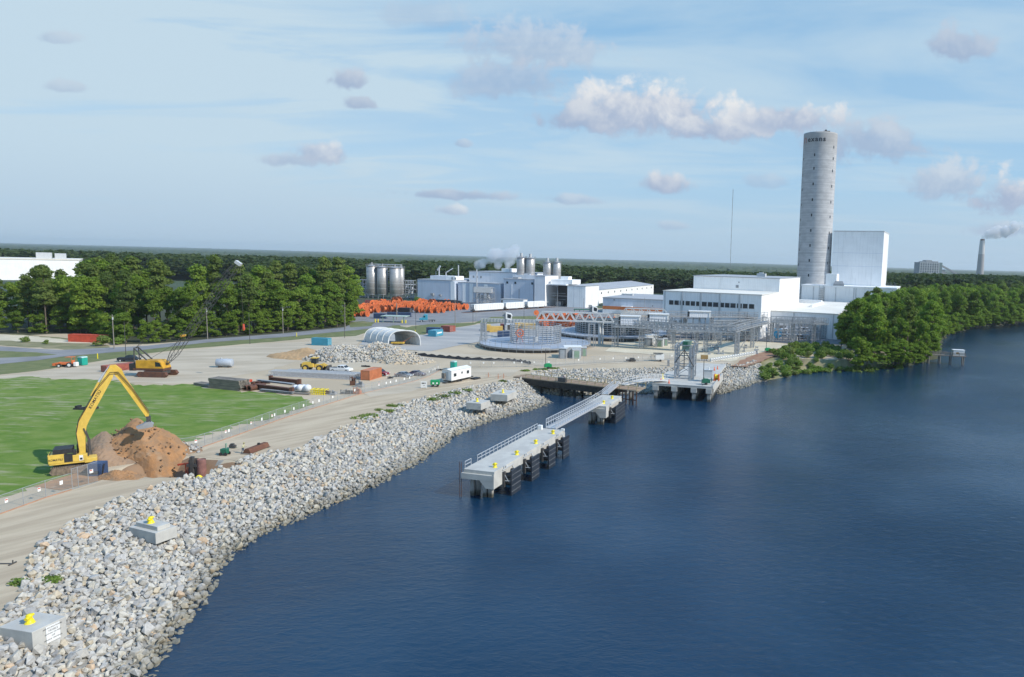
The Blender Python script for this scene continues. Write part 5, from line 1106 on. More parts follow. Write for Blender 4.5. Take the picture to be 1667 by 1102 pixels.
# small sheds near the turntables
for (p1, p2, lab, L_, Hh, m_) in (((909.5,583.5),(918.5,584),'dark grey ribbed shed right of the front turntable',2.5,3.3,'grey'),((932,584),(944,584),'light grey kiosk with double doors right of the front turntable',2.8,3.0,'ltgrey'),((947,580),(953,580),'narrow grey cabinet right of the light grey kiosk',1.7,2.9,'grey'),
        ((1048,563),(1060,563.5),'dark grey ribbed shed under the steel gantry',3.2,3.0,'grey'),((1068,564.5),(1078,565),'light grey kiosk under the steel gantry',2.6,2.9,'ltgrey'),((1081,563),(1086,563),'narrow grey cabinet beside the kiosk under the gantry',1.5,2.8,'grey')):
    a, an, _ = span(p1, p2); o = thing('equipment_shed', lab, 'shed', a, an); bwall(o, 'wall', M[m_], 0, 0, 0, L_, 2.6, Hh); bwall(o, 'roof', M['ltgrey'], -.1, -.1, Hh, L_+.1, 2.7, Hh+.12)
    bwall(o, 'door', M['palegreen' if 'kiosk' in lab else 'ltgrey'], L_*.2, -.06, .1, L_*.8, -.003, Hh-.4)
a, an, _ = span((919,582),(932,582)); o = thing('equipment_shed', 'white flat-roofed hut between the two grey sheds by the turntable', 'shed', a, an); bwall(o, 'wall', M['ltgrey'], 0, 0, 0, 5.6, 5, 3.4); bwall(o, 'roof', M['wpaint'], -.15, -.15, 3.4, 5.8, 5.2, 3.6); bwall(o, 'door', M['grey'], 3.5, -.06, .1, 4.4, -.003, 2.2)
a, an, _ = span((1052,560),(1067,560)); o = thing('equipment_shed', 'white hut between the two grey sheds under the gantry', 'shed', a, an); bwall(o, 'wall', M['wpaint'], 0, 0, 0, 4.6, 4, 3.3); bwall(o, 'roof', M['wpaint'], -.15, -.15, 3.3, 4.8, 4.2, 3.5)
# ------------------------------------------------------------------ fabric shelter
a, an, Lf = span((633,563),(684,562)); dpt = 13.5
o = thing('fabric_shelter', 'white arched fabric shelter open at the front', 'shelter', a, an + R(-2)); hw = Lf/2
va = R(-64)                                     # shelter runs back to the left
def arch_pt(t, off=0.):
    x = hw - (hw+off)*math.cos(t)**1.0 if abs(math.cos(t)) < 1 else hw; x = hw - math.copysign(abs(math.cos(t))**.75, math.cos(t))*(hw+off); z = abs(math.sin(t))**.62*(5.4+off); return x, z
dirv = Vector((-.85, .95, 0)).normalized(); K = 5; nA = 18
fab = MB(); ribs = MB(); SK = -11.0 * 1.0
def sh(t, k, off=0.):
    x, z = arch_pt(t, off); s_ = k/(K-1); return Vector((x + s_*SK*.78, s_*dpt, z*(1-.02*s_)))
for k in range(K-1):
    for i in range(nA):
        t0, t1 = math.pi*i/nA, math.pi*(i+1)/nA
        sag = .0; fab.add([sh(t0,k), sh(t1,k), sh(t1,k+.5,-.22), sh(t0,k+.5,-.22)], [(0,1,2,3)], True).add([sh(t0,k+.5,-.22), sh(t1,k+.5,-.22), sh(t1,k+1), sh(t0,k+1)], [(0,1,2,3)], True)
fab.build('fabric_cover', M['tent'], o)
for k in range(K):
    rb = MB()
    for i in range(nA): rb.beam(sh(math.pi*i/nA,k,.12), sh(math.pi*(i+1)/nA,k,.12), .34 if k == 0 else .22)
    rb.build('arch_rib', M['tentrib'], o)
pu = MB()
for t in (.4,.8,1.3,1.8,2.3,2.7): 
    for k in range(K-1): pu.beam(sh(t,k,-.25), sh(t,k+1,-.25), .09)
pu.build('purlin', M['grey'], o)
q = G(648,561); o = thing('flatbed_trailer', 'yellow flatbed rack with an orange pole at the mouth of the fabric shelter', 'trailer', q); MB().box(-2.2,-1,.5,2.2,1,1.0).build('bed', M['yellow'], o); MB().beam((1.8,0,1.0),(5,1,3.2),.16).build('lifting_arm', M['orangec'], o)
for x in (-1.2,1.2): MB().tube((x,-1.1,.3),(x,1.1,.3),.3).build('wheel', M['black'], o)
# ------------------------------------------------------------------ cable reels
def make_reel(r, w):
    o = thing('cable_reel', '', ''); 
    for s_ in (-1, 1):
        f = MB(); f.ring((s_*w/2,0,r), (1,0,0), r, r*.80, .16, 22)
        for k in range(6): t = k*math.pi/3; f.beam((s_*w/2,0,r),(s_*w/2,r*.82*math.cos(t),r+r*.82*math.sin(t)), .12, r*.22, up=(1,0,0))
        f.ring((s_*w/2,0,r),(1,0,0), r*.34, r*.1, .2, 12); f.ring((s_*w/2*.97,0,r),(1,0,0), r*.82, r*.30, .05, 22); f.build('flange', M['orange'], o)
    MB().tube((-w/2,0,r),(w/2,0,r),r*.58,n=16).build('drum', M['orange'], o); return o
reels = [make_reel(2.1, 2.4), make_reel(1.75, 2.2), make_reel(2.45, 2.6)]; ru = [False]*3; nr = 0
def reel(px_, k, rz, s_, label, group, z=0.):
    q = G(*px_); p = reels[k]
    if ru[k]: o = copy_tree(p)
    else: ru[k] = True; o = p
    o.location = (q.x, q.y, z); o.rotation_euler.z = rz; o.scale = (s_,)*3; tag(o, label, 'cable reel', group); o.name = 'cable_reel'
for row, (y0, x0, x1, st, lab) in enumerate(((516,568,606,9,'dark orange cable reel in the crowded block at the left end of the reel yard'),(511,566,608,9,'dark orange cable reel in the crowded block at the left end of the reel yard'),(508.5,614,652,11,'orange cable reel in the front row of the reel yard'),(509,682,722,10.5,'orange cable reel with its open flange showing, front row of the reel yard'),(504.5,606,748,8.2,'orange cable reel in the middle rows of the reel yard'),(501,608,735,8.4,'orange cable reel in the middle rows of the reel yard'),(497.5,618,742,8.0,'orange cable reel in the back row of the reel yard'),(507,568,600,9,'dark orange cable reel in the crowded block at the left end of the reel yard'))):
    x = x0
    while x <= x1:
        reel((x + random.uniform(-1.5,1.5), y0 + random.uniform(-.6,.6) + (x-640)*.004), random.choice((0,0,1,2)), R(random.choice((-16,-20,-24,-18,-14,62))), random.uniform(.92,1.02), lab, 'orange cable reels in the reel yard'); x += st * random.uniform(.85, 1.15)
for x_, y_, k, a_ in ((730,506.5,1,-10),(736,505.5,2,-14),(744,504.5,1,-10),(749,504,1,-20),(758,504,0,-25)):
    reel((x_, y_), k, R(a_), .9, 'orange cable reel at the right end of the reel yard near the black lorry', 'orange cable reels at the right end of the yard')
reel((646,499), 2, R(70), 1.3, 'largest orange cable reel, face-on above the others in the reel yard', None)
for x, y0, n in ((886,532,1),(896,531,1),(905,530,1),(916,531,1),(925,532,1),(935,530,1),(950,528,1),(964,529,1),(975,531,1),(888,525,1),(905,524,1),(922,525,1),(940,524,1),(958,523,1),(984,533,1),(995,531,1),(880,529,1),(930,526,1)):
    reel((x, y0), random.choice((0,2)), R(random.choice((-20,-10,70,60,-30))), random.uniform(.95,1.15), 'orange cable reel behind the white truss bridge and turntables', 'orange cable reels behind the turntables')
q = G(873,527); o = thing('orange_disc', 'small orange disc on a post at the left end of the white truss bridge', 'disc', q); MB().ring((0,0,5.6),(.3,-1,0),1.3,.2,.3,20).tube((0,0,5.6),(.1,-.3,5.6),.4).build('disc', M['orange'], o); MB().tube((0,.2,0),(0,.2,5.6),.1).build('post', M['steel'], o)
# ------------------------------------------------------------------ turntables
def turntable(label, cx, Rr, z, rin, hin, vb, hb, coil=None):
    c = G(*cx); o = thing('turntable', label, 'cable turntable', c)
    MB().lathe([(Rr,z),(0,z+.02)], n=64, smooth=False).build('deck', mat('turntable_deck', (.36,.40,.46), (.30,.34,.40), .2, .5), o); MB().ring((0,0,z-.3),(0,0,1),Rr+.1,Rr-1,.55,64).build('rim', M['grey'], o)
    MB().ring((0,0,(z-.6)/2+.05),(0,0,1),Rr-.8,Rr-2.5,z-.6,48).build('undercarriage', M['darksteel'], o)
    p_ = MB(); n = 44
    for i in range(n):
        a = 2*math.pi*i/n; q = Vector((Rr*math.cos(a), Rr*math.sin(a), 0)); p_.beam(q, q+Vector((0,0,z+2.2)), .10)
    p_.ring((0,0,z+2.2),(0,0,1),Rr+.05,Rr-.05,.08,64); p_.ring((0,0,z+1.2),(0,0,1),Rr+.04,Rr-.04,.06,64); p_.build('guard_rail', M['steel'], o)
    cg = MB()
    for i in range(vb):
        a = 2*math.pi*i/vb; q = Vector((rin*math.cos(a), rin*math.sin(a), z)); cg.beam(q, q+Vector((0,0,hin)), .2)
    for k in range(hb+1): cg.ring((0,0,z+hin*k/hb+.05),(0,0,1),rin+.12,rin-.08,.2,40)
    cg.build('cable_cage', M['steel'], o)
    if coil: MB().ring((0,0,z+coil/2),(0,0,1),rin-.8,rin*.45,coil,40).build('cable_coil', mat('dark_cable', (.02,.035,.05), (.03,.06,.06), .5, .5), o)
    MB().tube((0,0,z),(0,0,z+hin*.3),.9,n=14).build('hub', M['ltgrey'], o)
    return o
turntable('round cable turntable with an empty steel bar cage, nearer the river', (872,563.5), 20.3, 1.6, 9.3, 6.6, 34, 9)
o = turntable('round cable turntable loaded with dark cable under the steel gantries', (1000,546), 24, 1.8, 17, 6.5, 60, 8, 4.6)
q = G(846,563); o = thing('take_up_wheel', 'red take-up wheel standing inside the nearer turntable cage', 'wheel', (q.x,q.y,1.65)); MB().ring((0,0,3.2),(.5,-1,0),1.6,1.0,.8,22).build('rim', M['orange'], o); MB().beam((-1.2,0,0),(0,0,3.2),.2).beam((1.2,0,0),(0,0,3.2),.2).ring((0,0,3.2),(.5,-1,0),.5,.1,1,10).build('stand', M['red'], o)
# ------------------------------------------------------------------ gantries
def lattice_leg(mb, q, h, w=1.2, bays=5, t=.11, rz=0.):
    c, s_ = math.cos(rz), math.sin(rz); cs = [Vector((q.x + (x*c-y*s_), q.y + (x*s_+y*c), 0)) for x, y in ((-w/2,-w/2),(w/2,-w/2),(w/2,w/2),(-w/2,w/2))]
    for p_ in cs: mb.beam(p_, p_+Vector((0,0,h)), t*1.3)
    for k in range(bays):
        z0, z1 = h*k/bays, h*(k+1)/bays
        for i in range(4):
            a, b_ = cs[i], cs[(i+1) % 4]; mb.beam(a+Vector((0,0,z1)), b_+Vector((0,0,z1)), t*.8)
            mb.beam(a+Vector((0,0,z0)), b_+Vector((0,0,z1)), t*.7)
def gantry(label, nodes, z, wid=3.4, h=2.4, step=1.9, legs=True, dark=False, rollers=True, back=True, legh=None):
    P_ = [G(*p) for p in nodes]; c0 = P_[0].copy(); P_ = [p - c0 for p in P_]; o = thing('steel_gantry', label, 'gantry', c0)
    m_ = M['steel'] if not dark else M['grey']
    fl_ = MB(); sides = MB(); rol = MB()
    for i, (a, b_) in enumerate(zip(P_[:-1], P_[1:])):
        d = (b_-a).normalized(); nrm = Vector((-d.y, d.x, 0)); nrm = nrm if nrm.y > 0 else -nrm; n = max(1, int((b_-a).length/step))
        for off in (0, wid):
            A_, B_ = a+nrm*off, b_+nrm*off
            for zz, th in ((z,.42),(z+.9,.1),(z+h*.6,.1),(z+h,.16)): sides.beam(A_+Vector((0,0,zz)), B_+Vector((0,0,zz)), .18, th)
            for k in range(n+1):
                q = A_.lerp(B_, k/n); sides.beam(q+Vector((0,0,z)), q+Vector((0,0,z+h)), .13)
                if k < n: q2 = A_.lerp(B_, (k+1)/n); sides.beam(q+Vector((0,0,z+(0 if k % 2 else .9))), q2+Vector((0,0,z+(.9 if k % 2 else 0))), .08)
        fl_.beam(a+nrm*wid/2+Vector((0,0,z)), b_+nrm*wid/2+Vector((0,0,z)), wid*.9, .12)
        if rollers: rol.beam(a+nrm*1.0+Vector((0,0,z+.3)), b_+nrm*1.0+Vector((0,0,z+.3)), .12, .2)
        for k in range(n):
            q = a.lerp(b_, (k+.5)/n)
            if rollers: rol.tube(q+nrm*.8+Vector((0,0,z+.7)), q+nrm*(wid-.8)+Vector((0,0,z+.7)), .16, n=6).beam(q+nrm*1.0+Vector((0,0,z)), q+nrm*1.0+Vector((0,0,z+1.5)), .14)
    sides.build('side_frame', m_, o); fl_.build('walkway', M['grey'], o)
    if rollers: rol.build('roller_train', M['ltgrey'], o)
    if legs:
        for i, a in enumerate(P_):
            if isinstance(legs, tuple) and i not in legs: continue
            l = MB(); lattice_leg(l, a+Vector((.6,.9,0)), z-.2, 1.25, 6); l.beam(a+Vector((.6,.9,0)), a+Vector((3.4,1.2,z*.6)), .12); l.build('leg_tower', m_, o)
            if back: l = MB(); lattice_leg(l, a+Vector((1.2,wid+.6,0)), z-.2, 1.1, 6); l.build('leg_tower', m_, o)
    return o
gantry('long galvanised gantry running from the turntables to the right corner above the sand', [(996,566),(1040,568.5),(1092,571.5),(1145,574.5),(1196,577.5)], 8.0)
gantry('galvanised gantry section rising from the corner tower back towards the factory wing', [(1197,577.5),(1222,567),(1254,557.5)], 8.3)
gantry('galvanised gantry section along the front of the factory wing to the riverside trees', [(1254,557.5),(1288,559),(1322,560.5),(1347,561)], 8.6, legs=(1, 2), back=True)
gantry('darker gantry with square frames in front of the strip windows of the white hall', [(1088,552),(1155,552.5),(1215,552.5),(1248,552)], 9.6, 3, 2.2, 3.2, dark=True, legs=(0,1,2))
gantry('steel gantry behind the loaded turntable, linking the white machine cabins', [(1010,557),(1050,556),(1090,556)], 8.8, 3, 2.0, 2.2, legs=(0,1,2))
gantry('lower pipe rack on the pale sand between the loaded turntable and the corner tower', [(1092,560),(1130,561),(1168,562)], 5.2, 2.6, 2.6, 1.6, legs=(0,1,2))
gantry('middle gantry in front of the white hall ending at the dust collector', [(1160,557),(1205,556),(1250,552)], 6.8, 3, 2.2, 1.7, legs=(0,1,2))
gantry('short gantry joining the white machine cabins to the long gantry', [(1036,563),(1064,566),(1094,569)], 8.2, 3, 2.6, 1.5, legs=(1,))
gantry('rear gantry beside the dust collector along the factory wing', [(1262,550),(1300,551),(1340,552)], 7.4, 2.6, 2.2, 1.8, legs=(0,1,2))
def truss_bridge(label, p0, p1, Y, zb, ht, bays, cols):
    a = P(p0, 520, Y); b_ = P(p1, 520, Y); L = b_.x-a.x; o = thing('truss_bridge', label, 'truss bridge', (a.x, Y, 0)); W = 2.2
    for y in (0, W):
        m_ = MB(); m_.beam((0,y,zb),(L,y,zb),.4); m_.beam((L/bays*.6,y,zb+ht),(L-L/bays*.6,y,zb+ht),.38); s_ = L/bays
        for i in range(bays):
            xt = min(max(i*s_+s_*.5, s_*.6), L-s_*.6); m_.beam((i*s_,y,zb),(xt,y,zb+ht),.30).beam((xt,y,zb+ht),((i+1)*s_,y,zb),.30)
        m_.build('side_truss', M['whitesteel'], o)
    m_ = MB()
    for i in range(bays+1): m_.beam((L*i/bays,0,zb),(L*i/bays,W,zb),.2)
    m_.build('cross_beams', M['whitesteel'], o)
    for x, r_ in cols: MB().tube((x*L,W/2,0),(x*L,W/2,zb),r_,n=10).lathe([(r_*1.6,zb-.6),(r_*1.8,zb-.2),(r_,zb-.2)],(x*L,W/2,0),10).build('column', M['whitesteel'], o)
truss_bridge('white painted truss bridge reaching from the nearer turntable to the gantries', 872, 999, 268, 8.9, 3.3, 8, ((.01,.55),(.82,.6),(.86,.35)))
truss_bridge('shorter white truss bridge behind the white machine cabins', 1010, 1088, 300, 9.8, 2.4, 6, ((.02,.35),(.98,.35)))
m_ = MB()
for x in (0,1.9): 
    for y in (0,2.5): m_.beam((x*1.0+ (.5 if y else 0),y,0),(x,y,8.8),.25)
m_.beam((0,0,8.8),(1.9,0,8.8),.25).beam((0,0,4.4),(1.9,0,4.4),.2).beam((0,0,.1),(1.9,0,.1),.2); q = G(958,565); tag(m_.build('support_trestle', M['steel'], loc=q), 'slim steel trestle under the white truss bridge', 'trestle')
for lab, x0, x1, yb, Y, hh in (('leftmost white machine cabin on the steel gantry',1007,1042,528,263,3.5),('middle white machine cabin on the steel gantry',1054,1088,523,275,3.2),('rightmost white machine cabin in front of the strip windows',1119,1156,515.5,287,2.6)):
    a = P(x0, yb, Y); b_ = P(x1, yb, Y); L = b_.x-a.x; o = thing('machine_cabin', lab, 'machine cabin', (a.x, Y-1.5, a.z)); bwall(o, 'wall', M['whiteblue'], .8, 0, 0, L, 3.4, hh-.3); bwall(o, 'roof', M['wpaint'], .5, -.4, hh-.298, L+.3, 3.8, hh); bwall(o, 'dark_end', M['darksteel'], 0, .3, .2, .78, 3, hh-.5); bwall(o, 'end_post', M['wpaint'], L-.5, -.2, 0, L+.05, -.01, hh-.31)
    f = MB()
    for x in (0, L): f.beam((x,.5,0),(x,.5,-a.z),.22).beam((x,2.8,0),(x,2.8,-a.z),.22)
    f.beam((0,.5,0),(L,.5,-a.z*.5),.1).build('support_legs', M['steel'], o)
q = G(779,562); m_ = MB(); 
for y in (0,1.6):
    for x in (0,1.7): m_.beam((x,y,0),(x,y,8.6),.24)
for k in range(8): m_.beam((0,0,k*1.1),(1.7,0,(k+1)*1.08),.12).beam((1.7,0,k*1.1),(0,0,(k+1)*1.08),.12).beam((0,0,k*1.1),(1.7,0,k*1.1),.12).beam((1.7,0,k*1.1),(1.7,1.6,k*1.1+1),.12)
m_.beam((-1.4,-.5,0),(0,0,2.6),.2).beam((3.1,-.5,0),(1.7,0,2.6),.2).box(-1.6,-.8,0,-.9,0,.6).box(2.6,-.8,0,3.4,0,.6).box(.1,0,5,1.6,1.5,8.3); tag(m_.build('lattice_stand', M['steel'], loc=(q.x+.8,q.y,0)), 'steel lattice stand at the left edge of the nearer turntable', 'lattice stand')
def cab_post(label, px_, Y, zc, mirror=False):
    q = P(px_, 515, Y); o = thing('control_cab', label, 'control cab', (q.x, Y, 0), R(10)); MB().tube((-1.2,1,0),(-1.2,1,zc+1),.35).beam((-2,1,zc+.5),(1,1,zc+.5),.4).build('mast', M['steel'], o)
    MB().prism([(-.9,zc),(1.3,zc-.6),(1.7,zc+1.4),(1.2,zc+2.2),(-.9,zc+2.6)],-.8,1.4).build('cab', M['wpaint'], o, .05); MB().prism([(-.2,zc+.5),(1.1,zc+.2),(1.4,zc+1.4),(1.0,zc+1.8),(-.2,zc+2.1)],-.85,-.802).build('window', M['glass'], o); MB().box(-2.4,.2,zc+1,-.95,1.4,zc+3).build('gearbox', M['grey'], o)
cab_post('white control cab with a slanted dark window on a mast left of the turntable cage', 827, 285, 7.6); cab_post('white control cab high behind the right end of the white truss bridge', 967, 310, 9.6)
q = G(937,527); o = thing('green_canopy', 'thin dark green flat canopy on slim posts behind the truss bridge', 'canopy', (q.x, q.y, 0)); MB().box(-1,-1,7.2,8,3,7.5).build('roof', M['dkgreen'], o); MB().beam((-.6,-.6,0),(-.6,-.6,7.2),.25).beam((2,-.6,0),(2,-.6,7.2),.2).beam((7.5,2,0),(7.5,2,7.2),.2).build('posts', M['dkgreen'], o)
q = G(927,522); o = thing('guard_hut', 'small white hut with a dark open side behind the truss bridge', 'hut', q); bwall(o, 'wall', M['darksteel'], -2.4, 0, 0, 2, 3, 3.2); bwall(o, 'roof', M['wpaint'], -2.5, -.6, 3.2, 2.4, 3.4, 3.5); bwall(o, 'side_wall', M['wpaint'], .2, -.1, 0, 2.05, -.003, 3.0)  # solid dark box stands in for the shade of the open side
q = G(600,520); o = thing('fuel_canopy', 'pale flat fuel canopy on posts in front of the navy containers', 'canopy', (G(627,524).x, G(627,524).y, 0)); MB().box(-1,-3,2.9,11,3,3.2).build('roof', paint('canopy_pale', (.42,.52,.46)), o)
for x in (0,5,10): MB().beam((x,-2.6,0),(x,-2.6,2.9),.3).build('post', M['palegreen'], o)
for x in (-3.2,-1.9,9.6,11.4): MB().tube((x,-3.8,0),(x,-3.8,1.6),.28).build('guard_post', M['bollard'], o)
# sheet pile retaining wall
a, an, L = span((783,524.5),(872,527)); m_ = MB(); n = int(L/1.6)
for i in range(n): x = i*L/n; m_.box(x,0,0,x+L/n*.5,.5,2.1).box(x+L/n*.5,.35,0,x+L/n,.8,2.1)
o = thing('retaining_wall', 'low ribbed grey retaining wall behind the yellow containers', 'wall', a, an); m_.build('wall', M['ltgrey'], o); bwall(o, 'dark_base', M['grey'], 0, -.05, 0, L, -.003, .3)
# row of ballast blocks and rollers on the sand
blk = None
for i in range(20):
    t = i/19; q = G(1158 + 74*t, 588.5 - 12.5*t)
    if blk is None: blk = thing('ballast_block', '', ''); MB().box(-.36,-.4,0,.36,.4,1.05).build('block', M['wpaint'], blk, .05); MB().box(-.2,-.43,.25,.2,-.402,.8).build('pocket', M['grey'], blk); o = blk
    else: o = copy_tree(blk)
    o.location = q; o.rotation_euler.z = R(32); tag(o, 'white block with a dark pocket in the curved row beside the corner gantry tower', 'block', 'white blocks in the curved row on the sand')
rs = None
for i in range(16):
    q = G(1128 + 104*random.random(), 566 + 11*random.random() - (0))
    if rs is None: rs = thing('roller_stand', '', ''); MB().box(-.8,-.5,0,.8,.5,.35).beam((-.5,0,.35),(-.2,0,1.2),.15).beam((.5,0,.35),(.2,0,1.2),.15).build('stand', M['steel'], rs); MB().tube((-.6,0,1.2),(.6,0,1.2),.25,n=8).build('roller', M['grey'], rs); o = rs
    else: o = copy_tree(rs)
    o.location = q; o.rotation_euler.z = random.uniform(0, 3); tag(o, 'small grey roller stand on the pale sand under the corner gantry', 'roller stand', 'roller stands under the corner gantry')
q = G(1146.5,587); o = thing('ply_crate', 'tan square crate at the start of the curved row of white blocks', 'crate', q); MB().box(-1.2,-.8,.12,1.2,.8,1.9).build('box', M['ochre'], o); MB().box(-1.2,-.8,0,-.8,.8,.118).box(.8,-.8,0,1.2,.8,.118).build('skids', M['timber'], o)
q = G(1259,545); o = thing('blue_machine', 'bright blue dust collector against the factory wing', 'dust collector', (G(1265,551).x, G(1265,551).y, 0)); MB().box(-1.6,-1,1.2,1.8,1,4.4).prism([(-1.4,1.198),(1.6,1.198),(.8,.2),(-.6,.2)],-.9,.9).build('casing', M['blue'], o, .05); MB().tube((1.5,0,4.2),(4.4,.5,4.6),.4).tube((4.4,.5,4.6),(4.4,.5,1),.4).build('duct', M['alu'], o)
# poles
def pole(px_, top_y, label, m='pole', r=.16, arm=False, lamp=False, name='utility_pole', cat='pole'):
    q = G(*px_); hz = H - (top_y - (CY - F*math.tan(PITCH) + (px_[0]-CX)*math.tan(ROLL)))*q.y/F; o = thing(name, label, cat, q)
    MB().tube((0,0,0),(0,0,hz),r,r*.7,8).build('shaft', M[m], o)
    if arm: MB().beam((-.9,0,hz-.5),(.9,0,hz-.5),.12).build('cross_arm', M['pole'], o); MB().tube((.3,-.3,hz-1.6),(.3,-.3,hz-.8),.2).build('transformer', M['ltgrey'], o)
    if lamp: MB().beam((0,0,hz),(-1.4,0,hz+.15),.1).build('lamp_arm', M[m], o); MB().box(-2.0,-.14,hz+.02,-1.3,.14,hz+.2).build('lamp_head', M['ltgrey'], o)
for p_, ty, lab, kw in (((186,568),512,'wooden pole beside the right end of the long red container',dict(arm=True)),((338,552),500,'wooden pole behind the crane boom at the roadside',dict(arm=True)),((461,543),499,'pale wooden pole near the right part of the wood',dict(arm=True)),((562,536),492,'pale wooden pole at the right edge of the wood',dict()),((741,531),485,'pale wooden pole right of the blue lorry cab',dict()),((561,550),510,'thin dark lamp post at the roadside below the reel yard',dict(m='darksteel',r=.1)),
        ((205,578),524,'dark slim lamp post beside the black pickup',dict(m='darksteel',r=.1)),((407,560),510,'dark slim lamp post right of the tank',dict(m='darksteel',r=.1)),((677,537),500,'dark slim lamp post above the white shelter',dict(m='darksteel',r=.1)),((646,520),493,'tan pole in front of the reels',dict(r=.3)),((770,527),487,'dark lamp post left of the retaining wall',dict(m='darksteel',r=.1)),((775,523),495,'grey lamp post left of the rail wagons',dict(m='grey',r=.12)),((853,524),490,'slim dark lamp post behind the retaining wall',dict(m='darksteel',r=.1)),((869,521),480,'slim pale pole at the end of the rail wagons',dict(m='grey',r=.1)),((907,511),478,'grey lamp post in front of the dark loading recess',dict(m='grey',r=.14)),((950,518),485,'grey pole beside the dark green canopy',dict(m='pole',r=.12)),((947,466),437,'grey mast above the long white warehouse',dict(m='grey',r=.25)),((1049,468),452,'lamp mast at the far end of the long warehouse',dict(m='grey',r=.25)),((1048,545),484,'dark pole between the loaded turntable and the orange-banded store',dict(m='grey',r=.12)),((1212,573),536,'slim post on the sand beside the gantry corner',dict(m='grey',r=.08))):
    pole(p_, ty, lab, **kw)
for x_, y_, lab in ((676,543,'yellow marker post right of the white shelter'),(159,584,'yellow marker post right of the roadside teal toilet'),(483,548,'small yellow marker post on the verge left of the blue container')):
    q = G(x_, y_); tag(MB().tube((0,0,0),(0,0,1.5),.12).lathe([(.12,1.5),(0,1.6)], n=8).build('marker_post', M['bollard'], loc=q), lab, 'marker post')
# ------------------------------------------------------------------ vehicles and machines
def wheel(root, x, y, r, w=.24, rim='ltgrey', side=1):
    o = MB().tube((x,y-w/2,r),(x,y+w/2,r),r,n=18).build('wheel', M['black'], root)
    MB().tube((x,y+side*(w/2+.003),r),(x,y+side*(w/2+.02),r),r*.58,n=14).build('rim', M[rim], o); return o
def car(label, px_, rz, m, kind='sedan', L=4.7, W=1.82):
    q = G(*px_); o = thing('parked_car' if kind != 'pickup' else 'pickup_truck', label, 'car' if kind != 'pickup' else 'pickup', q, rz); h = W/2
    if kind == 'sedan': body = [(-L/2,.35),(-L/2+.05,.85),(-L/2+.9,.98),(L/2-1.35,.92),(L/2-.2,.72),(L/2,.45),(L/2-.05,.28),(-L/2+.1,.25)]; cab = [(-1.75,.97),(-1.05,1.42),(.25,1.45),(1.1,.93)]
    elif kind == 'suv': body = [(-L/2,.4),(-L/2+.03,1.0),(-L/2+.5,1.08),(L/2-1.3,1.05),(L/2-.15,.88),(L/2,.5),(L/2-.05,.32),(-L/2+.1,.3)]; cab = [(-L/2+.25,1.06),(-1.9,1.72),(.3,1.76),(1.2,1.04)]
    else: body = [(-L/2,.5),(-L/2,1.15),(-.6,1.18),(L/2-1.4,1.15),(L/2-.15,1.0),(L/2,.6),(L/2-.05,.4),(-L/2+.1,.42)]; cab = [(-.75,1.16),(-.6,1.85),(1.0,1.88),(1.75,1.14)]
    b_ = MB().prism(body, -h, h)
    tp = MB(); n = len(cab); tp.add([(x, -h*(.97 if i in (0, n-1) else .78), z) for i, (x, z) in enumerate(cab)] + [(x, h*(.97 if i in (0, n-1) else .78), z) for i, (x, z) in enumerate(cab)], [(0,1,2,3),(7,6,5,4),(0,4,5,1),(1,5,6,2),(2,6,7,3),(3,7,4,0)])
    b_.build('body', M[m], o, .09); tp.build('roof', M[m], o, .05)
    g = MB(); c0, c1, c2, c3 = cab
    for s_ in (-1, 1):
        def pt(a, b__, t, off=.012): x = a[0]+(b__[0]-a[0])*t; z = a[1]+(b__[1]-a[1])*t; return x, z
        lo = .18; hi = .82
        for xa, xb in ((.05,.36),(.42,.70),(.75,.96)) if kind == 'suv' else ((.08,.46),(.53,.94)):
            vs = []
            for t, lv in ((xa,lo),(xb,lo),(xb,hi),(xa,hi)):
                zb = c0[1]; zt = (c1[1]+c2[1])/2; z = zb+(zt-zb)*lv; xl = c0[0]+(c1[0]-c0[0])*lv; xr = c3[0]+(c2[0]-c3[0])*lv; yy = h*(.97-.19*lv)+.012; vs.append((xl+(xr-xl)*t, s_*yy, z))
            g.add(vs, [(0,1,2,3)])
    for a, b__ in ((c3, c2), (c0, c1)):
        sg_ = 1 if a is c3 else -1; vs = []
        for yy, lv in ((-.86,.12),(.86,.12),(.72,.9),(-.72,.9)): x, z = pt(a, b__, lv); vs.append((x+sg_*.015, h*yy, z+.015))
        g.add(vs, [(0,1,2,3)])
    g.build('windows', M['glass'], o)
    if kind == 'pickup': MB().box(-L/2+.12,-h+.14,1.19,-.85,h-.14,1.2).build('load_bed', M['black'], o)
    r_ = .33 if kind == 'sedan' else .39
    for x in (-L/2+.9, L/2-.95):
        for s_ in (-1, 1): wheel(o, x, s_*(h-.1), r_, .22, side=s_)
    for s_ in (-1, 1):
        MB().box(L/2-.12,s_*h*.75-.2,.62,L/2-.02,s_*h*.75+.2,.8).build('headlight', M['wpaint'], o); MB().box(-L/2-.01,s_*h*.8-.14,.72,-L/2+.04,s_*h*.8+.14,.92).build('tail_light', M['red'], o)
    return o
car('black pickup parked beside the slim lamp post at the road', (211,588.5), R(10), 'carblack', 'pickup', 5.6, 2.0)
car('white pickup with its cab above the silver mast sections', (556,605), R(-8), 'carwhite', 'pickup', 5.9, 2.0)
car('dark red SUV parked behind the orange container', (619,611), R(-14), 'carred', 'suv', 4.9, 1.95)
car('silver saloon car left of the plum-coloured one', (658,613.5), R(-10), 'carsilver', 'sedan')
car('dark plum saloon car right of the silver one', (679,611.5), R(-8), 'carpurple', 'sedan')
car('dark car parked against the factory wing at the far right', (1298,552.5), R(-5), 'carblack', 'sedan')
car('dark blue car beside the door of the factory wing', (1305,552), R(-5), 'carblack', 'suv')
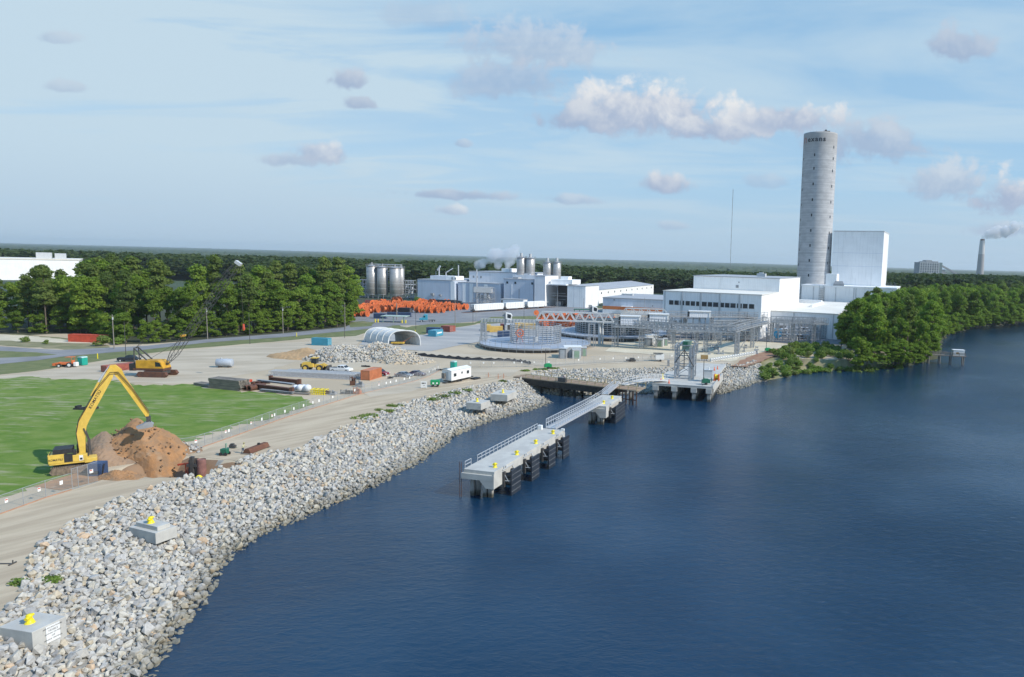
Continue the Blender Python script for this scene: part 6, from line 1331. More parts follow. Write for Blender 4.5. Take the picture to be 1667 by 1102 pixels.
# excavator
q = G(115, 767); ex = thing('long_reach_excavator', 'yellow long-reach excavator with folded boom working at the orange mound', 'excavator', q, R(35)); ex.scale = (.8, .92, 1.02)
for y in (-1.7, 1.7):
    tr = MB().prism([(-2.7,.5),(-2.3,.08),(2.5,.08),(2.9,.5),(2.5,1.05),(-2.3,1.05)], y-.35, y+.35)
    for i in range(18):
        for z in (.03, 1.06): tr.box(-2.5+i*.285,y-.37,z,-2.5+i*.285+.17,y+.37,z+.06)
    tr.build('track', mat('muddy_track', (.24,.18,.13), (.13,.10,.075), 2, .9, .3), ex, .05)
MB().box(-1.4,-1.3,.5,1.5,1.3,1.1).tube((0,0,1.1),(0,0,1.4),1.1,n=20).build('undercarriage', M['darksteel'], ex)
up = MB().box(-2.7,-1.45,1.4,2.2,1.45,1.6).prism([(-2.8,1.602),(-2.8,2.75),(-2.3,2.95),(-.5,2.95),(-.5,1.602)], -1.48, 1.48).box(-.499,-1.48,1.602,2.6,-.6,2.6).box(2.2,-1.48,1.3,3.95,-.2,1.95).box(2.2,.3,1.3,3.7,1.48,1.8); up.build('upper_structure', M['yellow'], ex, .07)
MB().box(-2.86,-1.35,1.5,-2.7,1.35,2.9).build('counterweight', M['yellow'], ex, .1)
MB().box(-2.1,-1.5,2.952,.6,1.3,3.6).box(-.6,-1.5,1.7,.6,-1.485,2.9).box(.62,-1.4,2.62,1.1,-.7,3.3).build('engine_cover', M['black'], ex, .05)
cb = MB().prism([(1.0,1.6),(2.6,1.6),(2.75,2.6),(2.2,3.7),(1.0,3.7)], .55, 1.47).build('cab', M['darksteel'], ex, .05); MB().prism([(1.2,2.4),(2.55,2.4),(2.15,3.5),(1.2,3.5)], .53, .548).build('pane', M['glass'], cb)
boom = [(1.35,2.5),(1.15,5.6),(1.3,6.6),(1.7,7.5),(4.6,11.9),(6.3,14.6),(6.8,14.8),(7.2,14.3),(6.9,13.3),(3.15,7.3),(2.65,6.3),(2.45,5.4),(2.3,2.5)]
def prism_concave(prof, y0, y1, name, m, parent, bevel=0.):
    t = tessellate_polygon([[Vector((x, z, 0)) for x, z in prof]]); n = len(prof); mb = MB(); vs = [(x, y0, z) for x, z in prof] + [(x, y1, z) for x, z in prof]
    mb.add(vs, [tuple(a) for a in t] + [tuple(i + n for i in a[::-1]) for a in t] + [(i, n+i, n+(i+1) % n, (i+1) % n) for i in range(n)]); return mb.build(name, m, parent, bevel)
bo = prism_concave(boom, -.42, .42, 'boom', M['yellow'], ex)
stick = [(6.2,14.3),(6.6,15.1),(7.4,15.1),(8.2,14.4),(8.7,13.2),(12.0,7.7),(11.9,7.1),(11.5,7.0),(7.9,12.7),(7.1,13.7)]
prism_concave(stick, -.30, .30, 'stick', mat('arm_yellow', (.74,.48,.07), (.62,.40,.06), .8, .45), ex)
for s_ in (-.52, .52): MB().tube((2.9,s_,2.6),(2.85,s_,4.4),.17,n=8).tube((2.85,s_,4.4),(2.3,s_,6.2),.09,n=8).build('boom_cylinder', M['darksteel'], ex)
MB().tube((4.7,.0,12.6),(5.6,.0,13.9),.17,n=8).tube((5.6,0,13.9),(6.5,0,15.0),.09,n=8).build('stick_cylinder', M['alu'], ex); MB().tube((3.6,0,10.75),(4.8,0,12.7),.20,n=8).build('cylinder_barrel', M['yellow'], ex)
hs = MB()
for off in (-.12, .12):
    pp = [(1.3,2.9),(1.05,5.6),(1.5,7.4),(4.2,11.6),(6.4,14.0),(7.6,14.0),(9.6,11.5),(11.9,7.8)]
    for a, b_ in zip(pp[:-1], pp[1:]): hs.tube((a[0]+.12,-.46+off*.1,a[1]-.05+off),(b_[0]+.12,-.46+off*.1,b_[1]-.05+off),.045,n=5)
hs.build('hoses', M['black'], ex)
MB().tube((9.6,0,11.6),(10.9,0,8.9),.13,n=8).tube((10.9,0,8.9),(11.3,0,7.6),.07).build('bucket_cylinder', M['yellow'], ex)
MB().box(11.5,-.35,5.9,12.2,.35,7.1).beam((11.3,0,7.4),(12.0,0,6.4),.3).build('linkage', M['darksteel'], ex); prism_concave([(9.9,5.6),(10.2,5.3),(11.0,5.35),(12.5,5.5),(12.6,5.9),(12.0,6.3),(11.3,6.2),(10.8,5.9)], -.7, .7, 'bucket', M['grey'], ex)
MB().box(1.5,-1.49,1.75,2.05,-1.482,2.5).build('side_panel', M['wpaint'], ex); MB().box(1.6,-1.5,1.85,1.95,-1.492,2.15).build('panel_marks', M['black'], ex)
ba = math.atan2(14.0-7.6, 5.2-1.6)
def on_boom(c): ca, sa = math.cos(R(57)), math.sin(R(57)); return Vector((4.15 + c.x*ca - c.y*sa, -.43 - c.z, 10.25 + c.x*sa + c.y*ca))
text_mesh('boom_lettering', 'KOMATSU', .62, M['blacktext'], ex, on_boom, .004, spacing=1.05, bold=True)
text_mesh('body_lettering', 'KOMATSU', .42, M['blacktext'], ex, lambda c: Vector((-1.75+c.x, -1.49-c.z, 2.15+c.y)), .004, bold=True)
# crawler crane
q = G(256, 612); cr = thing('crawler_crane', 'old yellow crawler crane with a dark lattice boom against the trees', 'crane', q, R(2))
for y in (-2, 2):
    tr = MB().prism([(-3.6,.6),(-3.1,.1),(3.5,.1),(4.0,.6),(3.5,1.3),(-3.1,1.3)], y-.45, y+.45)
    for i in range(22): tr.box(-3.2+i*.31,y-.47,.02,-3.2+i*.31+.2,y+.47,.1).box(-3.2+i*.31,y-.47,1.3,-3.2+i*.31+.2,y+.47,1.37)
    tr.build('track', M['rust'], cr, .06)
MB().box(-2.2,-1.6,.7,2.4,1.6,1.5).build('carbody', M['darksteel'], cr); MB().box(-4.9,-1.6,1.6,2.6,1.6,2.15).build('deck_frame', M['rust'], cr)
MB().prism([(-4.2,2.16),(-4.2,4.15),(1.2,4.3),(2.1,3.7),(2.6,2.4),(2.6,2.16)], -1.55, 1.55).build('machinery_house', M['yellowdeep'], cr, .06); MB().prism([(.7,2.7),(2.2,2.7),(1.8,3.7),(.7,3.9)], -1.58, -1.552).build('cab_window', M['glass'], cr)
MB().box(-5.9,-1.5,1.5,-4.3,1.5,3.3).build('counterweight', M['black'], cr, .06)
am = MB()
for y in (-1, 1): am.beam((-1.6,y,4.1),(-4.9,y*.8,7.2),.22).beam((-4.9,y*.8,7.2),(-4.9,y,3.0),.20).beam((-2.6,y,5.0),(-3.6,y,6.0),.3)
am.beam((-4.9,-.8,7.2),(-4.9,.8,7.2),.25).beam((-4.9,0,7.2),(-3.0,0,9.4),.12).build('a_frame', M['darksteel'], cr)
bm_ = MB(); a = Vector((2.5,0,3.0)); e = Vector((21.5,0,29.6)); d = (e-a); Lb = d.length; d.normalize(); up_ = Vector((-d.z,0,d.x)); nb = 26
def bpt(t, sy, sz):
    w_ = min(1, t*8+.15, (1-t)*10+.35); return a + d*Lb*t + Vector((0,sy*.75*w_,0)) + up_*(sz*.75*w_)
for i in range(nb):
    t0, t1 = i/nb, (i+1)/nb
    for sy in (-1,1):
        for sz_ in (-1,1): bm_.beam(bpt(t0,sy,sz_), bpt(t1,sy,sz_), .10)
    for s_ in (-1,1):
        g_ = 1 if i % 2 else -1
        bm_.beam(bpt(t0,s_,-g_), bpt(t1,s_,g_), .05).beam(bpt(t0,-g_,s_), bpt(t1,g_,s_), .05)
bm_.build('boom', M['darksteel'], cr); MB().box(-.6,-.5,-.4,.9,.5,.35, Matrix.Translation(e)@Matrix.Rotation(R(35),4,'Y')).build('boom_head', M['ltgrey'], cr)
cbz = MB()
for y in (-.4,.4): cbz.tube((-4.9,y,7.2), e+Vector((0,y,.4)), .035, n=4)
cbz.tube(e+Vector((.5,0,0)), Vector((e.x+.8,0,14)), .03, n=4).tube((-2,0,4.2),(7.5,0,10),.04,n=4).build('cables', M['darksteel'], cr)
MB().tube((e.x+.8,0,14),(e.x+.8,0,13.2),.25).lathe([(.3,13.2),(.35,12.6),(0,12.2)], (e.x+.8,0,0), 10).build('hook_block', M['red'], cr)
MB().tube(bpt(.27,-1,1),bpt(.27,1,1),.35).build('sheave', M['yellowdeep'], cr)
# wheel loader
q = G(514, 603); o = thing('wheel_loader', 'yellow wheel loader in front of the tan sand pile', 'wheel loader', q, R(2))
MB().box(-3.4,-1.0,1.0,-.2,1.0,2.1).prism([(-3.3,2.102),(-.9,2.102),(-.9,2.5),(-3.0,2.4)], -.9, .9).box(-.1,-.6,.8,2.0,.6,1.8).build('body', M['yellow'], o, .08); cb = MB().box(-.9,-.75,2.1,.55,.75,3.5).build('cab', M['glass'], o, .05); MB().box(-1,-.85,3.5,.65,.85,3.65).build('cab_roof', M['yellow'], cb)
for x in (-2.2, 1.6):
    for s_ in (-1, 1): wheel(o, x, s_*1.2, .85, .65, 'yellow', s_)
MB().prism([(1.2,1.7),(2.1,2.1),(3.6,1.3),(3.5,.9),(2.0,1.6),(1.2,1.3)], -.55, -.3).prism([(1.2,1.7),(2.1,2.1),(3.6,1.3),(3.5,.9),(2.0,1.6),(1.2,1.3)], .3, .55).build('lift_arm', M['yellow'], o); MB().prism([(3.4,1.5),(3.7,.2),(4.9,.15),(4.8,.3),(3.95,.5),(3.8,1.5)], -1.4, 1.4).build('bucket', M['darksteel'], o)
MB().box(-3.75,-.9,.9,-3.42,.9,1.9).build('rear_grille', M['black'], o); MB().tube((-1.6,.4,2.45),(-1.6,.4,3.1),.08).build('exhaust', M['black'], o)
# orange tractor
q = G(110, 597.5); o = thing('tractor', 'small orange tractor with a canopy left of the roadside teal toilet', 'tractor', q, R(185))
MB().box(-.4,-.45,.7,2.0,.45,1.4).build('bonnet', M['orange'], o, .08); MB().box(-1.5,-.8,.9,-.4,.8,1.2).prism([(-1.6,1.2),(-1.6,1.9),(-1.3,1.9),(-1.2,1.2)], -.4, .4).build('seat_platform', M['orange'], o)
for x, r_ in ((-1.1,.7),(1.5,.45)):
    for s_ in (-1, 1): wheel(o, x, s_*.85, r_, .35, 'wpaint', s_)
MB().box(-1.7,-.8,2.75,0,.8,2.85).build('canopy', M['orange'], o); MB().beam((-1.5,-.6,1.2),(-1.5,-.6,2.75),.08).beam((-1.5,.6,1.2),(-1.5,.6,2.75),.08).build('canopy_posts', M['orange'], o); MB().beam((1.2,-.5,1.1),(2.8,-.5,1.0),.14).beam((1.2,.5,1.1),(2.8,.5,1.0),.14).box(2.8,-.9,.4,3.2,.9,1.1).build('loader_bucket', M['orange'], o); MB().box(-2.6,-.5,.3,-1.8,.5,1.4).build('white_tank', M['wpaint'], o, .1)
# semi tractor
q = G(697, 524); o = thing('lorry_cab', 'bright blue lorry cab unit without a trailer on the asphalt', 'lorry', q, R(195))
MB().prism([(.2,1.0),(.2,3.7),(1.6,3.9),(2.1,3.4),(2.5,2.3),(3.9,2.0),(4.1,1.0)], -1.2, 1.2).build('cab', M['cyan'], o, .08); MB().add([(2.12,-.95,3.3),(2.12,.95,3.3),(2.5,1.05,2.4),(2.5,-1.05,2.4)], [(0,1,2,3)]).box(1.3,-1.215,2.3,2.1,-1.201,3.1).box(1.3,1.201,2.3,2.1,1.215,3.1).build('windscreen', M['glass'], o); MB().box(-3.4,-.45,.8,.2,.45,1.1).build('chassis', M['darksteel'], o); MB().box(4.05,-.8,.95,4.14,.8,1.8).build('grille', M['ltgrey'], o)
for x in (-2.6,-1.4,3.0):
    for s_ in (-1, 1): wheel(o, x, s_*1.0, .52, .4, 'alu', s_)
q = G(704, 497.5); o = thing('lorry_trailer', 'black lorry with a long black box trailer parked against the blue factory wall', 'lorry', q, R(-3))
MB().box(0,-1.3,1.2,16.2,1.3,4.1).build('box_body', M['blackc'], o, .04); MB().prism([(17.2,1),(17.2,3.8),(19,3.7),(19.6,2.3),(21.4,2.1),(21.5,1)], -1.2, 1.2).build('cab', M['blackc'], o, .05); MB().box(15.5,-.4,.9,21,.4,1.2).build('chassis', M['darksteel'], o)
for x in (1.5,2.8,15.4,16.7,20.4):
    for s_ in (-1, 1): wheel(o, x, s_*1.05, .52, .4, 'ltgrey', s_)
# rail wagons
pa, pb = G(769, 508.5), G(886, 501); d = (pb-pa); Lr = d.length; an = math.atan2(d.y, d.x); xx = 0
for i, (f0, f1, lab) in enumerate(((0,.40,'nearest white hopper rail wagon at the left end of the train'),(.41,.69,'middle white hopper rail wagon of the train'),(.72,1.,'white hopper rail wagon at the right end beside the stair block'))):
    q = pa + d*f0; L = Lr*(f1-f0)-.9; o = thing('hopper_wagon', lab, 'rail wagon', q, an)
    MB().prism([(0,2.3),(.9,1.1),(L-.9,1.1),(L,2.3),(L,4.5),(0,4.5)], -1.5, 1.5).box(.6,-1.3,4.502,L-.6,1.3,4.75).build('hopper_body', M['wpaint'], o, .03)
    rb = MB()
    for k in range(int(L/1.5)): rb.box(1+k*1.5,-1.56,1.5,1.1+k*1.5,-1.502,4.4)
    rb.build('side_ribs', M['ltgrey'], o); MB().box(0,-.5,.8,L,.5,1.05).box(-.5,-1.2,.8,.5,1.2,1.2).box(L-.5,-1.2,.8,L+.5,1.2,1.2).build('underframe', M['darksteel'], o)
    for x in (1.2,3.0,L-3.0,L-1.2): MB().tube((x,-.8,.46),(x,.8,.46),.46,n=14).build('wheelset', M['rust'], o)
    MB().beam((-.2,-1.3,1.2),(-.2,-1.3,4.4),.1).beam((-.2,1.3,1.2),(-.2,1.3,4.4),.1).beam((-.2,-1.3,2.8),(-.2,1.3,2.8),.1).build('end_ladder', M['darksteel'], o)
o = thing('railway_track', 'rusty railway track under the white hopper wagons', 'railway', pa - d*.12, an)
MB().box(0,-.78,.15,Lr*1.3,-.70,.3).box(0,.70,.15,Lr*1.3,.78,.3).build('rails', M['rust'], o); m_ = MB()
for k in range(int(Lr*1.3/.7)): m_.box(k*.7,-1.2,.07,k*.7+.25,1.2,.149)
m_.build('sleepers', M['timber'], o)
# portable toilets
for p_, lab in (((135,594.5),'teal portable toilet on the verge beside the orange tractor'),((738.5,601),'teal portable toilet behind the white office trailer')):
    q = G(*p_); o = thing('portable_toilet', lab, 'portable toilet', q, R(-12)); s_ = 1.25 if p_[0] < 300 else 1.15
    MB().box(-.62*s_,-.62*s_,.1,.62*s_,.62*s_,2.15).build('cabin', M['teal'], o, .04); MB().prism([(-.66*s_,2.15),(.66*s_,2.15),(.5*s_,2.42),(-.5*s_,2.42)], -.64*s_, .64*s_).build('roof', paint('toilet_roof', (.45,.62,.58)), o); MB().box(-.45*s_,-.64*s_,.2,.45*s_,-.622*s_,2.0).build('door', paint('toilet_door', (.02,.40,.32)), o); MB().box(-.5,-.5,0,.5,.5,.098).build('skid', M['black'], o)
# tank
q = G(366, 598); o = thing('steel_tank', 'grey cylindrical fuel tank lying on the sand near the crane', 'tank', q, R(8)); MB().lathe([(0,-2),(1.05,-2),(1.1,-1.95),(1.1,1.95),(1.05,2),(0,2)], n=28).build('shell', M['water_tank'], o)
sh_ = o.children[0]; sh_.rotation_euler = (0, R(90), 0); sh_.location = (0,0,1.35)
MB().box(-1.4,-.8,0,-1.0,.8,.5).box(1.0,-.8,0,1.4,.8,.5).build('saddle', M['darksteel'], o); MB().tube((-.8,0,2.4),(-.8,0,2.75),.22).tube((.6,0,2.4),(.6,0,2.6),.15).build('filler_cap', M['ltgrey'], o)
# office trailer
a, an, L = span((735,624.5),(766,617.5)); L = 7.9; o = thing('office_trailer', 'white office trailer with small dark windows beside the riprap', 'office trailer', a, an)
MB().box(0,0,.75,L,3.0,3.3).prism([(0,3.3),(L,3.3),(L,3.301),(0,3.301)],0,3.0).build('body', M['wpaint'], o, .04); MB().add([(-.1,-.1,3.31),(L+.1,-.1,3.31),(L+.1,3.1,3.31),(-.1,3.1,3.31),(-.1,1.5,3.75),(L+.1,1.5,3.75)], [(0,1,5,4),(2,3,4,5),(0,4,3),(1,2,5)]).build('roof', M['wpaint'], o)
for x0, x1, z0, z1 in ((.9,1.9,1.7,2.5),(3.9,4.4,2.1,2.6),(6.1,7.0,1.8,2.6)): w__ = MB().box(x0-.06,-.03,z0-.06,x1+.06,-.003,z1+.06).build('window', M['ltgrey'], o); MB().box(x0,-.045,z0,x1,-.031,z1).build('pane', M['glass'], w__)
MB().box(-.05,1.0,.8,-.003,2.0,2.9).build('door', M['ltgrey'], o); MB().box(-.5,1.8,1.2,-.05,2.8,2.6).build('air_unit', M['pole'], o)
for x in (3.0,4.0): MB().tube((x,.1,.38),(x,.45,.38),.38,n=14).build('wheel', M['black'], o)
MB().box(.2,.2,.45,L+1.2,2.8,.74).beam((L,1.5,.5),(L+1.8,1.5,.45),.2).build('chassis', M['darksteel'], o); MB().box(-1.1,1,0,-.1,2,.35).build('step', M['darksteel'], o)
q = G(774,617); o = thing('timber_mats', 'small dark stack of mats by the drawbar of the white office trailer', 'mats', q, an); MB().box(-1.3,-.8,0,1.3,.8,.2).box(-1.1,-.7,.21,1.2,.75,.4).build('mat', M['black'], o)
q = G(708.5, 629.5); o = thing('generator', 'bright green mobile generator between white sign board and office trailer', 'generator', q, R(12)); MB().box(-1.1,-.6,.6,1.1,.6,1.75).build('housing', M['green'], o, .06); MB().box(-.6,-.61,.8,-.2,-.601,1.2).box(.3,-.61,.8,.7,-.601,1.2).build('label_plate', M['wpaint'], o)
for x in (-.6,.6): MB().tube((x,-.6,.3),(x,-.4,.3),.3,n=12).tube((x,.4,.3),(x,.6,.3),.3,n=12).build('wheel', M['black'], o)
a, an, L = span((685,632),(693,632)); o = thing('notice_board', 'white square sign board standing left of the green generator', 'sign', a, R(4)); MB().box(0,0,.15,1.5,.12,1.75).build('board', M['wpaint'], o); MB().box(.1,-.2,0,.2,.4,.16).box(1.3,-.2,0,1.4,.4,.16).build('feet', M['ltgrey'], o); MB().box(.25,-.02,1.15,.85,-.003,1.4).box(.95,-.02,1.2,1.2,-.003,1.4).box(.6,-.02,.65,1.0,-.003,.72).build('markings', M['blacktext'], o)
# small white trailer and dark trailer on the far track
q = G(1074,588); o = thing('tool_trailer', 'small white box trailer with a raised dark flap beyond the jetty', 'trailer', q, R(2)); MB().box(-1.4,-.9,.6,1.4,.9,2.2).build('box', M['wpaint'], o, .04); MB().box(-2.2,-1.0,2.6,1.0,.9,2.7).beam((-1.2,-.8,2.2),(-1.6,-.8,2.6),.06).build('flap', M['black'], o); MB().tube((.2,-1,.35),(.2,-.8,.35),.35,n=12).tube((.2,.8,.35),(.2,1,.35),.35,n=12).build('wheel', M['black'], o)
q = G(1027,588.5); o = thing('flat_trailer', 'low dark trailer on the sand beyond the second riprap slope', 'trailer', q, R(4)); MB().box(-1.6,-.8,.3,1.6,.8,.7).beam((1.6,0,.6),(2.6,0,.5),.1).box(-.4,-.7,.71,1.2,.7,1.2).build('bed', M['darksteel'], o); MB().tube((-.2,-.9,.3),(-.2,.9,.3),.3).build('wheel', M['black'], o)
# scrap yard
def mast_sections():
    a, an, L = span((438,612),(583,619)); o = thing('lattice_mast', 'long row of silver lattice mast sections lying on the sand', 'mast sections', a, an)
    for k in range(5):
        m_ = MB(); y0 = k*.9; 
        x0 = (0 if k < 3 else 3) ; x1 = L - (0 if k > 1 else 1.2); n = int((x1-x0)/.9)
        for z in (.1, 1.35):
            for y in (y0, y0+.7): m_.beam((x0,y,z),(x1,y,z),.12)
        for i in range(n):
            xa = x0+(x1-x0)*i/n; xb = x0+(x1-x0)*(i+1)/n
            for y in (y0, y0+.7): m_.beam((xa,y,.1),(xa,y,1.35),.07).beam((xa,y,.1 if i % 2 else 1.35),(xb,y,1.35 if i % 2 else .1),.06)
            for z in (.1,1.35): m_.beam((xa,y0,z),(xb,y0+.7,z),.06)
        m_.build('mast_section', M['alu'], o)
mast_sections()
def timber_stack(label, p1, p2, layers, W, th=.3, cat='timber stack'):
    a, an, L = span(p1, p2); o = thing('timber_mat_stack', label, cat, a, an)
    for k in range(layers):
        m_ = MB(); j = random.uniform(-.25,.25)
        for i in range(int(W/.42)): m_.box(j+random.uniform(-.08,.08), i*.42, k*(th+.06), L+j+random.uniform(-.1,.1), i*.42+.36, k*(th+.06)+th)
        m_.build('mat_layer', M['timber'], o)
timber_stack('tall stack of weathered grey timber mats at the edge of the green field', (340,632), (390,637), 7, 3.2)
timber_stack('low heap of dark timber mats left of the tall stack', (314,627), (340,631), 2, 2.4)
def hbeam(mb, a, b_, w=.8, h=.9, t=.09):
    a, b_ = Vector(a), Vector(b_); mb.beam(a+Vector((0,0,t/2)), b_+Vector((0,0,t/2)), w, t).beam(a+Vector((0,0,h-t/2)), b_+Vector((0,0,h-t/2)), w, t).beam(a+Vector((0,0,t)), b_+Vector((0,0,t)), t, .01).beam(a+Vector((0,0,h/2)), b_+Vector((0,0,h/2)), t, h-2*t-.01)
for i, (p1, p2, z, h, lab, mm) in enumerate((((412,633),(475,641),.0,1.3,'front rusty steel girder in the scrap yard, nearest the green field','rust'),((441,622),(487,627),.0,1.3,'rear rusty steel girder in the scrap yard beside the silver mast sections','rust'),((420,628),(478,635),1.25,.35,'grey steel channel lying on top of the rusty girders','grey'),((412,625),(440,624),.0,.6,'short rusty beam at the back left of the rusty girders','rust'),((425,637),(478,642),.2,.4,'low grey channel under the front rusty girder','grey'))):
    a, b_ = G(*p1), G(*p2); m_ = MB(); hbeam(m_, a+Vector((0,0,z)), b_+Vector((0,0,z)), .9, h)
    if h > 1: m_.beam(a, a+Vector((0,0,1.7)), .7).beam(b_, b_+Vector((0,0,1.5)), .8)
    tag(m_.build('steel_girder', M[mm]), lab, 'girder')
for i, (x_, y_, r_, lab) in enumerate(((399,636,.65,'rusty pipe end, left of the pair beside the tall timber stack'),(406,636.5,.65,'rusty pipe end, right of the pair beside the tall timber stack'))):
    q = G(x_, y_); m_ = MB(); m_.ring((0,0,r_),(-.3,-1,0),r_,r_*.7,.2,16).tube((0,.05,r_),(1.2,4,r_),r_*.98,n=16,cap=False); tag(m_.build('steel_pipe', M['rust'], loc=q), lab, 'pipe')
q = G(399,628); tag(MB().box(-1.5,-1,.9,1.2,1,1.5).beam((-1.8,0,.0),(1.5,.5,1.2),.25).beam((1.5,-.6,0),(-1,.6,1.1),.2).build('red_steel_frame', M['red'], loc=q), 'jumbled bright red steel frame above the rusty pipe ends', 'steel frame')
for i, (x_, y_, s_, lab) in enumerate(((481.5,637,1.0,'white bulk bag, leftmost of the four behind the rusty girders'),(488.5,638,1.15,'white bulk bag, second from left behind the rusty girders'),(495,637.5,1.1,'white bulk bag, third from left behind the rusty girders'),(501,638.5,1.2,'white bulk bag, rightmost of the four behind the rusty girders'))):
    q = G(x_, y_); m_ = MB(); m_.lathe([(.4*s_,0),(.62*s_,.2*s_),(.68*s_,.7*s_),(.55*s_,1.1*s_),(.2*s_,1.28*s_),(0,1.2*s_)], n=14); o = m_.build('bulk_bag', M['bag'], loc=q+Vector((0,0,.3))); tag(o, lab, 'bulk bag')
q = G(488,641.5); tag(MB().box(-2.2,-.5,0,2.6,.5,.3).build('timber_mat', M['timber'], loc=q, rz=R(-8)), 'grey timber mat in front of the white bulk bags', 'timber mat')
a = G(506,642); m_ = MB()
for i in range(7): m_.beam((i*.55,0,0),(i*.55,.2,1.1),.14).beam((i*.55,1.6,0),(i*.55,1.5,1.3),.12)
for z in (.1,.6,1.1): m_.beam((-.2,0,z),(3.6,.1,z),.14).beam((-.2,1.6,z),(3.6,1.5,z),.12)
for i in range(4): m_.beam((i*1.1,0,1.1),(i*1.1,1.6,1.2),.14)
tag(m_.build('steel_cages', M['bollard'], loc=a, rz=R(-6)), 'pile of bright yellow steel frames at the corner of the green field', 'steel frame')
for i, (x_, y_, w_, h_, mm, lab) in enumerate(((532,641,1.6,.9,'timber','brown open frame right of the yellow steel frames'),(543,643,1.2,1.2,'grey','grey upright frame between brown frame and orange stand'),(565,641,2.6,1.1,'darksteel','dark machinery heap left of the orange stand by the fence'),(582,641,1.5,1.7,'orangec','tan orange stand beside the wire fence'),(575,627,1.3,2.4,'rust','tall rusty bracket at the end of the silver mast sections'),(586,630,1.8,1.9,'grey','grey machine behind the tan orange stand'),(627,612,1.3,1.0,'ltgrey','small grey compressor in front of the dark red SUV'),(636,616,1.2,.6,'darksteel','dark low pump left of the silver car'),(596,597,2.3,.5,'black','dark low object on the sand behind the orange container'),(718,603,2.4,.5,'black','dark low pallets left of the teal toilet by the office trailer'))):
    q = G(x_, y_); o = thing('scrap_item' if i < 6 else 'site_equipment', lab, 'equipment', q, R(random.uniform(-15,15))); m_ = MB(); m_.box(-w_/2,-.5,.1,w_/2,.5,h_*.45).beam((-w_/2,-.4,0),(-w_/2,-.4,h_),.12).beam((w_/2,-.4,0),(w_/2,-.4,h_*.8),.12).beam((-w_/2,-.4,h_*.85),(w_/2,-.4,h_*.75),.12); m_.build('frame', M[mm], o); MB().tube((-.2,.1,h_*.46),(-.2,.1,h_*.9),.2).box(.1,-.3,h_*.46,w_*.4,.3,h_*.7).build('motor', M[mm if mm != 'timber' else 'rust'], o)
q = G(138,666); m_ = MB(); m_.box(-1.6,-.9,0,1.4,.5,.35).box(-1.5,-.6,.35,-.9,.4,.75).box(.2,-.7,.35,.9,.3,.6).box(1.4,-.4,0,2.2,.8,.45); tag(m_.build('silt_bag', M['silt'], loc=q), 'crumpled black sheeting lying on the green field behind the boom', 'sheeting')
# pit and pile-driving gear
q = G(329,775,-2.2); tag(MB().tube((0,0,0),(0,0,2.7),.62,n=20,cap=False).tube((0,0,0),(0,0,2.6),.55,n=20).build('pipe_pile', mat('pinkish_rust', (.27,.13,.11), (.19,.09,.075), 1.5, .8), loc=q), 'upright pinkish rusty pipe pile standing in the trench', 'pile')
q = G(314,776,-2.2); tag(MB().beam((0,0,0),(0,0,3.2),.5).beam((-.7,.3,0),(-.6,.3,2.6),.2).beam((.6,.2,0),(.5,.2,2.9),.2).box(-.8,-.2,1.6,.8,.3,2.0).build('pile_guide', M['darksteel'], loc=q), 'dark steel pile guide frame in the trench left of the pipe pile', 'pile guide')
q = G(303,773,-2.2); tag(MB().tube((0,0,0),(0,0,1.9),.09,n=6).tube((.3,0,0),(.3,0,1.7),.07,n=6).beam((-1.2,0,1.6),(.8,0,1.9),.25).build('pump_hose', M['red'], loc=q), 'thin pale pipes with a red bar in the trench', 'pump')
q = G(324,779,-.6); tag(MB().lathe([(.5,0),(.4,.3),(.2,.5),(0,.5)], n=10).build('yellow_cap', M['bollard'], loc=q), 'small yellow cap half hidden at the trench edge', 'cap')  # simple yellow cap, not surveying gear
a, b_ = G(402,739.5), G(433,727.5); m_ = MB(); d = (b_-a); L = d.length; sp_ = thing('sheet_pile', 'long rusty brown sheet pile bundle on the haul road beside the worker', 'sheet pile', a, math.atan2(d.y, d.x))
MB().prism([(0,0),(0,0.01),(0,0.01)],0,.01).add([(0,-.7,.15),(L,-.7,.15),(L,-.35,.85),(0,-.35,.85),(0,.35,.85),(L,.35,.85),(L,.7,.15),(0,.7,.15)], [(0,1,2,3),(3,2,5,4),(4,5,6,7),(0,3,4,7),(1,6,5,2)]).build('sheet', mat('brown_rust', (.16,.07,.04), (.12,.05,.03), 1, .8), sp_); MB().box(-.3,-.9,0,.3,.9,.14).box(L-.6,-.9,0,L,.9,.14).build('bearer', M['timber'], sp_); MB().tube((L*.62,0,.85),(L*.62,0,1.15),.22).build('lifting_lug', M['black'], sp_)
q = G(366,741); o = thing('welding_set', 'dark green wheeled welding set with gas bottle on the haul road', 'welding set', q); MB().box(-.5,-.4,.3,.5,.4,1.1).build('housing', M['dkgreen'], o, .04); MB().tube((.1,.2,1.1),(.15,.2,1.9),.13).build('gas_bottle', M['palegreen'], o)
for x in (-.4,.4): MB().tube((x,-.5,.28),(x,-.4,.28),.28,n=12).tube((x,.4,.28),(x,.5,.28),.28,n=12).build('wheel', M['black'], o)
q = G(379,730); o = thing('compressor', 'small dark compressor behind the worker on the haul road', 'compressor', q); MB().tube((-.5,0,.4),(.5,0,.4),.26,n=10).box(-.3,-.2,.6,.2,.2,.85).build('tank', M['darksteel'], o); MB().beam((-.6,-.3,0),(-.3,0,.3),.06).beam((.6,.3,0),(.3,0,.3),.06).build('frame', M['dkgreen'], o)
q = G(160,773); o = thing('trench_box', 'dark blue black steel box behind the leaning mesh panel', 'steel box', q, R(10)); MB().box(-.9,-.8,0,.9,.8,1.9).build('box', M['navy'], o, .05); MB().beam((.9,-.8,0),(1.2,-.6,1.8),.12).tube((-.5,-.85,.6),(.5,-.85,.6),.18).build('frame', M['black'], o)
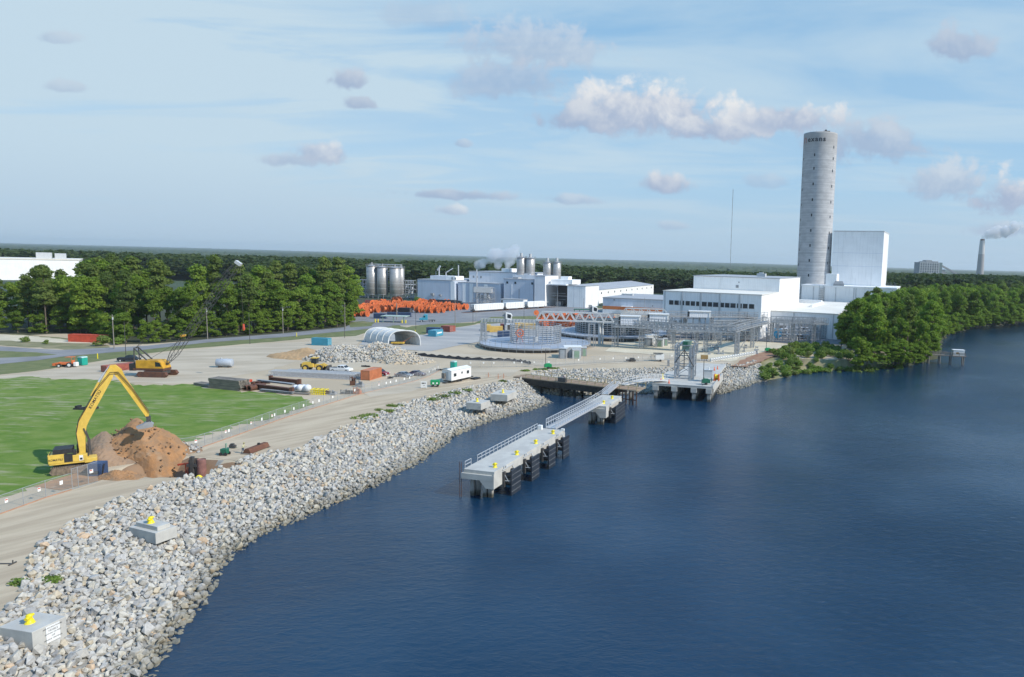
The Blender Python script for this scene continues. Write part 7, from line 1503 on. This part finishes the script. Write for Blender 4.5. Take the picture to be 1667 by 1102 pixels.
q = G(10,919); tag(MB().beam((-.9,0,.06),(.6,.1,.06),.12).beam((.6,-.35,.08),(.6,.5,.1),.12).beam((.6,.1,0),(.62,.1,.45),.08).build('steel_stake', M['darksteel'], loc=q), 'short dark T-shaped steel piece on the haul road at the left edge', 'steel piece')
# pedestrian barriers by the bridge
for x_, y_, lab in ((795,614,'orange barrier post, leftmost at the approach to the timber bridge'),(811,616,'orange barrier post, middle at the approach to the timber bridge'),(820,615.5,'orange barrier post, nearest the timber bridge')):
    q = G(x_, y_); tag(MB().tube((0,0,0),(0,0,1.3),.08).lathe([(.25,0),(.1,.12)], n=8).beam((-.8,0,.6),(.8,0,.6),.06).build('barrier_post', M['orangec'], loc=q), lab, 'barrier')
q = G(1128,592); tag(MB().box(-.35,-.4,0,.35,.4,2.0).box(-.5,-.5,0,.5,.5,.2).box(-.2,-.45,1.2,.2,-.401,1.8).build('control_post', M['grey'], loc=(G(1088,596).x, G(1088,596).y, 0)), 'grey control post on the sand left of the steel cable frame', 'control post')
# boxes on the bridge
a, an, _ = span((912,622),(920,623), .37); o = thing('tool_box', 'dark tool box on the timber bridge deck beside the person', 'tool box', a, an); MB().box(-1.2,.5,.0,1.2,1.5,1.1).build('box', M['darksteel'], o, .04); MB().beam((-1.2,.5,1.1),(1.2,.5,1.5),.08).build('handle', M['ltgrey'], o)
# people
def person(label, loc, rz, shirt, legs_, hat=None, reach=.5, bend=.12, stride=.12):
    J = {'pelvis':(0,0,.93),'spine':(bend*.5,0,1.15),'chest':(bend,0,1.36),'neck':(bend*1.25,0,1.50),'hipL':(0,.10,.88),'kneeL':(.05,.12,.49),'ankL':(-.02+stride,.12,.09),'toeL':(.14+stride,.13,.04),'hipR':(0,-.10,.88),'kneeR':(.0,-.12,.49),'ankR':(-.05-stride,-.12,.09),'toeR':(.11-stride,-.13,.04),
         'shL':(bend,.19,1.42),'elL':(bend+.12,.25,1.16),'wrL':(bend+reach*.75,.16,1.10+reach*.1),'shR':(bend,-.19,1.42),'elR':(bend+.12,-.25,1.16),'wrR':(bend+reach*.75,-.16,1.10+reach*.1),'headb':(bend*1.35,0,1.57),'head':(bend*1.5+.02,0,1.68),'crown':(bend*1.5+.01,0,1.76)}
    rad = dict(pelvis=.145,spine=.13,chest=.155,neck=.058,hipL=.10,hipR=.10,kneeL=.068,kneeR=.068,ankL=.045,ankR=.045,toeL=.04,toeR=.04,shL=.07,shR=.07,elL=.048,elR=.048,wrL=.032,wrR=.032,headb=.07,head=.098,crown=.07)
    E_ = [('pelvis','spine'),('spine','chest'),('chest','neck'),('neck','headb'),('headb','head'),('head','crown'),('pelvis','hipL'),('hipL','kneeL'),('kneeL','ankL'),('ankL','toeL'),('pelvis','hipR'),('hipR','kneeR'),('kneeR','ankR'),('ankR','toeR'),('chest','shL'),('shL','elL'),('elL','wrL'),('chest','shR'),('shR','elR'),('elR','wrR')]
    for s_, w_ in (('L',1),('R',-1)):
        W_ = Vector(J['wr'+s_])
        J['palm'+s_] = tuple(W_+Vector((.07,0,-.005))); rad['palm'+s_] = .030; E_.append(('wr'+s_,'palm'+s_))
        for k, (dy, ln) in enumerate(((-.03,.07),(-.01,.08),(.012,.075),(.033,.06))):
            J[f'f{k}a{s_}'] = tuple(W_+Vector((.07+ln*.6,dy,-.01))); J[f'f{k}b{s_}'] = tuple(W_+Vector((.07+ln,dy,-.04))); rad[f'f{k}a{s_}'] = .010; rad[f'f{k}b{s_}'] = .008; E_ += [('palm'+s_,f'f{k}a{s_}'),(f'f{k}a{s_}',f'f{k}b{s_}')]
        J['th'+s_] = tuple(W_+Vector((.06,-w_*.05,-.02))); rad['th'+s_] = .011; E_.append(('wr'+s_,'th'+s_))
    names = list(J); me = bpy.data.meshes.new('body'); me.from_pydata([J[n_] for n_ in names], [(names.index(a), names.index(b__)) for a, b__ in E_], [])
    root = thing('person', label, 'person', loc, rz); o = bpy.data.objects.new('body', me); COL.objects.link(o); o.parent = root
    sk = o.modifiers.new('skin', 'SKIN'); sk.use_smooth_shade = True
    for i, n_ in enumerate(names): me.skin_vertices[0].data[i].radius = (rad[n_],)*2; me.skin_vertices[0].data[i].use_root = (n_ == 'pelvis')
    o.modifiers.new('sub', 'SUBSURF').levels = 1; o.modifiers['sub'].render_levels = 1
    # clothing zones as material by height on the one body
    m_ = bpy.data.materials.new('clothed_body'); m_.use_nodes = True; t = m_.node_tree; w = NT(t); x, y, z = w.sep(N(t, 'ShaderNodeTexCoord').outputs['Object'])
    col = w.mix(w.rng(z, .06, .12), (.04,.03,.02,1), C4(legs_)); col = w.mix(w.rng(z, .93, .95), col, C4(shirt)); col = w.mix(w.rng(z, 1.49, 1.51), col, (.35,.20,.14,1)); hnd = w.rng(x, bend+reach*.72, bend+reach*.75); col = w.mix(hnd, col, (.35,.20,.14,1)); w.put(t.nodes['Principled BSDF'].inputs['Base Color'], col); me.materials.append(m_)
    hx = bend*1.5+.02
    hb = MB(); hb.lathe([(.125,1.73),(.12,1.79),(.08,1.85),(0,1.87)], (hx,0,0), 14).box(hx+.08,-.07,1.725,hx+.19,.07,1.74); hb.build('hard_hat' if hat else 'hair', M[hat or 'black'], root)
    fc = MB(); fc.ico((hx+.105,0,1.675),.018,1).ico((hx+.092,.035,1.70),.012,1).ico((hx+.092,-.035,1.70),.012,1).box(hx+.085,-.025,1.635,hx+.10,.025,1.642); fc.build('face', M['hat'] if False else M['skin'], root)
    return root
person('worker in a pale yellow shirt and jeans bending towards the rusty sheet pile', G(395.5,738), R(-12), (.55,.53,.33), (.06,.09,.15), 'hat', .5, .16)
person('small figure in a dark red top standing on the timber bridge', G(918.5,620,.37), R(200), (.22,.07,.06), (.05,.05,.06), None, .35, .04)
# ------------------------------------------------------------------ haze
hz = MB().box(-27000,-1600,-9,27000,13500,119.5 + 8).build('haze', bpy.data.materials.new('haze')); tag(hz, kind='stuff', label='thin pale haze over the whole plain')
t = hz.data.materials[0]; t.use_nodes = True; t = t.node_tree; t.nodes.remove(t.nodes['Principled BSDF']); v = N(t, 'ShaderNodeVolumePrincipled'); v.inputs['Density'].default_value = .00006; v.inputs['Color'].default_value = (.86,.93,1,1); v.inputs['Anisotropy'].default_value = .3
t.links.new(v.outputs[0], t.nodes['Material Output'].inputs['Volume'])
